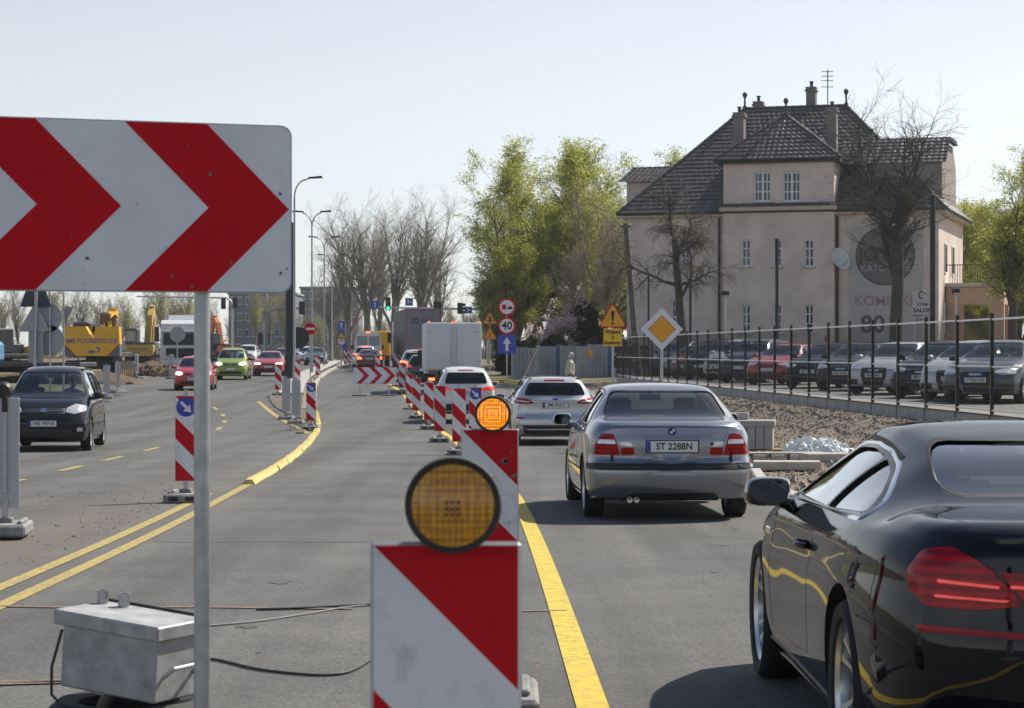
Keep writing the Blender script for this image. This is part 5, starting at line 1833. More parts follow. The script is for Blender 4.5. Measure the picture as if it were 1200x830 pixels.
def hatch_spec():
	s = suv_spec()
	s.update(L=4.0, W=1.7, H=1.48, wb=2.48, axle_r=.68, wheel=(.30, .19, 5, 'plain'),
		top=[(0, .95), (.08, 1.02), (.4, 1.34), (.6, 1.43), (1.2, 1.47), (1.8, 1.48), (2.2, 1.44), (2.45, 1.36), (3.1, 1.0), (3.6, .92), (3.85, .82), (4.0, .7)],
		belt=[(0, .93), (.5, .97), (1.4, .95), (2.9, .92), (3.5, .86), (3.85, .74), (4.0, .6)],
		hw=[(0, .80), (.5, .835), (1.2, .85), (3.0, .845), (3.7, .83), (4.0, .77)],
		rw=[(0, .70), (.5, .58), (1.2, .57), (2.0, .575), (2.4, .6), (3.1, .70), (4.0, .66)],
		zb=[(0, .24), (.5, .2), (3.6, .18), (4, .22)],
		cabin=(.42, 3.0), seat_t=2.05, bench_t=1.15, dash_t=2.75,
		side=[[(.52, 1.03), (.68, 1.30), (1.2, 1.36), (1.26, .99)], [(1.32, .99), (1.27, 1.37), (1.85, 1.38), (2.2, 1.30), (2.85, .98)]],
		rearglass=[(-.58, 1.05), (.58, 1.05), (.5, 1.33), (-.5, 1.33)], rg_t=.75,
		frontglass=[(-.66, 1.01), (.66, 1.01), (.54, 1.38), (-.54, 1.38)], fg_t=2.1, mirror=(2.7, .98, .95), side_glass=GLASS,
		panels=[('headlamp', 'F', [(-.76, .68), (-.74, .80), (-.60, .82), (-.44, .77), (-.44, .68), (-.58, .64)], .008, L_CLEAR, True),
			('grille', 'F', [(-.38, .66), (.38, .66), (.38, .74), (-.38, .74)], .01, TRIM, False),
			('emblem', 'F', [(-.05, .67), (.05, .67), (.05, .75), (-.05, .75)], .018, CHROME, False),
			('lower_intake', 'F', [(-.55, .27), (.55, .27), (.5, .40), (-.5, .40)], .008, TRIM, False),
			('tail_lamp', 'R', [(-.80, .86), (-.78, 1.0), (-.62, .98), (-.58, .86)], .008, L_RED, True)],
		ribbons=[('panel_gap', 'S', [(1.30, .33), (1.29, .95)], .008, .001, SEAM, False)], plates=[('R', .75, 0), ('F', .5, 1)])
	return s
# ---------------------------------------------------------------- the traffic
def heading(d):
	return math.atan(-(LINE(d + 3) - LINE(d - 3)) / 6)
# black coupe, rear axle at 8.7 m
L = F13['L']
t, pj = place_car('coupe', F13, 'coupe_car', 'glossy black two-door coupe beside the near lamp board', 'car', (1.222 + .947, 8.72 + L / 2 - F13['axle_r'], .05), R(.3), P_BLACK)
extras_f13(t, pj)
# silver saloon
L = E46['L']
t, pj = place_car('saloon', E46, 'saloon_car', 'silver grey saloon seen from behind with plate ST 2288N', 'car', (1.56, 24.5 + L / 2 - .98, gz(25)), R(2.2), P_SILV, plate=('ST 2288N',))
h, n = pj.cast(0, .93, 'R')
bd = MB().lathe([(0, -.014), (.03, -.012), (.041, -.004), (.041, .01)], 24, (0, 0, 0), 'Y').build('badge', BLACK, t, 40, (0, h.y - .004, .93), recalc=True)
q = MB()
for k, mm in ((0, WHITE), (1, PLATE_BLUE), (2, WHITE), (3, PLATE_BLUE)):
	q.prism([(0, 0)] + [(.028 * math.cos(R(90 * k + a)), .028 * math.sin(R(90 * k + a))) for a in (0, 30, 60, 90)], -.0175, -.0145, 'Y', k % 2)
q.build('badge_quarters', [WHITE, PLATE_BLUE], bd, recalc=True)
h, n = pj.cast(.46, .885, 'R')
text('model_lettering', '320Ci', .045, CHROME, t, (.47, h.y - .004, .885), rot=(R(90), 0, R(9)))
h, n = pj.cast(-.4, .27, 'R')
for dx in (-.44, -.37):
	MB().lathe([(.03, 0), (.03, -.1), (.024, -.1), (.024, 0)], 14, (dx, h.y + .06, .23), 'Y').build('exhaust_pipe', CHROME, t, 40)
MB().lathe([(0, -.008), (.018, -.006), (.02, .004)], 14, (.41, pj.cast(.41, .80, 'R')[0].y, .80), 'Y').build('boot_lock', TRIM, t, 40, recalc=True)
# white estate car
t, pj = place_car('estate', MONDEO, 'estate_car', 'pale silver estate car with chrome roof rails and plate SMI 05571', 'car', (.78, 50 + 4.87 / 2 - 1.0, gz(50.5) - .02), R(3.6), P_LSILV, plate=('SMI 05571',))
h, n = pj.cast(0, 1.0, 'R')
MB().lathe([(0, -.012), (.5, -.01), (1, 0)], 20, (0, 0, 0), 'Y').build('badge', BLUE, t, 40, (0, h.y - .004, 1.0), recalc=True).scale = (.065, 1, .03)
# white suv
place_car('suv', suv_spec(), 'suv_car', 'white compact suv in the queue behind the white box lorry', 'car', (ux(541, 67), 68.5, gz(68)), R(4), P_WHITE, plate=('SK 094FG',), override={'tail_lamp': L_REDLIT})
# beyond
place_car('suv', suv_spec(), 'suv_car', 'silver suv with lit brake lamps in the gap between articulated lorry and box lorry', 'car', (ux(486.5, 116), 117, gz(117)), R(4), P_LSILV, override={'tail_lamp': L_BRAKE})
place_car('hatch', hatch_spec(), 'hatchback_car', 'dark hatchback half hidden by the white box lorry', 'car', (ux(494.5, 107), 108.5, gz(108)), R(4), P_DGREY, override={'tail_lamp': L_REDLIT})
place_car('saloon_generic', sedan_spec('plain'), 'saloon_car', 'dark red saloon with lit brake lamps waiting behind the silver van', 'car', (ux(430.5, 150), 152, gz(152)), R(4), P_DRED, override={'tail_lamp': L_BRAKE})
place_car('suv', suv_spec(), 'suv_car', 'silver suv with lit brake lamps between red saloon and silver van', 'car', (ux(424.5, 158), 161, gz(161)), R(4), P_LSILV, override={'tail_lamp': L_BRAKE, 'roof_spoiler_lamp': L_BRAKE})
# oncoming
t, pjl = place_car('mpv', LODGY, 'minivan_car', 'dark grey family van with driver, plate WE 797VA, coming towards the camera', 'car', (-9.35, 47.2, gz(46)), R(180 + 5.0), P_DGREY, plate=('', 'WE 797VA'), override={'headlamp': L_CLEAR})
DACIA = t
place_car('hatch', hatch_spec(), 'hatchback_car', 'bright red hatchback beside the round sign back, headed by dark windscreen', 'car', (ux(222, 99), 101, gz(100)), R(180 + 4), P_RED, override={'headlamp': L_HEAD}, plate=('', 'SC 69418'))
place_car('mpv', LODGY, 'minivan_car', 'lime green family van following the red hatchback', 'car', (ux(268, 121), 123, gz(123)), R(180 + 3), P_GREEN, override={'headlamp': L_HEAD})
place_car('saloon_generic', sedan_spec('plain'), 'saloon_car', 'red saloon with lit headlamps passing the dark mast', 'car', (ux(313, 132), 134, gz(134)), R(180 + 2), P_RED, override={'headlamp': L_HEAD})
place_car('saloon_generic', sedan_spec('plain'), 'saloon_car', 'dark blue saloon behind the red saloon by the dark mast', 'car', (ux(330, 168), 170, gz(170)), R(180 + 3), P_BLUE)
place_car('saloon_generic', sedan_spec('plain'), 'saloon_car', 'dark saloon seen between the no entry sign and the lamp poles', 'car', (ux(368, 182), 184, gz(184)), R(180 + 3), P_ANTH)
place_car('hatch', hatch_spec(), 'hatchback_car', 'white hatchback in the far oncoming lane beside the dark saloon', 'car', (ux(357, 196), 198, gz(198)), R(180 + 3), P_WHITE)
place_car('suv', suv_spec(), 'suv_car', 'white suv far down the oncoming lane near the orange digger', 'car', (ux(288, 190), 192, gz(192)), R(180), P_WHITE)
# tail lamps of the red saloon are braking
# car park: parked nose to the fence
lots = [('frame', 'anthracite', P_ANTH, 1183, 'dark anthracite saloon with red lettered plate, nose to the fence nearest the coupe roof'),
	('frame', 'silver', P_LSILV, 1153, 'silver saloon squeezed between two dark saloons behind the fence'),
	('frame', 'black', P_BLACK, 1110, 'black saloon with framed grille right of the silver estate behind the fence'),
	('frame', 'silver', P_LSILV, 1061, 'silver saloon with framed grille under the tall bare tree behind the fence'),
	('frame', 'dark', P_DGREY, 1008, 'dark grey saloon with framed grille, left of the silver one behind the fence'),
	('kidney', 'dark', P_BLACK, 969, 'black saloon with twin kidney grille next to the red car behind the fence'),
	('plain', 'red', P_RED, 921, 'red saloon, the only red car behind the fence'),
	('suv', 'dark', P_BLUE, 893, 'dark blue suv next to the red car behind the fence'),
	('suv', 'silver', P_LSILV, 872, 'silver suv between the two dark suvs behind the fence'),
	('suv', 'black', P_BLACK, 850, 'black suv left of the silver suv behind the fence'),
	('plain', 'dark red', P_DRED, 831, 'dark red saloon behind the fence beside the bare tree trunk'),
	('plain', 'grey', P_SILV, 812, 'grey saloon second from the far fence end'),
	('suv', 'blue', P_BLUE, 795, 'dark suv at the far end of the parked row behind the fence')]
def fence_y(u, off=0.):
	# y where the line FENCE(y)+off is seen at column u
	k = (u - CX) / FPX
	return (9.0 + 42.3 * .0665 + off) / (k + .0665)
for (kd, cn, pt, u, lab) in lots:
	off = 3.2
	y = fence_y(u, off)
	x = FENCE(y) + off
	sp = suv_spec() if kd == 'suv' else sedan_spec(kd)
	key = 'suv' if kd == 'suv' else 'saloon_generic' if kd == 'plain' else 'saloon_' + kd
	place_car(key, sp, 'suv_car' if kd == 'suv' else 'saloon_car', lab, 'car', (x + rnd.uniform(-.2, .2), y, lot_z(y) + .03), R(90 + 62 + rnd.uniform(-2, 2)), pt, 'cars parked behind the fence',
		plate=('', {1183: '1YNG 390', 1110: 'KR 6M 02', 1061: 'SB 4P 821', 969: 'SO 7T 11', 1008: 'SK 3N 55'}.get(u, '')))
# ================================================================== the house beyond the car park
HD = 123.0
HS = FPX / HD
A_H = R(-17)             # right end nearer the camera
HX0, HY0 = ux(735, HD + 2.6), HD + 2.6
house = thing('house', 'large beige villa with grey tiled hipped roof and projecting centre bay', 'house', (HX0, HY0, .75), A_H)
RENDERW = mat('beige_render', (.66, .55, .49), .9, var=.16, vscale=.8, bump=.08, bscale=20)
RENDER2 = mat('peach_render', (.52, .33, .24), .9, var=.10, vscale=.8)
LEDGE = mat('stone_ledge', (.50, .44, .38), .85, var=.1)
TILE = mat('grey_roof_tile', (.10, .092, .088), .38, var=.35, vscale=2.5)
TILE_R = mat('ridge_tile', (.05, .047, .047), .55, var=.2)
GUTTER = mat('gutter_dark', (.035, .033, .033), .5, metal=.3)
WFRAME = mat('window_white', (.82, .83, .86), .5)
PANE = glass_mat('house_pane', (.35, .38, .42), boost=1.2)
CURT = mat('room_dark', (.05, .05, .055), .9)
CHIMM = mat('chimney_render', (.22, .20, .19), .9, var=.15, vscale=2)
# local axes: x along the facade (0 left .. WH right), y into the house, z above 0.75 m
def hx(u):            # local x for image column u on the facade plane
	k = (u - CX) / FPX
	c, s = math.cos(A_H), math.sin(A_H)
	# world point: HX0 + x*c , HY0 + x*s  ->  X = k*Y
	return (k * HY0 - HX0) / (c - k * s)
def hz(u, v, dy=0.):
	x = hx(u)
	Y = HY0 + x * math.sin(A_H) + dy
	return vz(v, Y) - .75
WH = hx(1100)
DEP = 12.0
ZE = hz(735, 250)          # eaves
ZE2 = 8.15
ZRD = 14.2
print('house width', WH, 'eave', ZE, hz(1090, 246), 'ridge', hz(930, 126, 6), 'bay', hx(850), hx(979), hz(915, 187), hz(915, 240), hz(918, 138, 2))
ZE = .5 * (ZE + hz(1090, 246))
ZR = hz(930, 126, 6)
B0, B1 = hx(850), hx(979)
ZB = hz(915, 188)
ZL = hz(915, 241)
ZA = hz(918, 136, 2.0)
# --- walls
wm = MB()
wm.box((WH / 2, DEP / 2, ZE / 2 - .4), (WH, DEP, ZE + .8))
wall_o = put('wall', wm.mesh('wall', RENDERW, recalc=True), house)
bm2 = MB()
bw = B1 - B0
bm2.box(((B0 + B1) / 2, 1.2, ZB / 2 - .4), (bw, 3.4, ZB + .8))
bay_o = put('bay_wall', bm2.mesh('bay', RENDERW, recalc=True), house)
FY = -.5                    # front plane of the bay
wins = []                   # (x0,x1,z0,z1, y_front, mullions, kind)
def win(u0, u1, v0, v1, yf, nx, nz, kind='plain'):
	x0, x1 = hx(u0), hx(u1)
	um = (u0 + u1) / 2
	wins.append((x0, x1, hz(um, v1), hz(um, v0), yf, nx, nz, kind))
for a in ((885, 905.5), (919, 940)):
	win(*a, 202, 237, FY, 4, 3)
for a in ((870.5, 882), (907.5, 918.5), (944, 956)):
	win(*a, 281, 313, FY, 2, 3)
for a, k in (((870.5, 882), 'plain'), ((907.5, 918.5), 'plain'), ((944.5, 955.5), 'poster')):
	win(*a, 357, 391, FY, 2, 3, k)
win(797, 808.5, 279, 314, 0, 2, 3)
win(786, 799, 351, 382, 0, 2, 3)
def cut_holes(o, ws):
	cs = []
	for (x0, x1, z0, z1, yf, *_r) in ws:
		m = MB().box(((x0 + x1) / 2, yf, (z0 + z1) / 2), (x1 - x0, .5, z1 - z0))
		cs.append(m)
	one = MB()
	for c in cs:
		one.add(c.v, c.f)
	co = put('cut', one.mesh('c', RENDERW, recalc=True), house)
	bpy.context.view_layer.update()
	me = bool_diff(o, [co])
	o.data = me
cut_holes(bay_o, [w for w in wins if w[4] == FY])
cut_holes(wall_o, [w for w in wins if w[4] == 0])
POSTER = mat('poster_pink', (.5, .12, .2), .6, col2=(.7, .6, .62), var=.4, vscale=5)
for (x0, x1, z0, z1, yf, nx, nz, kind) in wins:
	w, h = x1 - x0, z1 - z0
	xc, zc = (x0 + x1) / 2, (z0 + z1) / 2
	fr = MB()
	t_ = .085
	y0 = yf + .19
	for sx in (-1, 1):
		fr.box((xc + sx * (w / 2 - t_ / 2), y0, zc), (t_, .07, h))
		fr.box((xc, y0, zc + sx * (h / 2 - t_ / 2)), (w - 2 * t_, .07, t_))
	for i in range(1, nx):
		fr.box((x0 + w * i / nx, y0 - .005, zc), ((.10 if i * 2 == nx else .045) if nx > 2 else .07, .05, h - 2 * t_))
	for i in range(1, nz):
		fr.box((xc, y0 + .004, z0 + h * i / nz), (w - 2 * t_, .046, .055))
	wo_ = fr.build('window', WFRAME, house)
	MB().box((xc, y0 + .03, zc), (w - .02, .012, h - .02)).build('pane', PANE, wo_)
	MB().box((xc, y0 + .10, zc), (w - .01, .012, h - .01)).build('room', POSTER if kind == 'poster' else CURT, wo_)
	if kind == 'plain':
		MB().box((xc - w * .28, y0 + .07, zc), (w * .3, .01, h - .06)).box((xc + w * .3, y0 + .07, zc), (w * .26, .01, h - .06)).build('curtain', mat('curtain', (.22, .22, .22), .9, var=.3, vscale=8), wo_)
	MB().box((xc, yf - .03, z0 - .05), (w + .2, .16, .07), bev=.015).build('window_sill', LEDGE, wo_)
# --- tiled roof planes
def roof_plane(name, a, b, c, d, parent, course=.34, pitch=.30):
	"""a,b eave corners (left,right), d,c ridge corners (left,right); courses of pantiles as geometry"""
	a, b, c, d = [Vector(p) for p in (a, b, c, d)]
	nrm = (b - a).cross(d - a)
	if nrm.length < 1e-6:
		nrm = (b - a).cross(c - a)
	nrm.normalize()
	if nrm.z < 0:
		nrm = -nrm
	hgt = ((d + c) / 2 - (a + b) / 2).length
	n = max(2, int(hgt / course))
	mb = MB()
	for i in range(n):
		t0, t1 = i / n, min(1, (i + 1.12) / n)
		p0, p1 = a + (d - a) * t0, b + (c - b) * t0
		q0, q1 = a + (d - a) * t1, b + (c - b) * t1
		wd = max((p1 - p0).length, .05)
		m = max(1, int(wd / pitch))
		vs = []
		for k in range(m * 4 + 1):
			f = k / (m * 4)
			ww = (.03, .012, .0, .016)[k % 4]
			lo, hi = p0 + (p1 - p0) * f, q0 + (q1 - q0) * f
			j = rnd.uniform(-.006, .006)
			vs += [lo + nrm * (ww + .055 + j), hi + nrm * (ww + .005 + j), lo + nrm * (ww - .0)]
		fs = []
		for k in range(m * 4):
			o = 3 * k
			fs += [(o, o + 3, o + 4, o + 1), (o + 2, o + 5, o + 3, o)]
		mb.add(vs, fs)
	o = mb.build(name, TILE, parent)
	o['kind'] = 'stuff'
	return o
def ridge(p, q, parent, r=.11, name='ridge_cap'):
	p, q = Vector(p), Vector(q)
	n = max(2, int((q - p).length / .42))
	mb = MB()
	for i in range(n):
		u0, u1 = p + (q - p) * (i / n), p + (q - p) * ((i + 1.1) / n)
		mb.tube([u0, u1], [r * 1.12, r * .92], 8)
	o = mb.build(name, TILE_R, parent, 50)
	o['kind'] = 'stuff'
	return o
roof = part_empty('roof', house)
ov = .45
RY = DEP / 2
RX0, RX1 = hx(872) - 1.15, hx(990) - .85
E = dict(lf=(-ov, -ov, ZE), rf=(WH + ov, -ov, ZE), lb=(-ov, DEP + ov, ZE), rb=(WH + ov, DEP + ov, ZE), r0=(RX0, RY, ZR), r1=(RX1, RY, ZR))
roof_plane('tiled_slope', E['lf'], E['rf'], E['r1'], E['r0'], roof)
roof_plane('tiled_slope', E['lb'], E['lf'], E['r0'], E['r0'], roof)
roof_plane('tiled_slope', E['rf'], E['rb'], E['r1'], E['r1'], roof)
roof_plane('tiled_slope', E['rb'], E['lb'], E['r0'], E['r1'], roof)
ridge(E['r0'], E['r1'], roof)
ridge(E['lf'], E['r0'], roof)
ridge(E['rf'], E['r1'], roof)
MB().box((WH / 2, DEP / 2, ZE - .12), (WH + .8, DEP + .8, .2)).build('eaves_soffit', LEDGE, roof)
for (p, q) in ((E['lf'], E['rf']), (E['rf'], E['rb']), (E['lb'], E['lf'])):
	p2, q2 = Vector(p) - Vector((0, 0, .02)), Vector(q) - Vector((0, 0, .02))
	MB().tube([p2, q2], .085, 8).build('gutter', GUTTER, roof, 50)
# bay roof: small pyramid running back into the main slope
bo = .45
xa = (B0 + B1) / 2
ba, bb_ = (B0 - bo, FY - bo, ZB), (B1 + bo, FY - bo, ZB)
ap = (xa, FY + 2.3, ZA)
bk = 4.2
roof_plane('bay_slope', ba, bb_, ap, ap, roof)
roof_plane('bay_slope', (B0 - bo, bk, ZB), ba, ap, (xa, bk, ZA), roof)
roof_plane('bay_slope', bb_, (B1 + bo, bk, ZB), (xa, bk, ZA), ap, roof)
ridge(ba, ap, roof, .09); ridge(bb_, ap, roof, .09); ridge(ap, (xa, bk, ZA), roof, .09)
MB().box((xa, FY + 1.7, ZB - .10), (bw + .7, 4.0, .16)).build('eaves_soffit', GUTTER, roof)
MB().tube([Vector(ba), Vector(bb_)], .08, 8).build('gutter', GUTTER, roof, 50)
# ledge below the bay windows
MB().box((xa, FY - .14, ZL - .20), (bw + .35, .5, .22), bev=.03).build('ledge', LEDGE, house)
roof_plane('ledge_roof', (B0 - .2, FY - .42, ZL - .08), (B1 + .2, FY - .42, ZL - .08), (B1 + .2, FY - .01, ZL + .10), (B0 - .2, FY - .01, ZL + .10), roof)
# finials
for p in (E['r0'], E['r1'], ap):
	MB().lathe([(.12, 0), (.14, .1), (.06, .2), (.05, .6), (.08, .64), (.14, .76), (.13, .88), (0, .98)], 12, (p[0], p[1], p[2])).build('finial', TILE_R, roof, 50)
# chimneys
def chimney(u, v0, v1, wpx, dy, pots=1):
	Y = HY0 + hx(u) * math.sin(A_H) + dy
	x = hx(u) * 1.0 + dy * (math.sin(-A_H)) * .0
	# column u at depth dy behind the facade plane
	k = (u - CX) / FPX
	c, s = math.cos(A_H), math.sin(A_H)
	x = (k * (HY0 + dy * c) - HX0 + dy * s) / (c - k * s)
	Y = HY0 + x * s + dy * c
	zt, zb2 = vz(v0, Y) - .75, vz(v1, Y) - .75
	w = wpx / FPX * Y
	o = MB().box((x, dy, (zt + zb2 - 1.5) / 2), (w, w * 1.1, zt - zb2 + 1.5)).build('chimney', CHIMM, roof)
	MB().box((x, dy, zt - .12), (w + .14, w * 1.1 + .14, .12), bev=.02).box((x, dy, zt + .04), (w + .06, w * 1.1 + .06, .08), bev=.02).build('cap', CHIMM, o)
	for i in range(pots):
		MB().lathe([(.09, 0), (.09, .25), (.13, .27), (.13, .32), (0, .34)], 12, (x + (i - (pots - 1) / 2) * .3, dy, zt + .08)).build('chimney_pot', GUTTER, o, 50)
	return x, Y, zt
chimney(866.5, 134, 178, 12.5, 1.9)
chimney(975, 128, 183, 12, 1.9)
cx1 = chimney(951, 104, 127, 11, 6.4)
chimney(889, 121, 127, 11, 6.6)
chimney(1021, 160, 178, 4, 2.8)
# aerial
ae = thing('roof_aerial', 'thin television aerial mast above the villa ridge', 'aerial', (0, 0, 0))
kx = (970 - CX) / FPX
xr = (kx * (HY0 + 5.8 * math.cos(A_H)) - HX0 + 5.8 * math.sin(A_H)) / (math.cos(A_H) - kx * math.sin(A_H))
c_, s_ = math.cos(A_H), math.sin(A_H)
axx, ayy = HX0 + xr * c_ - 5.8 * s_, HY0 + xr * s_ + 5.8 * c_
ae.location = (axx, ayy, .75 + ZR - .2)
hgt = vz(82, ayy) - .75 - ZR + .2
MB().tube([(0, 0, 0), (0, 0, hgt)], .03, 8).build('mast', GUTTER, ae, 50)
for i, zz in enumerate((hgt - .1, hgt - .35, hgt - .6, hgt - .95)):
	MB().tube([(-.35, 0, zz), (.3, 0, zz)], .018, 6).build('boom', GUTTER, ae)
	for k in range(4):
		MB().tube([(-.3 + .18 * k, -.25, zz), (-.3 + .18 * k, .25, zz)], .01, 5).build('element', GUTTER, ae)
# lower wing behind on the left
lx0, lx1, ly = hx(741) - 1.6, hx(741) + 3.2, 7.5
zlw = hz(741, 213, 7)
zlr = hz(741, 195, 9)
MB().box(((lx0 + lx1) / 2 - .35, ly + 3, zlw / 2), (lx1 - lx0 + .5, 6, zlw + .1)).build('wing_wall', RENDERW, house)
roof_plane('wing_slope', (lx0 - 1.0, ly - .4, zlw), (lx1, ly - .4, zlw), (lx1, ly + 3, zlr), (lx0 - 1.0, ly + 3, zlr), roof)
roof_plane('wing_slope', (lx1, ly + 6.4, zlw), (lx0 - 1.0, ly + 6.4, zlw), (lx0 - 1.0, ly + 3, zlr), (lx1, ly + 3, zlr), roof)
ridge((lx0 - 1.0, ly + 3, zlr), (lx1, ly + 3, zlr), roof, .09)
# right cross-gable with shaped top
gx1 = WH + .02
gz1 = hz(1105, 158)
gl = MB()
gy0, gy1 = 1.4, 8.2
prof = [(gy0, ZE - .3), (gy1, ZE - .3), (gy1, gz1 - 1.3), (gy1 - 1.6, gz1 - .08), (gy0 + 1.6, gz1 - .08), (gy0, gz1 - 1.3)]
gl.prism(prof, WH - 3.6, gx1, 'X')
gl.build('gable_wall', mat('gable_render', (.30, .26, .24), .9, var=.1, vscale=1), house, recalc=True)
roof_plane('gable_slope', (WH - 5.4, gy0 - .3, gz1 - 1.35), (gx1 + .25, gy0 - .3, gz1 - 1.35), (gx1 + .25, gy0 + 1.6, gz1 + .1), (WH - 5.4, gy0 + 1.6, gz1 + .1), roof)
roof_plane('gable_slope', (WH - 5.4, gy0 + 1.6, gz1 + .1), (gx1 + .25, gy0 + 1.6, gz1 + .1), (gx1 + .25, gy1 - 1.6, gz1 + .12), (WH - 5.4, gy1 - 1.6, gz1 + .12), roof)
MB().box((gx1 + .12, (gy0 + gy1) / 2, gz1 + .05), (.3, 3.8, .14), bev=.04).build('gable_coping', GUTTER, roof)
# roof window
rwx = hx(1033)
# windows on the right flank
for zc in (hz(1095, 300), hz(1095, 372)):
	for yc in (3.0, 6.5):
		fr = MB().box((WH + .03, yc, zc), (.06, 1.0, 1.6)).build('window', WFRAME, house)
		MB().box((WH + .065, yc, zc), (.02, .86, 1.44)).build('pane', PANE, fr)
# downpipes and plinth
for u, yy in ((978.5, -.09), (846, -.09)):
	x = hx(u)
	MB().tube([(x + (.14 if u > 900 else -.14), yy, -.5), (x + (.14 if u > 900 else -.14), yy, ZE - .3)], .07, 8).build('downpipe', GUTTER, house, 50)
MB().box((WH / 2, -.03, .1), (WH + .1, .12, 1.2), bev=.03).build('plinth', CONC_D, house)
MB().box((xa, FY - .03, .1), (bw + .1, .12, 1.2), bev=.03).build('plinth', CONC_D, house)
# porch with balcony on the right flank
px0, px1 = WH, WH + 3.1
pz = hz(1120, 334, 2)
pc = MB()
py0, py1 = 3.0, 6.2
for (x, y) in ((px1 - .35, py0 + .25), (px1 - .35, py1 - .25), (px0 + .5, py0 + .25)):
	MB().box((x, y, pz / 2 - .4), (.7 if x > px0 + 1 else .9, .5, pz + .8)).build('porch_pier', RENDER2, house)
MB().box(((px0 + px1) / 2 + .02, (py0 + py1) / 2, pz - .55), (px1 - px0 - .1, py1 - py0 + .1, .9)).build('porch_beam', RENDER2, house)
MB().box(((px0 + px1) / 2, (py0 + py1) / 2, pz + .02), (px1 - px0 + .3, py1 - py0 + .4, .22), bev=.03).build('balcony_floor', LEDGE, house)
for i in range(16):
	x = px0 + .25 + i * (px1 - px0 - 1.1) / 15
	MB().box((x, py0 + .05, pz + .6), (.025, .025, .95)).build('baluster', GUTTER, house)
MB().box(((px0 + px1) / 2 - .35, py0 + .05, pz + 1.1), (px1 - px0 - .6, .06, .05)).build('balcony_rail', GUTTER, house)
MB().box((px1 - .45, py0 + .1, pz + .62), (.8, .3, 1.0), bev=.02).build('balcony_pier', RENDER2, house)
# satellite dish
dsh = thing('satellite_dish', 'white satellite dish mounted on the villa wall beside the drainpipe', 'satellite dish', (0, 0, 0))
x = hx(987); c_, s_ = math.cos(A_H), math.sin(A_H)
dyy = -.55
dsh.location = (HX0 + x * c_ - dyy * s_, HY0 + x * s_ + dyy * c_, vz(304, HY0 + x * s_))
dsh.rotation_euler = (0, 0, A_H + R(50))
DISHM = mat('dish_white', (.62, .63, .65), .5)
MB().lathe([(0, .10), (.2, .085), (.4, .04), (.60, -.05), (.615, -.05), (.41, .055), (.2, .10), (0, .115)], 32, axis='Y', closed=True).build('reflector', DISHM, dsh, 50, recalc=True).rotation_euler = (R(-20), 0, 0)
MB().tube([(0, .05, -.5), (0, -.55, -.12)], .02, 6).box((0, -.58, -.08), (.1, .12, .08)).build('feed_arm', GALV, dsh)
MB().tube([(0, .1, 0), (0, .5, -.1)], .03, 6).build('bracket', GALV, dsh)
# advertising banner on the right wall, round emblem, lettering
adv = thing('wall_banner', 'pale advertising banner with dark round emblem and KOMINKI lettering on the villa wall', 'banner', (0, 0, 0))
adv.rotation_euler = (0, 0, A_H)
adv.location = (HX0, HY0, .75)
BAN = mat('banner_cloth', (.45, .42, .41), .8, var=.08, vscale=2)
bx0, bx1 = hx(996), hx(1081)
bz0, bz1 = hz(1040, 402), hz(1040, 264)
MB().box(((bx0 + bx1) / 2, -.035, (bz0 + bz1) / 2), (bx1 - bx0, .03, bz1 - bz0)).build('cloth', BAN, adv)
ecx, ecz = hx(1037.5), hz(1037.5, 300)
er = (hx(1072.5) - hx(1002.5)) / 2
EMBL = mat('emblem_dark', (.10, .085, .085), .7)
EMB2 = mat('emblem_grey', (.22, .2, .2), .7)
eo = disc(MB(), (ecx, ecz), er, -.058, -.052, 40).build('emblem', EMBL, adv, recalc=True)
disc(MB(), (ecx, ecz), er * .93, -.064, -.0585, 40).build('emblem_field', mat('emblem_field', (.155, .135, .135), .7), eo, recalc=True)
text('lettering', 'JØTUL', er * .62, mat('emblem_letter', (.055, .045, .045), .7), eo, (ecx, -.067, ecz + .05), bold=.03)
text('lettering', 'KATOWICE', er * .32, mat('emblem_letter2', (.36, .33, .33), .7), eo, (ecx, -.067, ecz - er * .42), bold=.004)
text('lettering', 'KOMINKI', .74, mat('letter_pink', (.36, .2, .235), .7), adv, ((hx(1000) + hx(1072)) / 2, -.055, hz(1036, 353)), bold=.012)
text('lettering', '801', 1.3, EMBL, adv, (hx(1030), -.055, hz(1030, 381)), bold=.03)
# red and white flag banner, lamps and dark posts in front of the house
fb = thing('feather_flag', 'narrow red and blue advertising flag on a pole by the villa wall', 'flag', (ux(969.5, 112), 112, .8))
MB().tube([(0, 0, 0), (0, 0, 1.7)], .025, 8).build('pole', GALV, fb, 50)
MB().prism([(-.12, .25), (.12, .25), (.14, 1.6), (.0, 2.0), (-.12, 1.9)], -.01, .01, 'Y').build('flag_blue', mat('flag_blue', (.12, .1, .3), .7), fb, recalc=True)
MB().prism([(-.12, .98), (.13, .98), (.14, 1.7), (.0, 2.02), (-.13, 1.92)], -.013, -.011, 'Y').build('flag_red', mat('flag_red', (.5, .05, .05), .7), fb, recalc=True)
def dark_post(u, v0, d, r, label):
	t = thing('dark_post', label, 'post', (ux(u, d), d, .78), 0)
	h = vz(v0, d) - .78
	MB().tube([(0, 0, 0), (0, 0, h)], r, 12).build('shaft', DARKM, t, 50)
	MB().lathe([(r * 1.1, 0), (r * 1.1, .05), (0, .1)], 12, (0, 0, h)).build('cap', DARKM, t, 50)
	MB().box((0, 0, .02), (r * 4, r * 4, .06)).build('foot_plate', DARKM, t)
dark_post(910.5, 281, 100, .075, 'slim dark post in front of the villa bay windows')
dark_post(1093, 230, 88, .11, 'thick dark post rising in front of the right corner of the villa')
dark_post(809, 308, 108, .06, 'slim dark post beside the crooked bare tree')
dark_post(760, 322, 112, .05, 'slim dark post near the leaning utility pole')
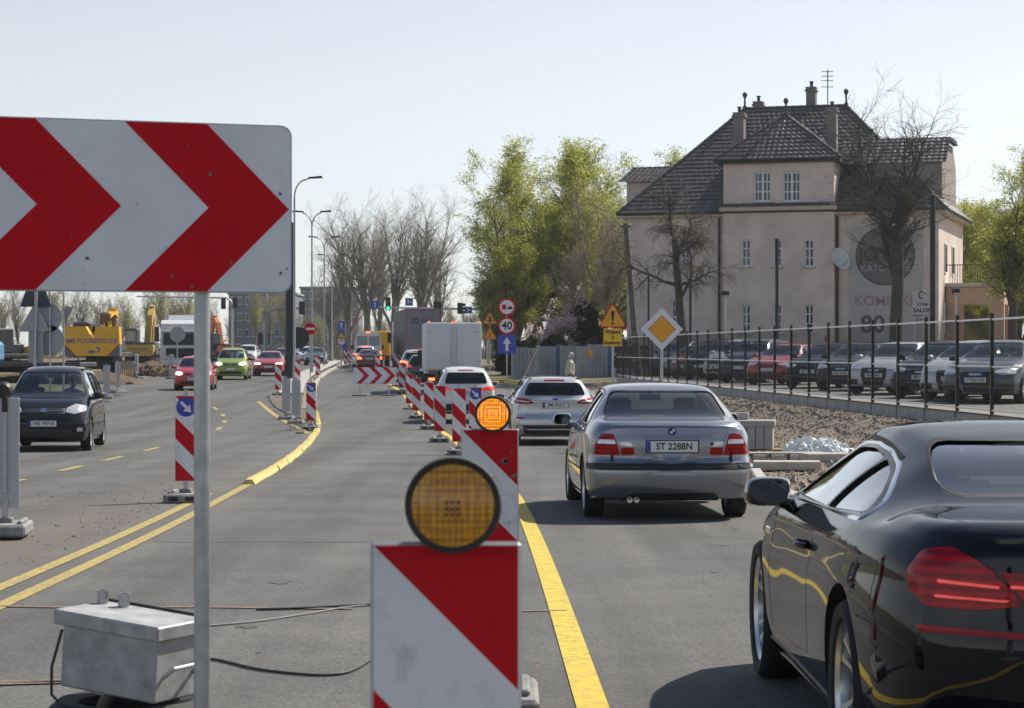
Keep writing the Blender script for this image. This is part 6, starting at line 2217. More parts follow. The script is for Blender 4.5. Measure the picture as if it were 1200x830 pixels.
for (u, v, d, lab) in ((850, 346, 106, 'floodlight on a short post left of the villa bay'), (1120, 343, 104, 'floodlight on a short post before the villa porch')):
	t = thing('floodlight', lab, 'floodlight', (ux(u, d), d, .78))
	h = vz(v, d) - .78
	MB().tube([(0, 0, 0), (0, 0, h)], .04, 8).build('post', GALV, t, 50)
	MB().box((0, -.06, h + .05), (.36, .2, .26), bev=.03, rx=R(-20)).build('lamp_head', DARKM, t)
	MB().box((0, -.175, h + .0), (.28, .012, .18), rx=R(-20)).build('lamp_glass', L_CLEAR, t)
# car-dealer board
t = thing('dealer_sign', 'grey dealer sign board with swirl logo and SALON lettering', 'sign', (ux(1081, 98), 98, .78))
w = 23 / FPX * 98
z0, z1 = vz(396, 98) - .78, vz(341, 98) - .78
SG = mat('sign_board_grey', (.45, .44, .42), .6)
MB().box((0, 0, (z0 + z1) / 2 + .5), (w, .08, z1 - z0 - 1.0)).build('board', SG, t)
for sx in (-1, 1):
	MB().box((sx * w * .42, .0, z0 / 2 + .2), (.06, .06, z0 + 1.4)).build('leg', GALV, t)
zt = vz(349, 98) - .78
MB().tube([(.16 * math.cos(a * .35 + .6) , -.05, zt + .12 + .16 * math.sin(a * .35 + .6)) for a in range(13)], .025, 6).build('logo', BLACK, t)
text('lettering', 'ESTIM', .17, BLACK, t, (0, -.043, vz(357, 98) - .78), bold=.004)
text('lettering', 'SALON', .25, BLACK, t, (0, -.043, vz(364, 98) - .78), bold=.008)
text('lettering', 'SAMOCHODÓW', .115, BLACK, t, (0, -.043, vz(370, 98) - .78), bold=.002)
text('lettering', 'UŻYWANYCH', .115, BLACK, t, (0, -.043, vz(375, 98) - .78), bold=.002)
# ================================================================== car park fence
fen = thing('wire_fence', 'black wire panel fence on concrete base boards along the car park', 'fence')
FB = mat('fence_black', (.016, .017, .018), .4, metal=.4)
RAIL_GLINT = mat('fence_rail_glint', (.80, .80, .80), .35, metal=.35)  # sun glint along the rails, painted in as a pale colour
NPAN, SPAN = 27, 2.5
fd = Vector((-.0665, 1, 0)).normalized()
y = 38.0
fh = 1.79
bars = MB()
nb = 34
for k in range(nb):
	yy = .06 + (SPAN - .12) * k / (nb - 1)
	bars.add([(-.0024, yy - .0024, 0), (.0024, yy - .0024, 0), (.0024, yy + .0024, 0), (-.0024, yy + .0024, 0), (-.0024, yy - .0024, fh - .1), (.0024, yy - .0024, fh - .1), (.0024, yy + .0024, fh - .1), (-.0024, yy + .0024, fh - .1)],
			 [(0, 1, 5, 4), (1, 2, 6, 5), (2, 3, 7, 6), (3, 0, 4, 7)])
for zz in (.02, fh * .25, fh * .75):
	bars.box((0, SPAN / 2, zz), (.01, SPAN - .1, .008))
barm = bars.mesh('wire_panel', FB)
railm = MB().box((0, SPAN / 2, 0), (.04, SPAN - .08, .035), rx=0, bev=.006).mesh('rail', RAIL_GLINT)
postm = MB().box((0, 0, fh / 2 + .02), (.062, .062, fh + .12)).box((0, 0, fh + .09), (.07, .07, .03), bev=.01).mesh('post', FB)
baseb = MB().box((0, SPAN / 2, -.11), (.08, SPAN - .15, .27), bev=.015).mesh('base_board', mat('base_concrete', (.40, .39, .375), .85, var=.2, vscale=4))
ang = math.atan(.0665)
for i in range(NPAN + 1):
	p = Vector((FENCE(38.0), 38.0, 0)) + fd * (SPAN * i)
	z = lot_z(p.y) + .02
	put('post', postm, fen, (p.x, p.y, z), ang)
	if i < NPAN:
		put('wire_panel', barm, fen, (p.x, p.y, z + .06), ang)
		put('top_rail', railm, fen, (p.x, p.y, z + fh - .01), ang)
		put('middle_rail', railm, fen, (p.x, p.y, z + fh * .5), ang)
		put('bottom_rail', railm, fen, (p.x, p.y, z + .08), ang)
		put('base_board', baseb, fen, (p.x, p.y, z - .04), ang)
# ================================================================== trees
def perp(d):
	a = np.array([0, 0, 1.]) if abs(d[2]) < .9 else np.array([1., 0, 0])
	u = np.cross(d, a); u /= np.linalg.norm(u)
	return u, np.cross(d, u)
def tree_skel(seed, H, r0, spec):
	"""returns list of (p0,p1,r0,r1,level) and twig tips"""
	rg = random.Random(seed)
	segs, tips = [], []
	def unit(v):
		return v / (np.linalg.norm(v) + 1e-9)
	def grow(p, d, L, r, lv):
		s = spec[lv]
		n = s['n']
		step = L / n
		last = lv == len(spec) - 1
		p = p.copy()
		kids = []
		for i in range(n):
			w = s['wander']
			d = unit(d + np.array([rg.uniform(-w, w), rg.uniform(-w, w), rg.uniform(-w, w) + s.get('up', 0)]))
			q = p + d * step
			ra, rb = r * (1 - s['taper'] * i / n), r * (1 - s['taper'] * (i + 1) / n)
			segs.append((p, q, ra, rb, lv))
			f = (i + 1) / n
			if not last and f >= s.get('from', .3):
				kids.append((q.copy(), d.copy(), f, rb))
			p = q
		if last:
			tips.append((p, d))
			return
		k = spec[lv + 1]
		m = s['kids']
		for j in range(m):
			q, dd, f, rb = kids[min(len(kids) - 1, int(len(kids) * (j + rg.random()) / m))]
			u, v = perp(dd)
			a = rg.uniform(0, 6.283)
			th = R(rg.uniform(*k['angle']))
			nd = unit(dd * math.cos(th) + (u * math.cos(a) + v * math.sin(a)) * math.sin(th))
			LL = k['len'] * L * rg.uniform(.65, 1.15) * (1.15 - .55 * f if lv == 0 else 1.)
			grow(q, nd, LL, min(rb * .8, r * k.get('rr', .5)), lv + 1)
		if s.get('lead'):
			grow(p, d, L * .4, r * (1 - s['taper']) * .9, lv + 1)
	grow(np.array([0., 0., 0.]), np.array([0., 0., 1.]), H * spec[0]['len'], r0, 0)
	return segs, tips
def segs_mesh(name, segs, sides, m, rmin=.004):
	P0 = np.array([s[0] for s in segs]); P1 = np.array([s[1] for s in segs])
	R0 = np.maximum(np.array([s[2] for s in segs]), rmin); R1 = np.maximum(np.array([s[3] for s in segs]), rmin)
	D = P1 - P0
	D /= np.linalg.norm(D, axis=1)[:, None] + 1e-9
	A = np.where(np.abs(D[:, 2:3]) < .9, np.array([[0, 0, 1.]]), np.array([[1., 0, 0]]))
	U = np.cross(D, A); U /= np.linalg.norm(U, axis=1)[:, None]
	V = np.cross(D, U)
	n = sides
	vs = np.zeros((len(segs), 2 * n, 3))
	for k in range(n):
		c, s = math.cos(2 * math.pi * k / n), math.sin(2 * math.pi * k / n)
		o = U * c + V * s
		vs[:, k] = P0 + o * R0[:, None]
		vs[:, n + k] = P1 + o * R1[:, None]
	base = (np.arange(len(segs)) * 2 * n)[:, None, None]
	q = np.array([[k, (k + 1) % n, n + (k + 1) % n, n + k] for k in range(n)])[None]
	fs = (base + q).reshape(-1, 4)
	return vs.reshape(-1, 3), fs
def np_mesh(name, chunks, mats, smooth=True):
	"""chunks: list of (verts, quads, material index)"""
	off = 0
	V, Fq, MI = [], [], []
	for v, f, mi in chunks:
		V.append(v); Fq.append(f + off); MI.append(np.full(len(f), mi))
		off += len(v)
	V = np.concatenate(V); Fq = np.concatenate(Fq); MI = np.concatenate(MI)
	me = bpy.data.meshes.new(name)
	me.vertices.add(len(V)); me.vertices.foreach_set('co', V.astype(np.float32).ravel())
	me.loops.add(Fq.size); me.loops.foreach_set('vertex_index', Fq.astype(np.int32).ravel())
	me.polygons.add(len(Fq)); me.polygons.foreach_set('loop_start', np.arange(0, Fq.size, 4, dtype=np.int32))
	try:
		me.polygons.foreach_set('loop_total', np.full(len(Fq), 4, dtype=np.int32))
	except Exception:
		pass
	me.polygons.foreach_set('material_index', MI.astype(np.int32))
	if smooth:
		me.polygons.foreach_set('use_smooth', np.ones(len(Fq), dtype=bool))
	for m in mats:
		me.materials.append(m)
	me.update()
	me.validate()
	return me
def leaf_quads(pts, size, jit, seed, droop=0.):
	rg = np.random.default_rng(seed)
	n = len(pts)
	c = np.array(pts) + rg.normal(0, jit, (n, 3))
	d = rg.normal(0, 1, (n, 3)); d[:, 2] -= droop
	d /= np.linalg.norm(d, axis=1)[:, None]
	e = rg.normal(0, 1, (n, 3)); e = np.cross(d, e); e /= np.linalg.norm(e, axis=1)[:, None]
	s = size * rg.uniform(.6, 1.4, n)[:, None]
	v = np.stack([c - d * s, c + e * s * .45, c + d * s, c - e * s * .45], 1).reshape(-1, 3)
	f = np.arange(4 * n).reshape(-1, 4)
	return v, f
def leaf_mat(name, col, col2, tr=.6):
	m, N, Lk, b = node_mat(name)
	tc = N.new('ShaderNodeTexCoord')
	n = N.new('ShaderNodeTexNoise')
	n.inputs['Scale'].default_value = .9
	n.inputs['Detail'].default_value = 5
	Lk.new(tc.outputs['Object'], n.inputs['Vector'])
	r = N.new('ShaderNodeValToRGB')
	r.color_ramp.elements[0].position, r.color_ramp.elements[0].color = .35, (*col, 1)
	r.color_ramp.elements[1].position, r.color_ramp.elements[1].color = .65, (*col2, 1)
	Lk.new(n.outputs['Fac'], r.inputs['Fac'])
	df = N.new('ShaderNodeBsdfDiffuse')
	tl = N.new('ShaderNodeBsdfTranslucent')
	mx = N.new('ShaderNodeMixShader')
	mx.inputs[0].default_value = tr
	for s in (df, tl):
		Lk.new(r.outputs['Color'], s.inputs['Color'])
	Lk.new(df.outputs[0], mx.inputs[1]); Lk.new(tl.outputs[0], mx.inputs[2])
	Lk.new(mx.outputs[0], N['Material Output'].inputs['Surface'])
	return m
BARK = mat('bark', (.075, .062, .05), .95, var=.4, vscale=6, bump=.5, bscale=14)
BARK_G = mat('bark_grey', (.21, .19, .165), .95, var=.35, vscale=4)
TWIG = mat('twig_bark', (.17, .145, .11), .95, var=.3, vscale=3)
TWIG_P = mat('twig_pale', (.37, .33, .285), .95, var=.25, vscale=1)
LF_WIL = leaf_mat('leaf_willow', (.33, .37, .065), (.52, .52, .12))
LF_GRN = leaf_mat('leaf_spring', (.29, .33, .06), (.48, .47, .11))
LF_YEL = leaf_mat('leaf_bud', (.22, .20, .05), (.32, .27, .08))
LF_PNK = leaf_mat('blossom_pink', (.56, .42, .44), (.75, .64, .64))
LF_DRK = leaf_mat('leaf_conifer', (.012, .02, .008), (.03, .045, .016), .15)
LF_RED = leaf_mat('leaf_reddish', (.12, .05, .04), (.2, .09, .065), .3)
def crown_points(tips, segs, lv_min, per, seed, keep=1., clump=True):
	rg = random.Random(seed)
	pts = []
	for s in segs:
		if s[4] >= lv_min and rg.random() < keep:
			for _ in range(per):
				t = rg.random()
				q = s[0] + (s[1] - s[0]) * t
				if not clump or mn.noise(Vector(q) * .75) + rg.uniform(-.12, .12) > -.14 + max(0, 6 - q[2]) * .05:
					pts.append(q)
	return pts
TH, HNOM = {}, {}
def make_tree_mesh(key, seed, H, r0, spec, leafmat=None, leaf=.1, per=0, keep=1., jit=.1, bark=None, twig=None, rmin=.006, droop=0., lvleaf=None):
	segs, tips = tree_skel(seed, H, r0, spec)
	nl = len(spec)
	tr = [s for s in segs if s[4] == 0]
	br = [s for s in segs if 0 < s[4] < nl - 1]
	tw = [s for s in segs if s[4] == nl - 1]
	trunk = np_mesh(key + '_trunk', [(*segs_mesh('', tr, 8, None, rmin), 0)], [bark or BARK])
	ch = []
	if br: ch.append((*segs_mesh('', br, 5, None, rmin), 0))
	if tw: ch.append((*segs_mesh('', tw, 3, None, rmin), 1))
	mats = [bark or BARK, twig or TWIG]
	if leafmat and per:
		pts = crown_points(tips, segs, nl - 1 if lvleaf is None else lvleaf, per, seed + 1, keep)
		ch.append((*leaf_quads(pts, leaf, jit, seed + 2, droop), 2))
		mats.append(leafmat)
	crown = np_mesh(key + '_crown', ch, mats)
	print('tree', key, len(segs), 'faces', len(crown.polygons))
	HNOM[crown.name] = H
	return trunk, crown
def put_tree(meshes, name, label, x, y, z, s, rz, group=None, sz=None, cat='tree'):
	t = thing(name, label, cat, (x, y, z), rz, group)
	hm = max(v.co.z for v in meshes[1].vertices) if 'h' not in TH.setdefault(meshes[1].name, {}) else TH[meshes[1].name]['h']
	TH[meshes[1].name]['h'] = hm
	s = s * HNOM[meshes[1].name] / hm
	t.scale = (s * (sz or 1), s * (sz or 1), s)
	put('trunk', meshes[0], t)
	put('crown', meshes[1], t)
	return t
def lv(ln, n, w, up, tp, kids, ang, rr_, fr=.2, lead=False):
	return {'len': ln, 'n': n, 'wander': w, 'up': up, 'taper': tp, 'kids': kids, 'angle': ang, 'rr': rr_, 'from': fr, 'lead': lead}
SP_BARE = [lv(.26, 6, .04, 0, .25, 7, (0, 0), .5, .55, True), lv(2.4, 13, .06, .045, .85, 15, (5, 30), .55, .22), lv(.34, 7, .11, .05, .85, 9, (22, 50), .36, .15),
	lv(.42, 5, .15, .04, .8, 5, (22, 52), .45, .15), lv(.5, 3, .18, .03, .7, 0, (20, 50), .6)]
SP_TALL = [lv(.3, 6, .04, 0, .3, 6, (0, 0), .5, .4, True), lv(2.0, 12, .06, .07, .85, 16, (6, 28), .5, .15), lv(.30, 6, .11, .07, .85, 8, (20, 44), .36, .12),
	lv(.42, 5, .15, .03, .8, 6, (22, 52), .45, .15), lv(.5, 3, .18, .02, .7, 0, (20, 50), .6)]
SP_STEM = [lv(.10, 4, .04, 0, .2, 8, (0, 0), .5, .3, True), lv(7.6, 13, .06, .05, .88, 16, (4, 26), .5, .3), lv(.26, 6, .12, .06, .85, 9, (22, 50), .34, .12),
	lv(.42, 5, .15, -.02, .8, 5, (22, 52), .45, .15), lv(.5, 3, .18, -.05, .7, 0, (20, 50), .6)]
SP_LIME = [lv(.50, 9, .06, 0, .35, 8, (0, 0), .5, .55, False), lv(.62, 9, .20, .05, .8, 13, (35, 85), .38, .15), lv(.45, 7, .2, -.05, .85, 8, (30, 70), .34, .12),
	lv(.62, 6, .16, -.12, .8, 4, (25, 60), .45, .15), lv(.5, 3, .16, -.1, .7, 0, (20, 50), .6)]
SP_MAPLE = [lv(.36, 8, .03, 0, .25, 6, (0, 0), .5, .72, True), lv(1.6, 13, .06, .04, .85, 17, (7, 34), .52, .12), lv(.36, 8, .13, .02, .85, 8, (30, 66), .30, .1),
	lv(.5, 5, .16, .0, .8, 5, (25, 60), .42, .15), lv(.5, 3, .18, .0, .7, 0, (20, 50), .6)]
SP_BUSH = [lv(.10, 2, .05, 0, .2, 9, (0, 0), .5, .3, True), lv(7.5, 7, .12, .05, .8, 10, (10, 50), .5, .2), lv(.36, 5, .16, .05, .85, 7, (20, 60), .4, .15),
	lv(.5, 3, .2, .02, .7, 0, (20, 60), .6)]
# the bare group straight ahead
bareA = make_tree_mesh('bareA', 11, 18, .30, SP_BARE, LF_YEL, .04, 1, .15, .06, BARK_G, TWIG_P, .0045)
bareB = make_tree_mesh('bareB', 23, 18, .28, SP_TALL, LF_YEL, .04, 1, .15, .06, BARK_G, TWIG_P, .0045)
GB = 'bare trees beyond the traffic lights'
for (u, d, s, m, rz, lab) in ((431, 236, .98, bareA, .3, 'tall bare spreading tree standing beyond the waiting silver van'), (462, 240, .97, bareB, 1.2, 'tall bare tree whose trunk rises above the yellow truck'),
		(492, 236, 1.0, bareA, 2.4, 'tall bare tree rising behind the articulated lorry'), (409, 246, .86, bareB, 4.0, 'bare slender tree just right of the row of lamp posts'),
		(515, 258, .84, bareB, 3.1, 'bare tree behind the right edge of the articulated lorry'), (388, 262, .66, bareA, 5.0, 'smaller bare tree directly behind the lamp posts'),
		(446, 268, 1.0, bareB, 2.2, 'bare tree in the second row between the two middle trunks')):
	put_tree(m, 'bare_tree', lab, ux(u, d), d, gz(d), s * 1.04, rz, GB, 1.15)
# leafing willows and poplars behind the hoarding
wilA = make_tree_mesh('wilA', 31, 16, .26, SP_STEM, LF_WIL, .068, 5, .95, .15, BARK, TWIG, .006, .3, 3)
wilB = make_tree_mesh('wilB', 37, 15, .24, SP_STEM, LF_GRN, .062, 5, .8, .14, BARK, TWIG, .006, .3, 3)
thin = make_tree_mesh('thin', 41, 15, .14, SP_TALL, LF_YEL, .05, 1, .3, .10, BARK_G, TWIG_P, .006, .2, 3)
GW = 'leafing trees behind the hoarding'
for (u, d, s, m, rz, lab) in ((602, 150, .86, wilA, .2, 'light green leafing tree with open crown above the blue one way sign'), (627, 154, .98, wilA, 1.5, 'yellow green willow above the magnolia'),
		(652, 156, 1.01, wilA, 5.0, 'yellow green willow between two others above the rounded evergreen'), (677, 158, 1.03, wilA, 3.3, 'yellow green willow above the dark conifer'), (697, 160, 1.0, wilA, 4.1, 'green leafing tree above the reddish shrub'),
		(584, 156, .80, wilB, 2.7, 'pale green loose crowned tree behind the amber triangles'), (722, 164, 1.0, wilB, .4, 'green loose crowned tree touching the leaning utility pole'), (768, 182, 1.12, wilB, 1.1, 'green crown rising behind the lower villa wing'), (745, 176, 1.08, wilA, 2.0, 'yellow green tree whose crown shows left of the villa roof'),
		(590, 152, .72, thin, 2.0, 'thin half bare tree at the open left edge of the willow group'), (711, 150, .95, thin, 5.2, 'thin pale tree beside the leaning utility pole'),
		(726, 168, 1.05, thin, .9, 'tall thin tree whose top shows above the lower villa roof'), (656, 170, .9, thin, 2.9, 'thin tree in the second row between the two willows'), (678, 148, .7, thin, 1.9, 'thin low tree right behind the dark conifer')):
	put_tree(m, 'leafing_tree', lab, ux(u, d), d, .8, s, rz, GW, 1.25)
# trees behind the villa
for (u, d, s, m, rz, lab) in ((1128, 150, .98, wilB, .7, 'leafing tree rising beside the right gable of the villa'), (1165, 158, 1.0, wilA, 2.1, 'yellow green tree right of the villa'),
		(1195, 150, .95, wilB, 3.9, 'light green tree at the right of the villa group'), (1225, 160, 1.0, wilA, 1.0, 'yellow green tree at the end of the villa group'), (800, 178, 1.02, thin, 2.2, 'thin green tree peeping over the villa roof by the left chimney'), (782, 172, .98, wilB, 3.3, 'green crown just above the lower left villa roof'),
		(1012, 172, 1.06, wilB, 5.5, 'green crown peeping above the right roof slope of the villa'), (1150, 138, .6, wilB, 5.1, 'low green tree behind the villa porch')):
	put_tree(m, 'leafing_tree', lab, ux(u, d), d, .8, s, rz, 'leafing trees around the villa', 1.2)
# pruned limes in front of the villa
limeA = make_tree_mesh('limeA', 57, 8.6, .17, SP_LIME, LF_GRN, .03, 1, .05, .05, BARK, mat('twig_dark', (.10, .083, .067), .95), .0035)
put_tree(limeA, 'lime_tree', 'crooked bare tree with drooping twigs before the left villa wall', ux(803, 106), 106, .75, 1.12, .4)
mapA = make_tree_mesh('mapA', 63, 12.5, .27, SP_MAPLE, LF_GRN, .03, 1, .03, .05, BARK, MATS['twig_dark'], .0035)
put_tree(mapA, 'maple_tree', 'tall bare tree with dark trunk before the round emblem on the villa', ux(1048, 100), 100, .75, 1.12, 1.9)
dkt = make_tree_mesh('dkt', 71, 11, .24, SP_MAPLE, LF_GRN, .07, 2, .45, .10, BARK, MATS['twig_dark'], .005, 0, 3)
put_tree(dkt, 'leafing_tree', 'dark trunked tree with fresh leaves right of the villa porch', ux(1186, 98), 98, .75, .85, 2.6)
# magnolia, conifers, red shrub
mag = make_tree_mesh('mag', 83, 6.0, .14, SP_BUSH, LF_PNK, .075, 6, .95, .08, BARK, TWIG, .008, 0, 3)
put_tree(mag, 'magnolia_tree', 'pink flowering magnolia behind the blue grey hoarding', ux(645, 123), 123, .6, .86, 0)
def conifer(label, u, d, h, w, seed, m, name='conifer', n=9000):
	rg = np.random.default_rng(seed)
	z = rg.random(n) ** .8
	rad = w / 2 * np.sin(np.clip(z * 2.6 + .45, 0, 3.1)) ** .7 * (1 + .22 * np.sin(z * 31 + rg.random(n) * 2))
	a = rg.random(n) * 6.283
	rr = rad * (1 - .45 * rg.random(n) ** 2)
	pts = np.stack([rr * np.cos(a), rr * np.sin(a), z * h], 1)
	v, f = leaf_quads(pts, .085, .05, seed, .3)
	t = thing(name, label, 'shrub', (ux(u, d), d, .6))
	MB().tube([(0, 0, 0), (0, 0, h * .8)], [.1, .02], 8).build('stem', BARK, t, 50)
	put('foliage', np_mesh(name, [(v, f, 0)], [m]), t)
conifer('rounded dark evergreen bush behind the hoarding, left one', 650, 120, 2.2, 1.7, 1, LF_DRK)
conifer('taller dark evergreen behind the hoarding next to the reddish shrub', 684, 133, 4.3, 2.2, 2, LF_DRK)
conifer('low dark evergreen bush behind the props of the hoarding', 622, 127, 2.0, 2.6, 7, LF_DRK)
conifer('small dark evergreen bush behind the blue one way sign', 603, 130, 1.9, 2.0, 8, LF_DRK)
conifer('reddish leafless looking shrub behind the hoarding by the warning triangle', 703, 127, 2.2, 3.0, 3, LF_RED, 'reddish_shrub', 5000)
conifer('second reddish shrub behind the black company banner', 728, 128, 2.0, 2.2, 4, LF_RED, 'reddish_shrub', 4000)
# background wood on the left and ahead: trees one by one
GL = 'trees beyond the works on the left'
rr = random.Random(99)
bgT = [make_tree_mesh('bg0', 101, 13, .16, SP_BARE[:2] + [dict(SP_BARE[2], kids=7), SP_BARE[4]], LF_YEL, .09, 2, .6, .2, BARK_G, TWIG_P, .010, 0, 3),
	   make_tree_mesh('bg1', 103, 13, .15, SP_TALL[:2] + [dict(SP_TALL[2], kids=7), SP_TALL[4]], LF_GRN, .09, 2, .6, .2, BARK_G, TWIG_P, .010, 0, 3),
	   make_tree_mesh('bg2', 107, 13, .16, SP_BARE[:2] + [dict(SP_BARE[2], kids=9), SP_BARE[4]], None, 0, 0, 0, 0, BARK_G, TWIG_P, .010)]
kinds = ('yellowish budding tree', 'pale green leafing tree', 'grey bare tree')
spots = [(-30, 250, 2, 'at the sign backs'), (22, 215, 2, 'left of the dark sign backs'), (48, 262, 0, 'behind the sign backs'), (92, 205, 2, 'above the yellow excavator house'),
		 (116, 290, 0, 'behind the large excavator counterweight'), (150, 300, 1, 'behind the mustard excavator arm'), (172, 265, 1, 'between excavator arm and white lorry'), (190, 245, 1, 'behind the white lorry cab'),
		 (212, 250, 0, 'above the white lorry'), (228, 300, 1, 'right of the white lorry'), (300, 285, 1, 'left of the dark mast'), (318, 300, 0, 'beside the far block of flats'), (336, 270, 1, 'behind the dark mast'),
		 (356, 300, 0, 'behind the no entry sign'), (372, 310, 1, 'between the lamp poles'), (398, 330, 0, 'behind the far median signs'), (415, 340, 2, 'above the silver van'), (440, 350, 1, 'behind the green traffic light'),
		 (470, 335, 0, 'behind the lane sign on the gantry'), (500, 320, 1, 'behind the articulated lorry roof'), (530, 300, 0, 'behind the white box lorry'), (548, 280, 2, 'above the box lorry right edge'), (566, 320, 1, 'behind the two amber triangles'),
		 (585, 260, 0, 'behind the speed limit post'), (60, 285, 1, 'in the gap beside the sign posts'), (75, 300, 0, 'above the flatbed trailer'), (132, 275, 0, 'left of the mustard excavator arm'), (142, 310, 2, 'above the soil heap'), (160, 330, 0, 'right behind the mustard arm'), (182, 320, 2, 'between arm and lorry in the second row'), (200, 300, 0, 'over the lorry roof in the second row'), (221, 275, 1, 'beside the galvanised post'), (5, 280, 0, 'at the blue tarp'), (270, 330, 2, 'by the orange digger'), (250, 340, 1, 'left of the orange digger')]
for i, (u, d, k, where) in enumerate(spots):
	s = rr.uniform(.62, .82) if u < 345 else rr.uniform(.5, .68)
	if u in (92, 22): s = .72
	put_tree(bgT[k], 'background_tree', '%s %s' % (kinds[k], where), ux(u, d), d, gz(d), s, rr.uniform(0, 6.28), GL)
for i in range(30):
	u, d = 340 + i * 9, 300 + (i * 53 % 90)
	put_tree(bgT[(i * 7) % 3], 'wood_tree', 'tree of the far wood closing off the road ahead', ux(u, d), d, gz(d), rr.uniform(.42, .62), rr.uniform(0, 6.28), 'far wood ahead', 1.0)
# undergrowth mass far away
rg = np.random.default_rng(5)
n = 60000
U = rg.uniform(-120, 620, n); D = rg.uniform(262, 440, n)
P = np.stack([(U - CX) / FPX * D, D, 1.2 + rg.random(n) ** 2 * (1.5 + 2.5 * np.abs(np.sin(U * .11) * np.sin(U * .037 + 1)))], 1)
v, f = leaf_quads(P, .13, .2, 9)
tag(put('undergrowth', np_mesh('undergrowth', [(v, f, 0)], [leaf_mat('leaf_undergrowth', (.10, .09, .045), (.19, .17, .08), .3)])), 'brownish green undergrowth closing off the far end of the road', 'undergrowth', kind='stuff')
# ================================================================== lorries, van and works machines
LGREY = mat('trailer_grey', (.30, .30, .335), .5, var=.08, vscale=1.5)
LWHITE = mat('box_white', (.66, .67, .69), .4, var=.04, vscale=1)
DKTARP = mat('trailer_tarp', (.07, .08, .09), .6, var=.15)
YMACH = mat('machine_yellow', (.86, .45, .012), .4, var=.08, vscale=2)
YMUST = mat('machine_mustard', (.50, .33, .07), .55, var=.15, vscale=2)
DKMACH = mat('machine_grey', (.05, .052, .058), .6, var=.2, vscale=3)
RUST = mat('rusty_steel', (.20, .105, .05), .8, var=.4, vscale=3)
STEELB = mat('bright_steel', (.5, .5, .5), .3, metal=.9)
def lorry_wheel(t, x, y, r=.48, w=.3, s=1):
	wl = part_empty('wheel', t, (x, y, r), 0 if s > 0 else math.pi)
	MB().lathe([(r * .58, -w / 2), (r * .95, -w / 2), (r, -w * .38), (r, w * .38), (r * .95, w / 2), (r * .58, w / 2)], 32, axis='X', closed=True).build('tyre', TYRE, wl, 40, recalc=True)
	MB().lathe([(0, w * .1), (r * .2, w * .3), (r * .28, w * .1), (r * .5, w * .05), (r * .59, w * .4)], 28, axis='X', closed=True).build('rim', GALV, wl, 40, recalc=True)
def box_lorry():
	d = 94.5
	t = thing('box_lorry', 'white box lorry seen from behind with small orange roof lamps', 'lorry', (ux(532, d), d, gz(d) + .02), R(4.2))
	W_, L_ = 2.26, 5.2
	zb_, zt_ = .95, vz(378, d) - gz(d) - .02
	MB().box((0, L_ / 2, (zb_ + zt_) / 2), (W_, L_, zt_ - zb_), bev=.03).build('cargo_box', LWHITE, t)
	for s in (-1, 1):
		dr = MB().box((s * W_ * .247, -.012, (zb_ + zt_) / 2 + .02), (W_ * .485, .02, zt_ - zb_ - .14), bev=.006).build('rear_door', LWHITE, t)
		for zz in (zb_ + .35, zt_ - .4):
			MB().box((s * (W_ / 2 - .14), -.028, zz), (.3, .014, .03)).build('hinge', GALV, dr)
		MB().tube([(s * .1, -.035, zb_ + .2), (s * .1, -.035, zt_ - .2)], .012, 6).build('lock_bar', GALV, dr)
	for s, wv in ((-1, .1), (0, .22), (1, .1)):
		MB().box((s * (W_ / 2 - .1), -.02, zt_ + .03), (wv, .05, .06), bev=.015).build('roof_lamp', mat('lamp_orange', (.75, .2, .05), .3, emit=(1, .25, .05), estr=.6), t)
	MB().box((0, 2.2, .72), (.9, 5.6, .24)).build('chassis', UNDER, t)
	MB().box((0, .05, .56), (W_ * .92, .1, .14), bev=.01).build('under_run_bar', DKMACH, t)
	for s in (-1, 1):
		MB().box((s * .92, -.02, .58), (.26, .05, .11), bev=.01).build('tail_lamp', L_BRAKE, t)
		lorry_wheel(t, s * .92, 1.0, .39, .3, s)
		lorry_wheel(t, s * .92, 4.6, .39, .3, s)
		MB().box((s * .9, .62, .42), (.42, .02, .4)).build('mud_flap', RUBBER, t)
	MB().box((0, L_ + .95, 1.45), (2.0, 1.7, 1.75), bev=.15).build('cab', LWHITE, t)
	MB().box((0, -.03, .70), (.5, .012, .11)).build('number_plate', PLATE, t)
	for s in (-1, 1):
		MB().box((s * 1.18, L_ + 1.5, 1.6), (.2, .12, .4), bev=.03).build('door_mirror', TRIM, t)
box_lorry()
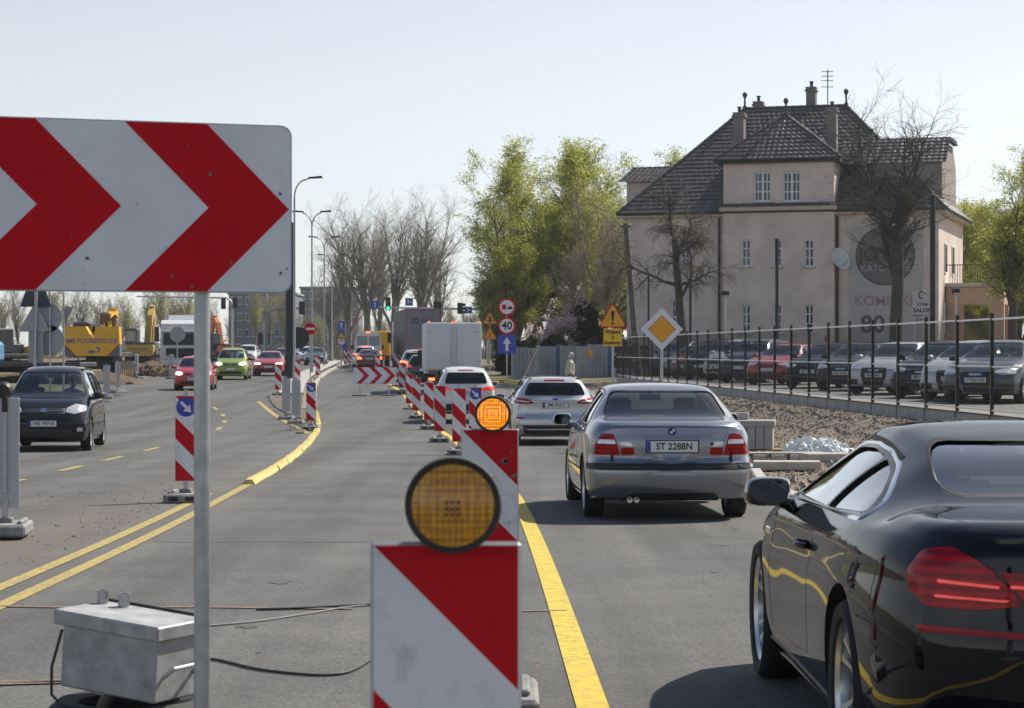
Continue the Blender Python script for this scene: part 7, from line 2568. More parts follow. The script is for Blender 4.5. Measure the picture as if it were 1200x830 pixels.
def semi():
	d = 160.
	g = gz(d)
	t = thing('articulated_lorry', 'tall grey articulated lorry trailer with number 20 on its doors', 'lorry', (ux(496, d), d, g), R(6.5))
	W_, L_ = 2.5, 13.2
	zb_, zt_ = 1.15, vz(362, d) - g
	MB().box((0, L_ / 2, (zb_ + zt_) / 2), (W_, L_, zt_ - zb_), bev=.03).build('trailer_box', DKTARP, t)
	MB().box((0, -.03, (zb_ + zt_) / 2), (W_, .06, zt_ - zb_), bev=.01).build('rear_frame', LGREY, t)
	for s in (-1, 1):
		dr = MB().box((s * W_ * .235, -.07, (zb_ + zt_) / 2), (W_ * .45, .03, zt_ - zb_ - .2), bev=.006).build('rear_door', LGREY, t)
		for k in (.12, .34):
			MB().tube([(s * W_ * k, -.10, zb_ + .15), (s * W_ * k, -.10, zt_ - .15)], .018, 6).build('lock_bar', GALV, dr)
		MB().box((s * (W_ / 2 - .05), -.065, (zb_ + zt_) / 2 + .2), (.05, .012, zt_ - zb_ - .6)).build('marking_tape', RED, t)
	MB().box((0, -.065, zt_ - .07), (W_ - .1, .012, .05)).build('marking_tape', RED, t)
	MB().box((W_ * .05 - .3, -.09, zb_ + .25), (1.1, .012, .26)).build('orange_panel', YEL, t)
	text('lettering', '20', .62, BLACK, t, (-.62, -.09, zt_ - .85), bold=.01)
	MB().box((.1, -.09, zt_ - .78), (.55, .008, .05)).box((.05, -.09, zt_ - .9), (.45, .008, .04)).build('small_print', BLACK, t)
	MB().box((0, 6, .95), (.9, 12, .35)).build('chassis', UNDER, t)
	MB().box((0, .15, .6), (2.3, .12, .16), bev=.01).build('under_run_bar', DKMACH, t)
	MB().box((0, .1, .85), (2.4, .06, .28), bev=.01).build('lamp_beam', UNDER, t)
	for s in (-1, 1):
		MB().box((s * .95, .05, .86), (.42, .05, .15), bev=.01).build('tail_lamp', L_BRAKE, t)
		for yy in (2.2, 3.5, 4.8):
			lorry_wheel(t, s * 1.05, yy, .5, .36, s)
	MB().box((0, L_ + 1.3, 2.1), (2.45, 2.2, 3.0), bev=.15).build('cab', LWHITE, t)
	for s in (-1, 1):
		MB().box((s * 1.45, L_ + 2.0, 2.3), (.25, .12, .8), bev=.03).build('door_mirror', TRIM, t)
		lorry_wheel(t, s * 1.05, L_ + 1.4, .5, .36, s)
semi()
def van():
	d = 166.
	g = gz(d)
	t = thing('panel_van', 'silver high roofed panel van waiting at the lights', 'van', (ux(431.5, d), d, g), R(4.5))
	zt_ = vz(388.5, d) - g
	W_ = 1.98
	pr = [(-W_ / 2, .45), (W_ / 2, .45), (W_ / 2, 1.5), (W_ / 2 - .12, zt_ - .25), (W_ / 2 - .3, zt_), (-W_ / 2 + .3, zt_), (-W_ / 2 + .12, zt_ - .25), (-W_ / 2, 1.5)]
	MB().prism(rounded(pr, .12), 0, 4.6, 'Y').build('body', P_LSILV, t, 40, recalc=True)
	MB().prism([(4.6, .5), (5.7, .55), (5.6, 1.05), (5.1, 1.2), (4.6, 2.1)], -W_ / 2 + .03, W_ / 2 - .03, 'X').build('bonnet', P_LSILV, t, recalc=True)
	MB().box((0, -.012, 1.15), (.012, .02, zt_ - .7)).build('door_gap', SEAM, t)
	for s in (-1, 1):
		MB().box((s * .44, -.012, 1.95), (.74, .02, .7), bev=.006).build('rear_window', mat('van_glass', (.16, .2, .22), .1, coat=1.), t)
		MB().box((s * .88, -.02, .95), (.14, .05, .5), bev=.02).build('tail_lamp', L_BRAKE, t)
		for yy in (1.0, 4.7):
			lorry_wheel(t, s * .86, yy, .35, .22, s)
		MB().box((s * 1.12, 4.6, 1.5), (.2, .12, .32), bev=.03).build('door_mirror', TRIM, t)
	MB().box((0, -.03, zt_ - .07), (.3, .05, .07), bev=.01).build('brake_lamp', L_BRAKE, t)
	MB().box((0, -.05, .52), (W_ * .96, .14, .2), bev=.03).build('bumper', TRIM, t)
	MB().box((0, -.03, .78), (.52, .012, .11)).build('number_plate', PLATE, t)
	# yellow truck ahead of it
	t = thing('yellow_truck', 'yellow truck body peeking out beside the silver van', 'truck', (ux(440, 176), 176, gz(176)), R(4.5))
	MB().box((0, 2, 1.75), (2.3, 4.2, 1.9), bev=.06).build('tipper_body', YMACH, t)
	for k in range(4):
		MB().box((-.9 + .6 * k, -.12, 1.75), (.08, .06, 1.7)).build('rib', YMACH, t)
	MB().box((0, 5.2, 1.5), (2.2, 1.6, 2.0), bev=.1).build('cab', YMACH, t)
	MB().box((0, 2.6, .7), (.9, 6, .3)).build('chassis', UNDER, t)
	for s in (-1, 1):
		for yy in (.8, 5.):
			lorry_wheel(t, s * .95, yy, .45, .3, s)
van()
def excavator(u, d, label, ymat, sc, zbase, kind, rz):
	t = thing('excavator', label, 'excavator', (ux(u, d), d, zbase), rz)
	W_ = 2.95
	def pt(name, mb, m, **k):
		return mb.build(name, m, t, recalc=True, **k)
	# tracks
	for s in (-1, 1):
		prof = [(-2.2 + .45 * math.cos(a) if a > 0 else 0, 0) for a in ()]
		pl = []
		for k in range(9):
			a = R(90 + 180 * k / 8)
			pl.append((-1.9 + .45 * math.cos(a), .47 + .45 * math.sin(a)))
		for k in range(9):
			a = R(-90 + 180 * k / 8)
			pl.append((1.9 + .45 * math.cos(a), .47 + .45 * math.sin(a)))
		tr = MB().prism(pl, s * 1.15 - .3, s * 1.15 + .3, 'X').build('track', UNDER, t, recalc=True)
		for k in range(14):
			MB().box((s * 1.15, -1.85 + k * .285, .945), (.6, .05, .05)).build('track_shoe', DKMACH, tr)
			if k % 2 == 0:
				MB().lathe([(.16, -.05), (.16, .05)], 14, (s * 1.15 + s * .29, -1.85 + k * .285, .3), 'X').build('roller', RUST, tr, 50)
	pt('undercarriage', MB().box((0, 0, .75), (1.7, 2.2, .5), bev=.05), DKMACH)
	pt('slew_ring', MB().lathe([(.75, .95), (.75, 1.15)], 28), DKMACH)
	# upper body
	pt('deck', MB().box((0, .1, 1.28), (W_ * .93, 3.9, .26), bev=.03), DKMACH)
	if kind == 'big':
		zc0, zc1 = 1.2, 2.75
		h = W_ / 2
		cw = [(-h, zc0 + .62), (-h * .55, zc0), (h * .55, zc0), (h, zc0 + .62), (h * .97, zc1), (h * .14, zc1), (h * .05, zc1 - .70), (-h * .22, zc1), (-h * .98, zc1)]
		o = MB().prism(cw, -2.4, -1.7, 'Y')
		cw_o = pt('counterweight', o, ymat)
		for s in (-1, 1):
			pt('corner_plate', MB().prism([(s * h * .995, zc0 + .60), (s * h * .56, zc0 - .02), (s * h * .995, zc0 - .02)], -2.38, -1.72, 'Y'), mat('machine_bluegrey', (.13, .14, .17), .5))
			pt('red_line', MB().prism([(s * h * .995, zc0 + .66), (s * h * .56, zc0 + .02), (s * h * .56, zc0 - .03), (s * h * .995, zc0 + .60)], -2.405, -2.395, 'Y'), RED)
		GREYT = mat('letter_grey', (.16, .17, .24), .5)
		text('lettering', 'IMB PODBESKIDZIE', .345, GREYT, cw_o, (0, -2.405, zc0 + .78), bold=.008, xs=.93)
		text('lettering', 'IMB', .22, PLATE_BLUE, cw_o, (.0, -2.405, zc0 + .2), bold=.008)
		sw = MB()
		for i in range(8):
			a0, a1 = R(100 - 22 * i), R(100 - 22 * (i + 1))
			sw.prism([(.26 + .17 * math.cos(a0), zc0 + .32 + .17 * math.sin(a0)), (.26 + .17 * math.cos(a1), zc0 + .32 + .17 * math.sin(a1)), (.26 + .09 * math.cos(a1), zc0 + .32 + .09 * math.sin(a1)), (.26 + .09 * math.cos(a0), zc0 + .32 + .09 * math.sin(a0))], -2.41, -2.404, 'Y')
		sw.build('logo', PLATE_BLUE, cw_o, recalc=True)
		pt('engine_hood', MB().box((.4, -.75, 1.75), (1.9, 1.9, .7), bev=.06), DKMACH)
		pt('exhaust', MB().tube([(.5, -.9, 2.5), (.5, -.9, 3.0)], .07, 8), UNDER)
		pt('cab', MB().box((-1.0, .85, 2.2), (.95, 1.7, 1.65), bev=.08), DKMACH)
		pt('cab_glass', MB().box((-1.0, .82, 2.45), (.98, 1.35, .75)), GLASS_D)
		# boom seen end on behind the notch: folded arm and bucket
		pt('boom', MB().prism([(.9, 1.6), (2.6, 3.3), (4.4, 3.75), (4.5, 3.35), (2.9, 2.9), (1.5, 1.5)], -.22, .22, 'X'), ymat)
		pt('arm', MB().prism([(4.2, 3.85), (4.6, 3.7), (4.2, 1.2), (3.9, 1.25)], -.18, .18, 'X'), ymat)
		pt('boom_cylinder', MB().tube([(-.3, 1.6, 1.5), (-.3, 3.2, 3.0)], .09, 10).tube([(.3, 1.6, 1.5), (.3, 3.2, 3.0)], .09, 10), STEELB)
		pt('linkage', MB().box((-.15, 2.6, 3.25), (.55, .5, .7), bev=.1).box((.25, 2.7, 3.0), (.4, .5, .5), bev=.08).tube([(-.4, 2.4, 2.6), (.45, 2.6, 3.4)], .12, 8), RUST)
		pt('bucket', MB().prism([(3.6, .3), (4.5, .25), (4.9, .9), (4.3, 1.4), (3.8, 1.2)], -.55, .55, 'X'), RUST)
	else:
		cw = rounded([(-1.2, 1.05), (1.2, 1.05), (1.25, 1.9), (-1.25, 1.9)], .22, 5)
		cw_o = pt('counterweight', MB().prism(cw, -2.2, -1.5, 'Y'), ymat)
		if kind == 'mid':
			text('lettering', 'NEW HOLLAND', .2, DKMACH, cw_o, (.05, -2.205, 1.55), bold=.004)
			text('lettering', 'E 245', .14, DKMACH, cw_o, (.05, -2.205, 1.32), bold=.004)
		pt('engine_hood', MB().box((.4, -.6, 1.75), (1.7, 1.9, .7), bev=.06), DKMACH)
		cab = pt('cab', MB().box((-.78, .6, 2.3), (.9, 1.5, 1.7), bev=.08), DKMACH)
		MB().box((-.78, -.155, 2.55), (.7, .02, .8), bev=.01).build('cab_window', mat('cab_glass', (.2, .25, .25), .1, coat=1.), cab)
		pt('boom', MB().prism([(.9, 1.5), (2.0, 4.2), (3.3, 4.9), (3.5, 4.5), (2.5, 3.9), (1.5, 1.4)], .1, .5, 'X'), ymat)
		pt('boom_cylinder', MB().tube([(.0, 1.3, 1.4), (.02, 2.1, 3.4)], .08, 10).tube([(.6, 1.3, 1.4), (.58, 2.1, 3.4)], .08, 10), ymat)
		pt('arm', MB().prism([(3.0, 4.9), (3.6, 5.0), (4.5, 1.6), (4.2, 1.5)], .15, .45, 'X'), ymat)
		pt('bucket', MB().prism([(3.8, .7), (4.7, .6), (5.0, 1.3), (4.5, 1.8), (4.0, 1.6)], -.2, .8, 'X'), RUST)
	t.scale = (sc, sc, sc)
	return t
excavator(117, 126, 'large yellow excavator seen from behind with IMB PODBESKIDZIE on its counterweight', YMACH, 1.02, .55, 'big', 0)
excavator(166, 178, 'smaller mustard excavator with raised arm beside the soil heap', YMUST, 1.02, .75, 'mid', 0)
excavator(262, 215, 'orange digger far off behind the lime green van', mat('machine_orange', (.6, .16, .03), .5), .95, 1.0, 'small', .5)
excavator(2, 150, 'yellow machine half hidden behind the dark sign backs', YMACH, .95, .6, 'small', 2.4)
# work light truck chassis left of the excavator
t = thing('flatbed_trailer', 'dark flatbed trailer with blue tarp behind the sign backs', 'trailer', (ux(22, 110), 110, .4), R(80))
MB().box((0, 0, .95), (2.3, 7, .22), bev=.03).build('bed', DKMACH, t)
MB().box((0, 0, .7), (.9, 6.6, .25)).build('chassis', UNDER, t)
MB().box((0, 3.4, 1.5), (2.2, .08, 1.0)).build('headboard', DKMACH, t)
MB().box((.2, 1.6, 1.55), (1.4, 1.1, 1.0), bev=.15).build('tarp_bundle', mat('blue_tarp', (.12, .25, .42), .7, var=.3, vscale=5), t)
for s in (-1, 1):
	for yy in (-2, -.9, 2.2):
		lorry_wheel(t, s * .95, yy, .42, .28, s)
# soil heap
def heap(name, label, u, d, w, dp, h, m, seed, n=34, base=None):
	vs, fs = [], []
	b = gz(d) + .02 if base is None else base
	for j in range(n + 1):
		for i in range(n + 1):
			x, y = (i / n - .5) * 2, (j / n - .5) * 2
			e = max(0, 1 - (x * x) ** 1.4 - (y * y) ** 1.4)
			z = h * e ** .55 * (1 + .25 * mn.noise(Vector((x * 3 + seed, y * 3, 0)))) + .12 * h * mn.noise(Vector((x * 11, y * 11, seed))) * (e > 0)
			vs.append((x * w / 2, y * dp / 2, max(z, -.02) if e > 0 else -.05))
	for j in range(n):
		for i in range(n):
			fs.append((j * (n + 1) + i, j * (n + 1) + i + 1, (j + 1) * (n + 1) + i + 1, (j + 1) * (n + 1) + i))
	o = MB().add(vs, fs).build(name, m, None, 50, (ux(u, d), d, b))
	return tag(o, label, 'heap')
HEAPM = mat('heap_soil', (.105, .07, .045), .95, var=.5, vscale=2.2, bump=.8, bscale=5)
heap('soil_heap', 'brown heap of soil in front of the mustard excavator', 172, 134, 3.6, 5, 1.05, HEAPM, 2, base=.35)
heap('soil_heap', 'low brown bank of rubble under the large excavator', 75, 112, 8, 5, .7, HEAPM, 5, base=.25)
rubble_o = rubble('rubble', 900, lambda r: (ux(172, 133) + r.uniform(-2.0, 2.0), 132 + r.uniform(-1.8, 1.5), .5 + r.random() * .7), .04, .16, HEAPM, 8)
tag(rubble_o, 'loose clods lying over the soil heap', 'clods')
# white tractor lorry facing the camera
def scania():
	d = 146.
	g = gz(d)
	t = thing('white_lorry', 'white lorry cab with dark windscreen and black grille facing the camera', 'lorry', (ux(213, d), d, g), R(180 + 4))
	# local: front towards +Y
	zt_ = vz(375, d) - g
	W_ = 2.5
	pl = [(-1.1, .75), (1.05, .75), (1.15, 1.3), (1.12, 2.1), (.85, 3.05), (.35, zt_ - .05), (-.9, zt_), (-1.1, zt_ - .1)]
	MB().prism(pl, -W_ / 2, W_ / 2, 'X').build('cab', LWHITE, t, recalc=True)
	sg = MB().prism([(-1.08, 1.72), (1.08, 1.72), (1.05, 2.45), (-1.05, 2.45)], 1.10, 1.19, 'Y')
	sg.v = [(x, y - max(0, z - 2.1) * .28 + .04, z) for x, y, z in sg.v]
	sg.build('windscreen', mat('lorry_glass', (.02, .026, .03), .25, spec=.3), t, recalc=True)
	MB().box((0, 1.10, 2.58), (2.4, .42, .12), bev=.03).build('sun_visor', LWHITE, t)
	for s in (-1, 1):
		MB().box((s * .75, 1.0, 2.95), (.16, .12, .08), bev=.02).build('marker_lamp', L_AMBER, t)
		MB().box((s * .95, 1.16, .95), (.45, .08, .3), bev=.04).build('headlamp', L_CLEAR, t)
		MB().box((s * 1.5, .85, 2.4), (.28, .2, .95), bev=.05).build('door_mirror', DKMACH, t)
		lorry_wheel(t, s * 1.05, -.1, .5, .36, s)
		lorry_wheel(t, s * 1.05, -4.2, .5, .36, s)
	for k in range(6):
		MB().box((0, 1.19, 1.0 + .09 * k), (1.7, .05, .045), bev=.01).build('grille_bar', DKMACH, t)
	MB().box((0, 1.15, 1.22), (1.8, .06, .6), bev=.02).build('grille', UNDER, t)
	MB().box((0, 1.1, .62), (2.4, .3, .32), bev=.05).build('bumper', LWHITE, t)
	MB().box((0, 1.255, .62), (.52, .012, .11)).build('number_plate', PLATE, t)
	MB().box((0, -4, 2.2), (2.5, 5.0, 2.9), bev=.3).build('tank_body', LWHITE, t)
	MB().box((0, -3, .85), (.9, 7, .3)).build('chassis', UNDER, t)
scania()
# ================================================================== traffic lights on a mast arm
GRN = mat('signal_green', (.02, .5, .35), .3, emit=(.05, 1, .65), estr=1.6)
OFFL = mat('signal_off', (.02, .02, .02), .3)
md = 186.
mk = md / FPX
mg = gz(md)
mroot = thing('signal_gantry', 'grey mast arm over the road carrying traffic lights', 'traffic light', (ux(572, md), md, mg))
za = vz(362.5, md) - mg
x1 = (436 - 572) * mk
MB().tube([(0, 0, 0), (0, 0, za - .7)] + [(-.7 * (1 - math.cos(R(15 * k))), 0, za - .7 + .7 * math.sin(R(15 * k))) for k in range(1, 7)] + [(x1, 0, za + .15)], [.13, .11] + [.1] * 6 + [.06], 12).build('mast_arm', GALV, mroot, 50)
def signal_head(parent, u, v0, v1, face, lit):
	x = (u - 572) * mk
	z0, z1 = vz(v1, md) - mg, vz(v0, md) - mg
	h = z1 - z0
	hd = MB().box((x, -.2, (z0 + z1) / 2), (.42, .28, h), bev=.04).build('signal_head', DARKM, parent)
	for i in range(3):
		zz = z0 + h * (i + .5) / 3
		if face:
			disc(MB(), (x, zz), .125, -.36, -.345, 18).build('lens', GRN if (i == 0 and lit) else OFFL, hd, recalc=True)
			MB().prism([(x - .15, zz + .02), (x - .1, zz + .13), (x + .1, zz + .13), (x + .15, zz + .02), (x + .14, zz + .02), (x + .09, zz + .12), (x - .09, zz + .12), (x - .14, zz + .02)], -.5, -.34, 'Y').build('visor', DARKM, hd, recalc=True)
		else:
			MB().tube([(x + .2, -.2, zz), (x + .45, -.2, zz - .03)], .12, 10).build('visor', DARKM, hd, 50)
	MB().tube([(x, -.05, z1), (x, 0, za)], .03, 6).build('hanger', GALV, hd)
signal_head(mroot, 455, 348.5, 364, True, True)
signal_head(mroot, 539, 355, 368, False, False)
signal_head(mroot, 511, 353, 362, False, False)
def lane_sign(u, v, w, kind, label):
	t = thing('lane_sign', label, 'road sign', (ux(u, md), md - .12, vz(v, md)), 0, 'blue lane signs over the road')
	s = w * mk
	MB().box((0, 0, 0), (s, .02, s)).build('plate', BLUE, t)
	k = s / .7
	pl = [(-.03 * k, -.22 * k), (.03 * k, -.22 * k), (.03 * k, .08 * k), (.1 * k, .08 * k), (0, .24 * k), (-.1 * k, .08 * k), (-.03 * k, .08 * k)]
	m = MB().prism(sh(pl, -.08 * k if kind else 0, 0), -.016, -.0115, 'Y')
	if kind:
		m.prism(sh([(.0, -.03), (.12, -.03), (.12, -.1), (.25, .0), (.12, .1), (.12, .03), (.0, .03)], -.03 * k, 0, k), -.016, -.0115, 'Y')
	m.build('arrow', WHITE, t, recalc=True)
	MB().tube([(0, .05, -.1), (0, .1, .3 * k)], .02, 6).build('hanger', GALV, t)
lane_sign(439.5, 357.5, 9.5, 0, 'blue straight on lane sign left of the green traffic light')
lane_sign(479.5, 354, 9, 1, 'blue straight or right lane sign above the articulated lorry')
lane_sign(549, 363.5, 8, 1, 'blue lane sign hanging above the white box lorry')
lane_sign(515.5, 361, 5.5, 0, 'narrow blue sign beside the sideways signal head')
# second pole left, signal back over the median
t = thing('traffic_signal', 'dark back of a traffic signal on a bent pole over the median', 'traffic light', (ux(312, 170), 170, gz(170)))
kk = 170 / FPX
zz = vz(362, 170) - gz(170)
MB().tube([(0, 0, 0), (0, 0, zz - .8), (.15, 0, zz - .3), (.7, 0, zz), ((354 - 312) * kk, 0, zz + .05)], [.11, .1, .09, .08, .06], 10).build('pole', mat('pole_bluegrey', (.2, .23, .28), .5, metal=.4), t, 50)
MB().box(((354 - 312) * kk, -.1, vz(361, 170) - gz(170)), (.45, .25, .95), bev=.04).build('signal_head', DARKM, t)
t = thing('traffic_signal', 'small double traffic signal beside the red saloon', 'traffic light', (ux(309, 176), 176, gz(176)))
MB().tube([(0, 0, 0), (0, 0, 3.3)], .06, 8).build('pole', GALV, t, 50)
for dx in (-.25, .3):
	MB().box((dx, -.1, vz(397, 176) - gz(176)), (.34, .25, .9), bev=.04).build('signal_head', DARKM, t)
# gantry with lamp arm further left
t = thing('signal_gantry', 'grey mast arm with traffic light above the white lorry', 'traffic light', (ux(272, 200), 200, gz(200)))
kk = 200 / FPX
zz = vz(349, 200) - gz(200)
MB().tube([(0, 0, 0), (0, 0, zz - .7), (-.1, 0, zz - .3), (-.5, 0, zz - .02), ((160 - 272) * kk, 0, zz + .1)], [.12, .1, .09, .08, .05], 10).build('mast_arm', GALV, t, 50)
MB().box(((262 - 272) * kk, -.1, vz(356, 200) - gz(200)), (.4, .25, .95), bev=.04).build('signal_head', DARKM, t)
MB().box((.3, -.1, vz(355, 200) - gz(200)), (.4, .25, .95), bev=.04).build('signal_head', DARKM, t)
# far blocks
def block(label, u0, u1, v0, d, floors, cols_, m, depth=12):
	x0, x1 = ux(u0, d), ux(u1, d)
	g = gz(d)
	h = vz(v0, d) - g
	t = thing('apartment_block', label, 'building', ((x0 + x1) / 2, d, g))
	w = x1 - x0
	MB().box((0, depth / 2, h / 2), (w, depth, h)).build('wall', m, t)
	MB().box((0, depth / 2, h + .12), (w + .4, depth + .4, .3)).build('roof', CONC_D, t)
	for i in range(floors):
		for j in range(cols_):
			x = -w / 2 + w * (j + .5) / cols_
			z = h * (i + .6) / floors
			f_ = MB().box((x, -.02, z), (w / cols_ * .62, .08, h / floors * .5)).build('window', WFRAME, t)
			MB().box((x, -.065, z), (w / cols_ * .54, .03, h / floors * .42)).build('pane', PANE, f_)
BLK = mat('block_bluegrey', (.15, .165, .21), .9, var=.1, vscale=.3)
block('blue grey apartment block behind the dark mast', 268, 346, 345, 330, 4, 9, BLK)
block('grey apartment block behind the speed limit signs', 568, 606, 335, 270, 4, 4, mat('block_grey', (.17, .165, .18), .9, var=.1, vscale=.3))
block('long low block between the bare trees and the lamp posts', 352, 420, 338, 380, 4, 8, mat('block_brown', (.21, .19, .185), .9, var=.1, vscale=.3))
# ================================================================== hoarding, company banner
hrd = thing('corrugated_hoarding', 'blue grey corrugated steel hoarding with blue posts', 'hoarding')
CORR = [mat('corrugated_grey', (.29, .31, .34), .6, metal=.2, var=.2, vscale=1.2), mat('corrugated_pale', (.37, .38, .39), .6, metal=.2, var=.2, vscale=1.5), mat('corrugated_blue', (.05, .09, .19), .55, metal=.1, var=.2, vscale=1.5)]
def corr_panel(x0, y0, x1, y1, z0, h, m, name='sheet'):
	n = max(4, int(math.hypot(x1 - x0, y1 - y0) / .09) * 2)
	dx, dy = x1 - x0, y1 - y0
	L_ = math.hypot(dx, dy)
	nx, ny = dy / L_, -dx / L_
	vs, fs = [], []
	for i in range(n + 1):
		f = i / n
		o = .018 if (i // 2) % 2 else -.018
		for zz in (0, h):
			vs.append((x0 + dx * f + nx * o, y0 + dy * f + ny * o, z0 + zz))
			vs.append((x0 + dx * f + nx * (o - .006), y0 + dy * f + ny * (o - .006), z0 + zz))
	for i in range(n):
		a, b = 4 * i, 4 * (i + 1)
		fs += [(a, b, b + 2, a + 2), (b + 1, a + 1, a + 3, b + 3), (a + 2, b + 2, b + 3, a + 3)]
	MB().add(vs, fs).build(name, m, hrd)
hd0 = 118.
us = [600, 618, 631, 652, 656, 674, 690, 713, 718, 738, 758]
for i in range(len(us) - 1):
	blue = (us[i + 1] - us[i]) < 6
	h = vz(404 + (i % 3) * 1.0 + (3 if i < 2 else 0), hd0) - gz(hd0) - .1
	d0 = hd0 - i * .25
	corr_panel(ux(us[i] + .2, d0), d0, ux(us[i + 1] - .2, d0 - .2), d0 - .2, gz(hd0) + .1, h, CORR[2] if blue else CORR[i % 2])
	MB().box((ux(us[i], d0), d0 + .12, gz(hd0) + .1 + h / 2), (.07, .07, h + .1)).build('post', CORR[2] if i % 2 else GALV, hrd)
for (u, v) in ((633, 400), (606, 388), (598, 392)):
	pass
MB().tube([(ux(629, 116), 116, gz(116) + .1), (ux(622, 117.5), 117.6, vz(412, 117))], .035, 8).build('prop', WOOD, hrd)
MB().tube([(ux(612, 115.5), 115.5, gz(116) + .1), (ux(630, 117), 117.3, vz(407, 117))], .05, 8).build('prop', WOOD, hrd)
MB().box((ux(692, 115.6), 115.3, vz(414, 115)), (.2, .02, .35)).build('sticker', YEL, hrd)
ban = thing('company_banner', 'black company banner with red logo hung on the hoarding beside the utility pole', 'banner', (ux(739.5, 113), 113, 0))
kk = 113 / FPX
bw_, b0, b1 = 40 * kk, vz(431, 113), vz(405, 113)
MB().box((0, 0, (b0 + b1) / 2), (bw_, .03, b1 - b0)).build('cloth', mat('banner_black', (.02, .02, .023), .6), ban)
MB().prism([(-.62, vz(412, 113)), (-.5, vz(409, 113)), (-.42, vz(411, 113)), (-.34, vz(409, 113)), (-.26, vz(412, 113))], -.022, -.016, 'Y').build('logo', mat('logo_red', (.5, .05, .03), .6), ban, recalc=True)
PALE = mat('banner_letter', (.5, .5, .5), .6)
text('lettering', 'MOTUL', .22, PALE, ban, (-.46, -.018, vz(415.5, 113)), bold=.004)
text('lettering', 'ZBOŻNE', .17, PALE, ban, (.52, -.018, vz(411.5, 113)), bold=.003)
text('lettering', '2  TWEGO', .17, PALE, ban, (.35, -.018, vz(416.5, 113)), bold=.003)
text('lettering', 'OLEJE POL KATOWICE', .105, PALE, ban, (-.08, -.018, vz(424, 113)), bold=.002)
text('lettering', 'ul. Wolnowskiego 24', .10, PALE, ban, (-.08, -.018, vz(427.5, 113)), bold=.002)
for s in (-1, 1):
	MB().tube([(s * bw_ / 2, .04, gz(113)), (s * bw_ / 2, .04, b1 + .1)], .03, 6).build('pole', GALV, ban)
# kerb edge and planks before the hoarding
kb = thing('pavement_kerb', 'dark kerb line of the pavement in front of the hoarding', 'kerb')
for i in range(9):
	MB().box((-.4 + i * .72, 103.4, gz(103.4) + .1), (.70, .16, .24), bev=.015).build('kerb_stone', CONC_D, kb)
pp = thing('corrugated_pipe', 'yellow drainage pipe coil lying before the hoarding', 'pipe', (ux(600, 110), 110, gz(110)))
for k in range(2):
	MB().tube([(-.9 + .25 * i, .3 * math.sin(i * .6 + k),   .07 + .10 * k + .05 * math.sin(i * .9)) for i in range(9)], .05, 8).build('pipe_turn', mat('pipe_yellow', (.45, .36, .06), .6), pp, 50)
# ================================================================== building material on the verge
PAVER = mat('new_concrete', (.34, .335, .325), .85, var=.14, vscale=5, bump=.15, bscale=40)
PAVER_S = mat('sandy_concrete', (.46, .42, .36), .9, var=.18, vscale=6, bump=.2, bscale=40)
PALLET = mat('pallet_wood', (.30, .22, .13), .85, var=.3, vscale=9)
def pallet(t, x, y, z, w=1.1, d=.85):
	for k in (-1, 0, 1):
		for q in (-1, 1):
			MB().box((x + k * (w / 2 - .06), y + q * (d / 2 - .07), z + .055), (.1, .12, .1)).build('pallet_block', PALLET, t)
	for q in (-1, 0, 1):
		MB().box((x, y + q * (d / 2 - .06), z + .012), (w, .1, .022)).build('pallet_board', PALLET, t)
	for k in range(6):
		MB().box((x, y - d / 2 + .06 + k * (d - .12) / 5, z + .12), (w, .1, .022)).build('pallet_board', PALLET, t)
def stack():
	d = 41.5
	x = ux(872, d)
	z = emb_z(x, d)
	t = thing('kerbstone_stack', 'stack of grey concrete kerbstones on a wooden pallet', 'stack', (x, d, z), R(-8))
	pallet(t, .12, 0, .0)
	for row in range(1):
		for k in range(7):
			MB().box((-.5 + .155 * k + .02, 0, .135 + .2), (.145, .98, .40), bev=.008).build('kerbstone', PAVER, t)
	for k in range(3):
		MB().box((-.05, -.36 + k * .34, .135 + .455), (1.22, .30, .11), bev=.008).build('kerbstone', PAVER, t)
	MB().box((-.28, .2, .135 + .575), (.7, .28, .12), bev=.008).build('kerbstone', PAVER, t)
stack()
t = thing('kerb_slab', 'long flat concrete slab lying on the sandy verge beside the kerb', 'slab', (ux(922, 34.5), 34.5, emb_z(ux(922, 34.5), 34.5) + .01), R(-4))
MB().box((0, 0, .07), (1.0, .5, .13), bev=.012).build('slab', PAVER_S, t)
MB().box((.35, .0, -.0), (.12, .5, .06)).build('batten', PALLET, t)
t = thing('kerb_slab', 'short concrete slab lying next to the plastic wrapping', 'slab', (ux(968, 38), 38, emb_z(ux(968, 38), 38) + .01), R(10))
MB().box((0, 0, .075), (.8, .5, .14), bev=.012).build('slab', PAVER_S, t)
MB().box((-.3, .0, -.0), (.12, .5, .06)).build('batten', PALLET, t)
t = thing('drain_slabs', 'row of notched concrete pieces half sunk in the sand by the pallet', 'slab', (ux(910, 38.6), 38.6, emb_z(ux(910, 38.6), 38.6)), R(2))
for k in range(5):
	MB().box((-.62 + .31 * k, 0, .045), (.22, .35, .10), bev=.012).build('slab', PAVER_S, t)
MB().box((0, .02, .112), (1.6, .32, .03), bev=.006).build('top_slab', PAVER_S, t)
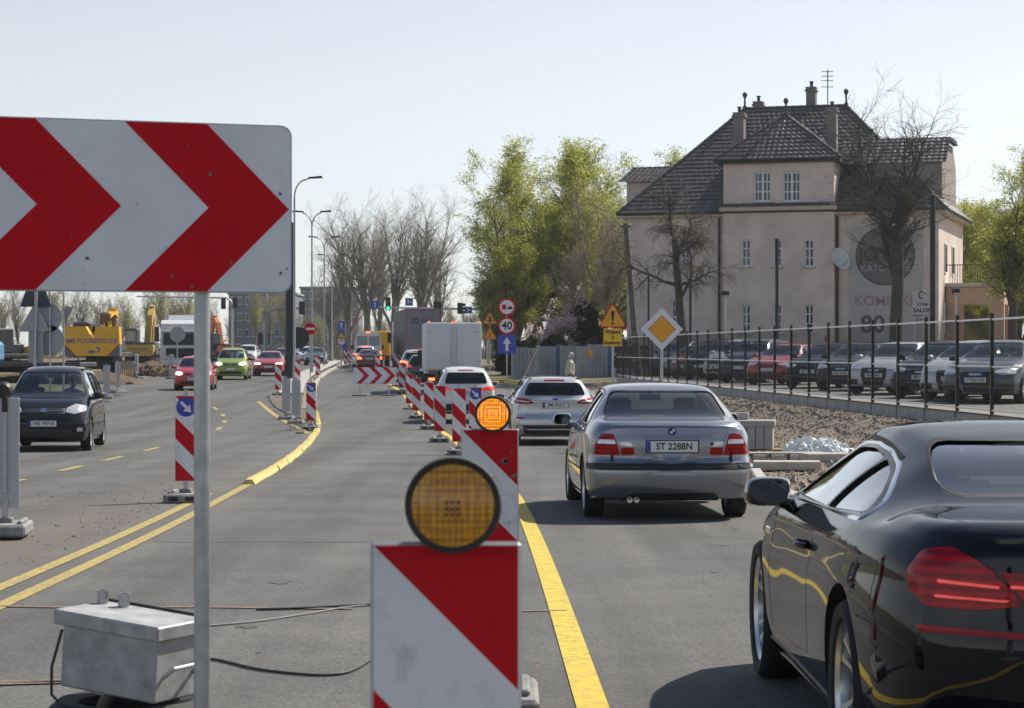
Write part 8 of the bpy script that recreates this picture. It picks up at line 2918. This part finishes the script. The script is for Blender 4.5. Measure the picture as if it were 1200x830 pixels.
def plastic():
	d = 41.2
	x = ux(958, d)
	vs, fs = [], []
	n = 46
	for j in range(n + 1):
		for i in range(n + 1):
			a, b = (i / n - .5) * 2, (j / n - .5) * 2
			e = max(0, 1 - a * a - b * b)
			z = .38 * e ** .6 * (.7 + .6 * abs(mn.noise(Vector((a * 4, b * 4, 1)))) + .35 * abs(mn.noise(Vector((a * 10, b * 10, 5)))))
			vs.append((a * .75 + .05 * mn.noise(Vector((a * 6, b * 6, 9))), b * .4, z - .02))
	for j in range(n):
		for i in range(n):
			fs.append((j * (n + 1) + i, j * (n + 1) + i + 1, (j + 1) * (n + 1) + i + 1, (j + 1) * (n + 1) + i))
	o = MB().add(vs, fs).build('plastic_wrapping', mat('clear_film', (.74, .76, .75), .3, var=.2, vscale=9), None, None, (x, d, emb_z(x, d)))
	tag(o, 'crumpled heap of clear plastic wrapping on the verge', 'plastic sheet')
	o = MB().box((0, 0, .05), (.32, .26, .1), bev=.04).build('green_bag', mat('green_plastic', (.06, .2, .1), .5, var=.3, vscale=10), None, None, (x - .12, d - .42, emb_z(x, d - .42)))
	tag(o, 'small green plastic bag tucked against the clear wrapping', 'bag')
plastic()
GRAVM = mat('verge_stone', (.33, .29, .24), .95, var=.3, vscale=4)
tag(rubble('verge_stones', 700, lambda r: (lambda y: (lambda x: (x, y, emb_z(x, y)))(EDGE_R(y) + .3 + r.random() * 2.2))(r.uniform(28, 46)), .02, .11, GRAVM, 21), 'stones and clods scattered over the sandy verge', 'stones')
tag(rubble('island_gravel', 1300, lambda r: (lambda y: (EDGE_K(y) - .3 - r.random() * max(.5, (EDGE_K(y) - EDGE_J(y)) * .8), y, gz(y) + .02))(r.uniform(60, 90)), .01, .035, CONC_D, 31), 'loose gravel over the island tip', 'gravel')
def dustpos(r):
	y = r.uniform(14, 32)
	return (EDGE_K(y) - .5 - r.random() ** 1.5 * 2.0, y, gz(y))
tag(rubble('road_grit', 900, dustpos, .004, .022, GRAVM, 41), 'grit strewn over the dusty strip beside the double yellow lines', 'grit')
# ================================================================== people
SKIN = mat('skin', (.50, .30, .22), .6)
def skin_body(name, verts, edges, m, parent, sub=2):
	me = bpy.data.meshes.new(name)
	me.from_pydata([v[0] for v in verts], edges, [])
	o = bpy.data.objects.new(name, me)
	COL.objects.link(o)
	md_ = o.modifiers.new('skin', 'SKIN')
	md_.use_smooth_shade = True
	sv_ = me.skin_vertices[0].data
	for i, v in enumerate(verts):
		r = v[1]
		sv_[i].radius = r if isinstance(r, tuple) else (r, r)
	sv_[0].use_root = True
	ss = o.modifiers.new('sub', 'SUBSURF')
	ss.levels = sub
	ss.render_levels = sub
	bpy.context.view_layer.update()
	dg = bpy.context.evaluated_depsgraph_get()
	out = bpy.data.meshes.new_from_object(o.evaluated_get(dg))
	bpy.data.objects.remove(o)
	out.materials.clear()
	out.materials.append(m)
	out.polygons.foreach_set('use_smooth', [True] * len(out.polygons))
	return put(name, out, parent)
def head_mesh(parent, c, hair, face_dir, old=False, m=None):
	"""head with brow, nose, mouth, ears and hair; c = centre; face_dir = yaw (0 looks to -Y)"""
	h = part_empty('head', parent, c, face_dir)
	mb = MB()
	n, k = 28, 18
	for i in range(k + 1):
		t = math.pi * i / k
		for j in range(n):
			a = 2 * math.pi * j / n
			x, y, z = math.sin(t) * math.cos(a), math.sin(t) * math.sin(a), math.cos(t)
			jaw = 1 - .28 * max(0, -z) ** 1.3
			X, Y, Z = x * .075 * jaw, y * .095 * (1 - .1 * max(0, -z)), z * .118
			if Y < 0:
				f = max(0, 1 - abs(X) / .06)
				Y -= .006 * math.exp(-((Z - .022) / .016) ** 2) * f           # brow
				Y += .010 * math.exp(-((Z - .004) / .012) ** 2) * math.exp(-((abs(X) - .03) / .014) ** 2)   # eye sockets
				Y -= .024 * math.exp(-((Z + .022) / .017) ** 2) * math.exp(-(X / .013) ** 2)   # nose
				Y -= .008 * math.exp(-((Z + .055) / .010) ** 2) * math.exp(-(X / .026) ** 2)   # lips
				Y -= .012 * math.exp(-((Z + .095) / .02) ** 2) * math.exp(-(X / .03) ** 2)     # chin
			mb.v.append((X, Y, Z))
	for i in range(k):
		for j in range(n):
			l = (j + 1) % n
			mb.f.append((i * n + j, (i + 1) * n + j, (i + 1) * n + l, i * n + l))
	mb.m = [0] * len(mb.f)
	for s in (-1, 1):
		mb.sphere((s * .076, .008, -.004), .026, 10, 0, (.4, .7, 1.2))
		mb.sphere((s * .03, -.083, .006), .0105, 10, 1)
	mb.box((0, -.098, -.056), (.045, .006, .006), 2)
	mb.build('face', [SKIN, mat('eye_dark', (.05, .04, .04), .3), mat('lip', (.35, .14, .12), .6)], h, 60)
	hb = MB()
	for i in range(11):
		t = math.pi * i / 10 * .62
		for j in range(n):
			a = 2 * math.pi * j / n
			x, y, z = math.sin(t) * math.cos(a), math.sin(t) * math.sin(a), math.cos(t)
			lift = 1.0
			drop = .0 if y > -.25 else max(0, .045 * (1 if z < .62 else 0))
			q = 1.09 + .03 * math.sin(7 * a + 3 * t)
			zz = z * .122 * q
			if y < -.2 and z < .55:
				zz = max(zz, .055)
				y *= .93
			hb.v.append((x * .082 * q, y * .103 * q + .004, zz))
	for i in range(10):
		for j in range(n):
			l = (j + 1) % n
			hb.f.append((i * n + j, (i + 1) * n + j, (i + 1) * n + l, i * n + l))
	hb.m = [0] * len(hb.f)
	hb.build('hair', hair, h, 60)
	return h
def hand(parent, wrist, d, palm_n, m=SKIN, curl=.5):
	"""palm and five fingers as one skinned surface; d = hand direction, palm_n = palm normal"""
	d = Vector(d).normalized(); pn = Vector(palm_n).normalized()
	s = d.cross(pn).normalized()
	w = Vector(wrist)
	vs = [(w, (.024, .018)), (w + d * .045, (.034, .016)), (w + d * .085, (.036, .014))]
	ed = [(0, 1), (1, 2)]
	for i, (off, L_) in enumerate(((-.029, .066), (-.010, .076), (.010, .072), (.029, .056))):
		p = w + d * .088 + s * off
		prev = 2
		dd = d.copy()
		for k in range(3):
			dd = (dd + pn * curl * .55).normalized()
			p = p + dd * L_ / 3
			vs.append((p.copy(), .0085 - .001 * k)); ed.append((prev, len(vs) - 1)); prev = len(vs) - 1
	p = w + d * .03 - s * .03
	prev = 1
	dd = (d * .7 - s * .7 + pn * .3).normalized()
	for k in range(3):
		p = p + dd * .026
		dd = (dd + d * .35).normalized()
		vs.append((p.copy(), .010 - .001 * k)); ed.append((prev, len(vs) - 1)); prev = len(vs) - 1
	return skin_body('hand', [(tuple(a), b) for a, b in vs], ed, m, parent, 1)
def pedestrian():
	d = 84.
	t = thing('person', 'person in a cream jacket and grey trousers walking past the hoarding', 'person', (ux(667.5, d), d, gz(d) + .09), 0)
	# walking to the right (+X), seen from the side
	JACK = mat('cream_jacket', (.56, .52, .42), .85, var=.12, vscale=9)
	TROU = mat('grey_trousers', (.16, .16, .17), .9, var=.15, vscale=9)
	hz_ = .93
	legs = [((0, 0, hz_), (.13, .155)), ((.02, -.09, .88), .105), ((.10, -.10, .50), .072), ((.16, -.10, .10), .05),
			((.0, .09, .88), .105), ((-.06, .10, .50), .072), ((-.24, .10, .16), .05)]
	skin_body('trousers', legs, [(0, 1), (1, 2), (2, 3), (0, 4), (4, 5), (5, 6)], TROU, t)
	top_ = [((0, 0, .86), (.15, .185)), ((.01, 0, 1.05), (.155, .185)), ((.02, 0, 1.28), (.15, .20)), ((.02, 0, 1.44), (.10, .15)), ((.03, 0, 1.50), (.06, .065)),
			((.02, -.20, 1.40), .075), ((-.02, -.25, 1.14), .062), ((.16, -.25, .95), .048),
			((.02, .20, 1.40), .075), ((-.08, .25, 1.14), .062), ((.0, .26, .93), .048)]
	skin_body('jacket', top_, [(0, 1), (1, 2), (2, 3), (3, 4), (3, 5), (5, 6), (6, 7), (3, 8), (8, 9), (9, 10)], JACK, t)
	MB().tube([(.03, 0, 1.47), (.045, 0, 1.58)], [.055, .05], 12).build('neck', SKIN, t, 60)
	MB().lathe([(.075, 0), (.08, .05), (.066, .06)], 16, (.03, 0, 1.49)).build('collar', JACK, t, 60)
	head_mesh(t, (.06, 0, 1.66), mat('hair_grey', (.5, .49, .47), .8, var=.2, vscale=40), R(90))
	hand(t, (.17, -.25, .94), (.4, 0, -1), (.2, .98, 0))
	hand(t, (.005, .26, .92), (.2, 0, -1), (.2, -.98, 0))
	SHOE = mat('shoe_dark', (.03, .025, .02), .6)
	for (x, y, z, a) in ((.20, -.10, .0, 0), (-.22, .10, .03, .35)):
		m = MB().box((x, y, z + .045), (.28, .095, .085), bev=.03, ry=a)
		m.build('shoe', SHOE, t, 50)
	bag = thing('handbag', 'small dark bag held in the hand of the person in the cream jacket', 'bag', (ux(667.5, d) + .27, d - .24, gz(d) + .09))
	MB().box((0, 0, .60), (.30, .09, .20), bev=.03).build('pouch', mat('bag_dark', (.03, .03, .032), .6), bag)
	MB().tube([(-.09, 0, .69), (-.06, 0, .80), (.0, 0, .84), (.06, 0, .80), (.09, 0, .69)], .009, 6).build('handle', MATS['bag_dark'], bag, 50)
pedestrian()
def driver():
	# seated behind the wheel of the dark grey van; placed in the van's own frame
	M_ = DACIA
	c, s = math.cos(M_.rotation_euler.z), math.sin(M_.rotation_euler.z)
	lx, ly, lz = -LODGY['W'] * .21, 2.25 - LODGY['L'] / 2 + .06, 0.
	X = M_.location.x + lx * c - ly * s
	Y = M_.location.y + lx * s + ly * c
	t = thing('person', 'driver in a pale shirt seated at the wheel of the dark grey van', 'person', (X, Y, M_.location.z), M_.rotation_euler.z)
	SH = mat('shirt_pale', (.42, .45, .43), .85, var=.1, vscale=12)
	TR = mat('driver_trousers', (.06, .065, .09), .9)
	# local: forward +Y
	skin_body('trousers', [((0, -.02, .70), (.14, .16)), ((-.10, .12, .70), .10), ((-.12, .48, .72), .075), ((-.12, .66, .42), .055), ((.10, .12, .70), .10), ((.12, .48, .70), .075), ((.12, .70, .40), .055)],
		[(0, 1), (1, 2), (2, 3), (0, 4), (4, 5), (5, 6)], TR, t)
	skin_body('shirt', [((0, -.03, .68), (.16, .13)), ((0, -.06, .90), (.17, .125)), ((0, -.09, 1.12), (.17, .11)), ((0, -.09, 1.20), (.11, .08)), ((0, -.08, 1.25), .06),
		((-.20, -.07, 1.12), .07), ((-.25, .12, .98), .055), ((-.17, .36, 1.02), .042), ((.20, -.07, 1.12), .07), ((.25, .12, .98), .055), ((.17, .36, 1.02), .042)],
		[(0, 1), (1, 2), (2, 3), (3, 4), (3, 5), (5, 6), (6, 7), (3, 8), (8, 9), (9, 10)], SH, t)
	MB().tube([(0, -.08, 1.22), (0, -.07, 1.32)], [.055, .05], 12).build('neck', SKIN, t, 60)
	head_mesh(t, (0, -.05, 1.39), mat('hair_dark', (.03, .022, .016), .7), R(180))
	hand(t, (-.165, .37, 1.02), (.1, 1, .1), (.3, 0, -1), curl=.9)
	hand(t, (.165, .37, 1.02), (-.1, 1, .1), (-.3, 0, -1), curl=.9)
driver()
# ================================================================== thin spring haze
hz_m = bpy.data.materials.new('haze')
hz_m.use_nodes = True
N_ = hz_m.node_tree.nodes
for n_ in list(N_):
	N_.remove(n_)
vo = N_.new('ShaderNodeOutputMaterial')
pv = N_.new('ShaderNodeVolumePrincipled')
pv.inputs['Color'].default_value = (.93, .96, 1, 1)
pv.inputs['Density'].default_value = HAZE
pv.inputs['Anisotropy'].default_value = .35
hz_m.node_tree.links.new(pv.outputs[0], vo.inputs['Volume'])
hb_ = MB().box((0, 1220, 12.5), (6400, 2640, 29))
tag(hb_.build('haze', hz_m), 'thin pale haze hanging over the whole street', 'haze', kind='stuff')
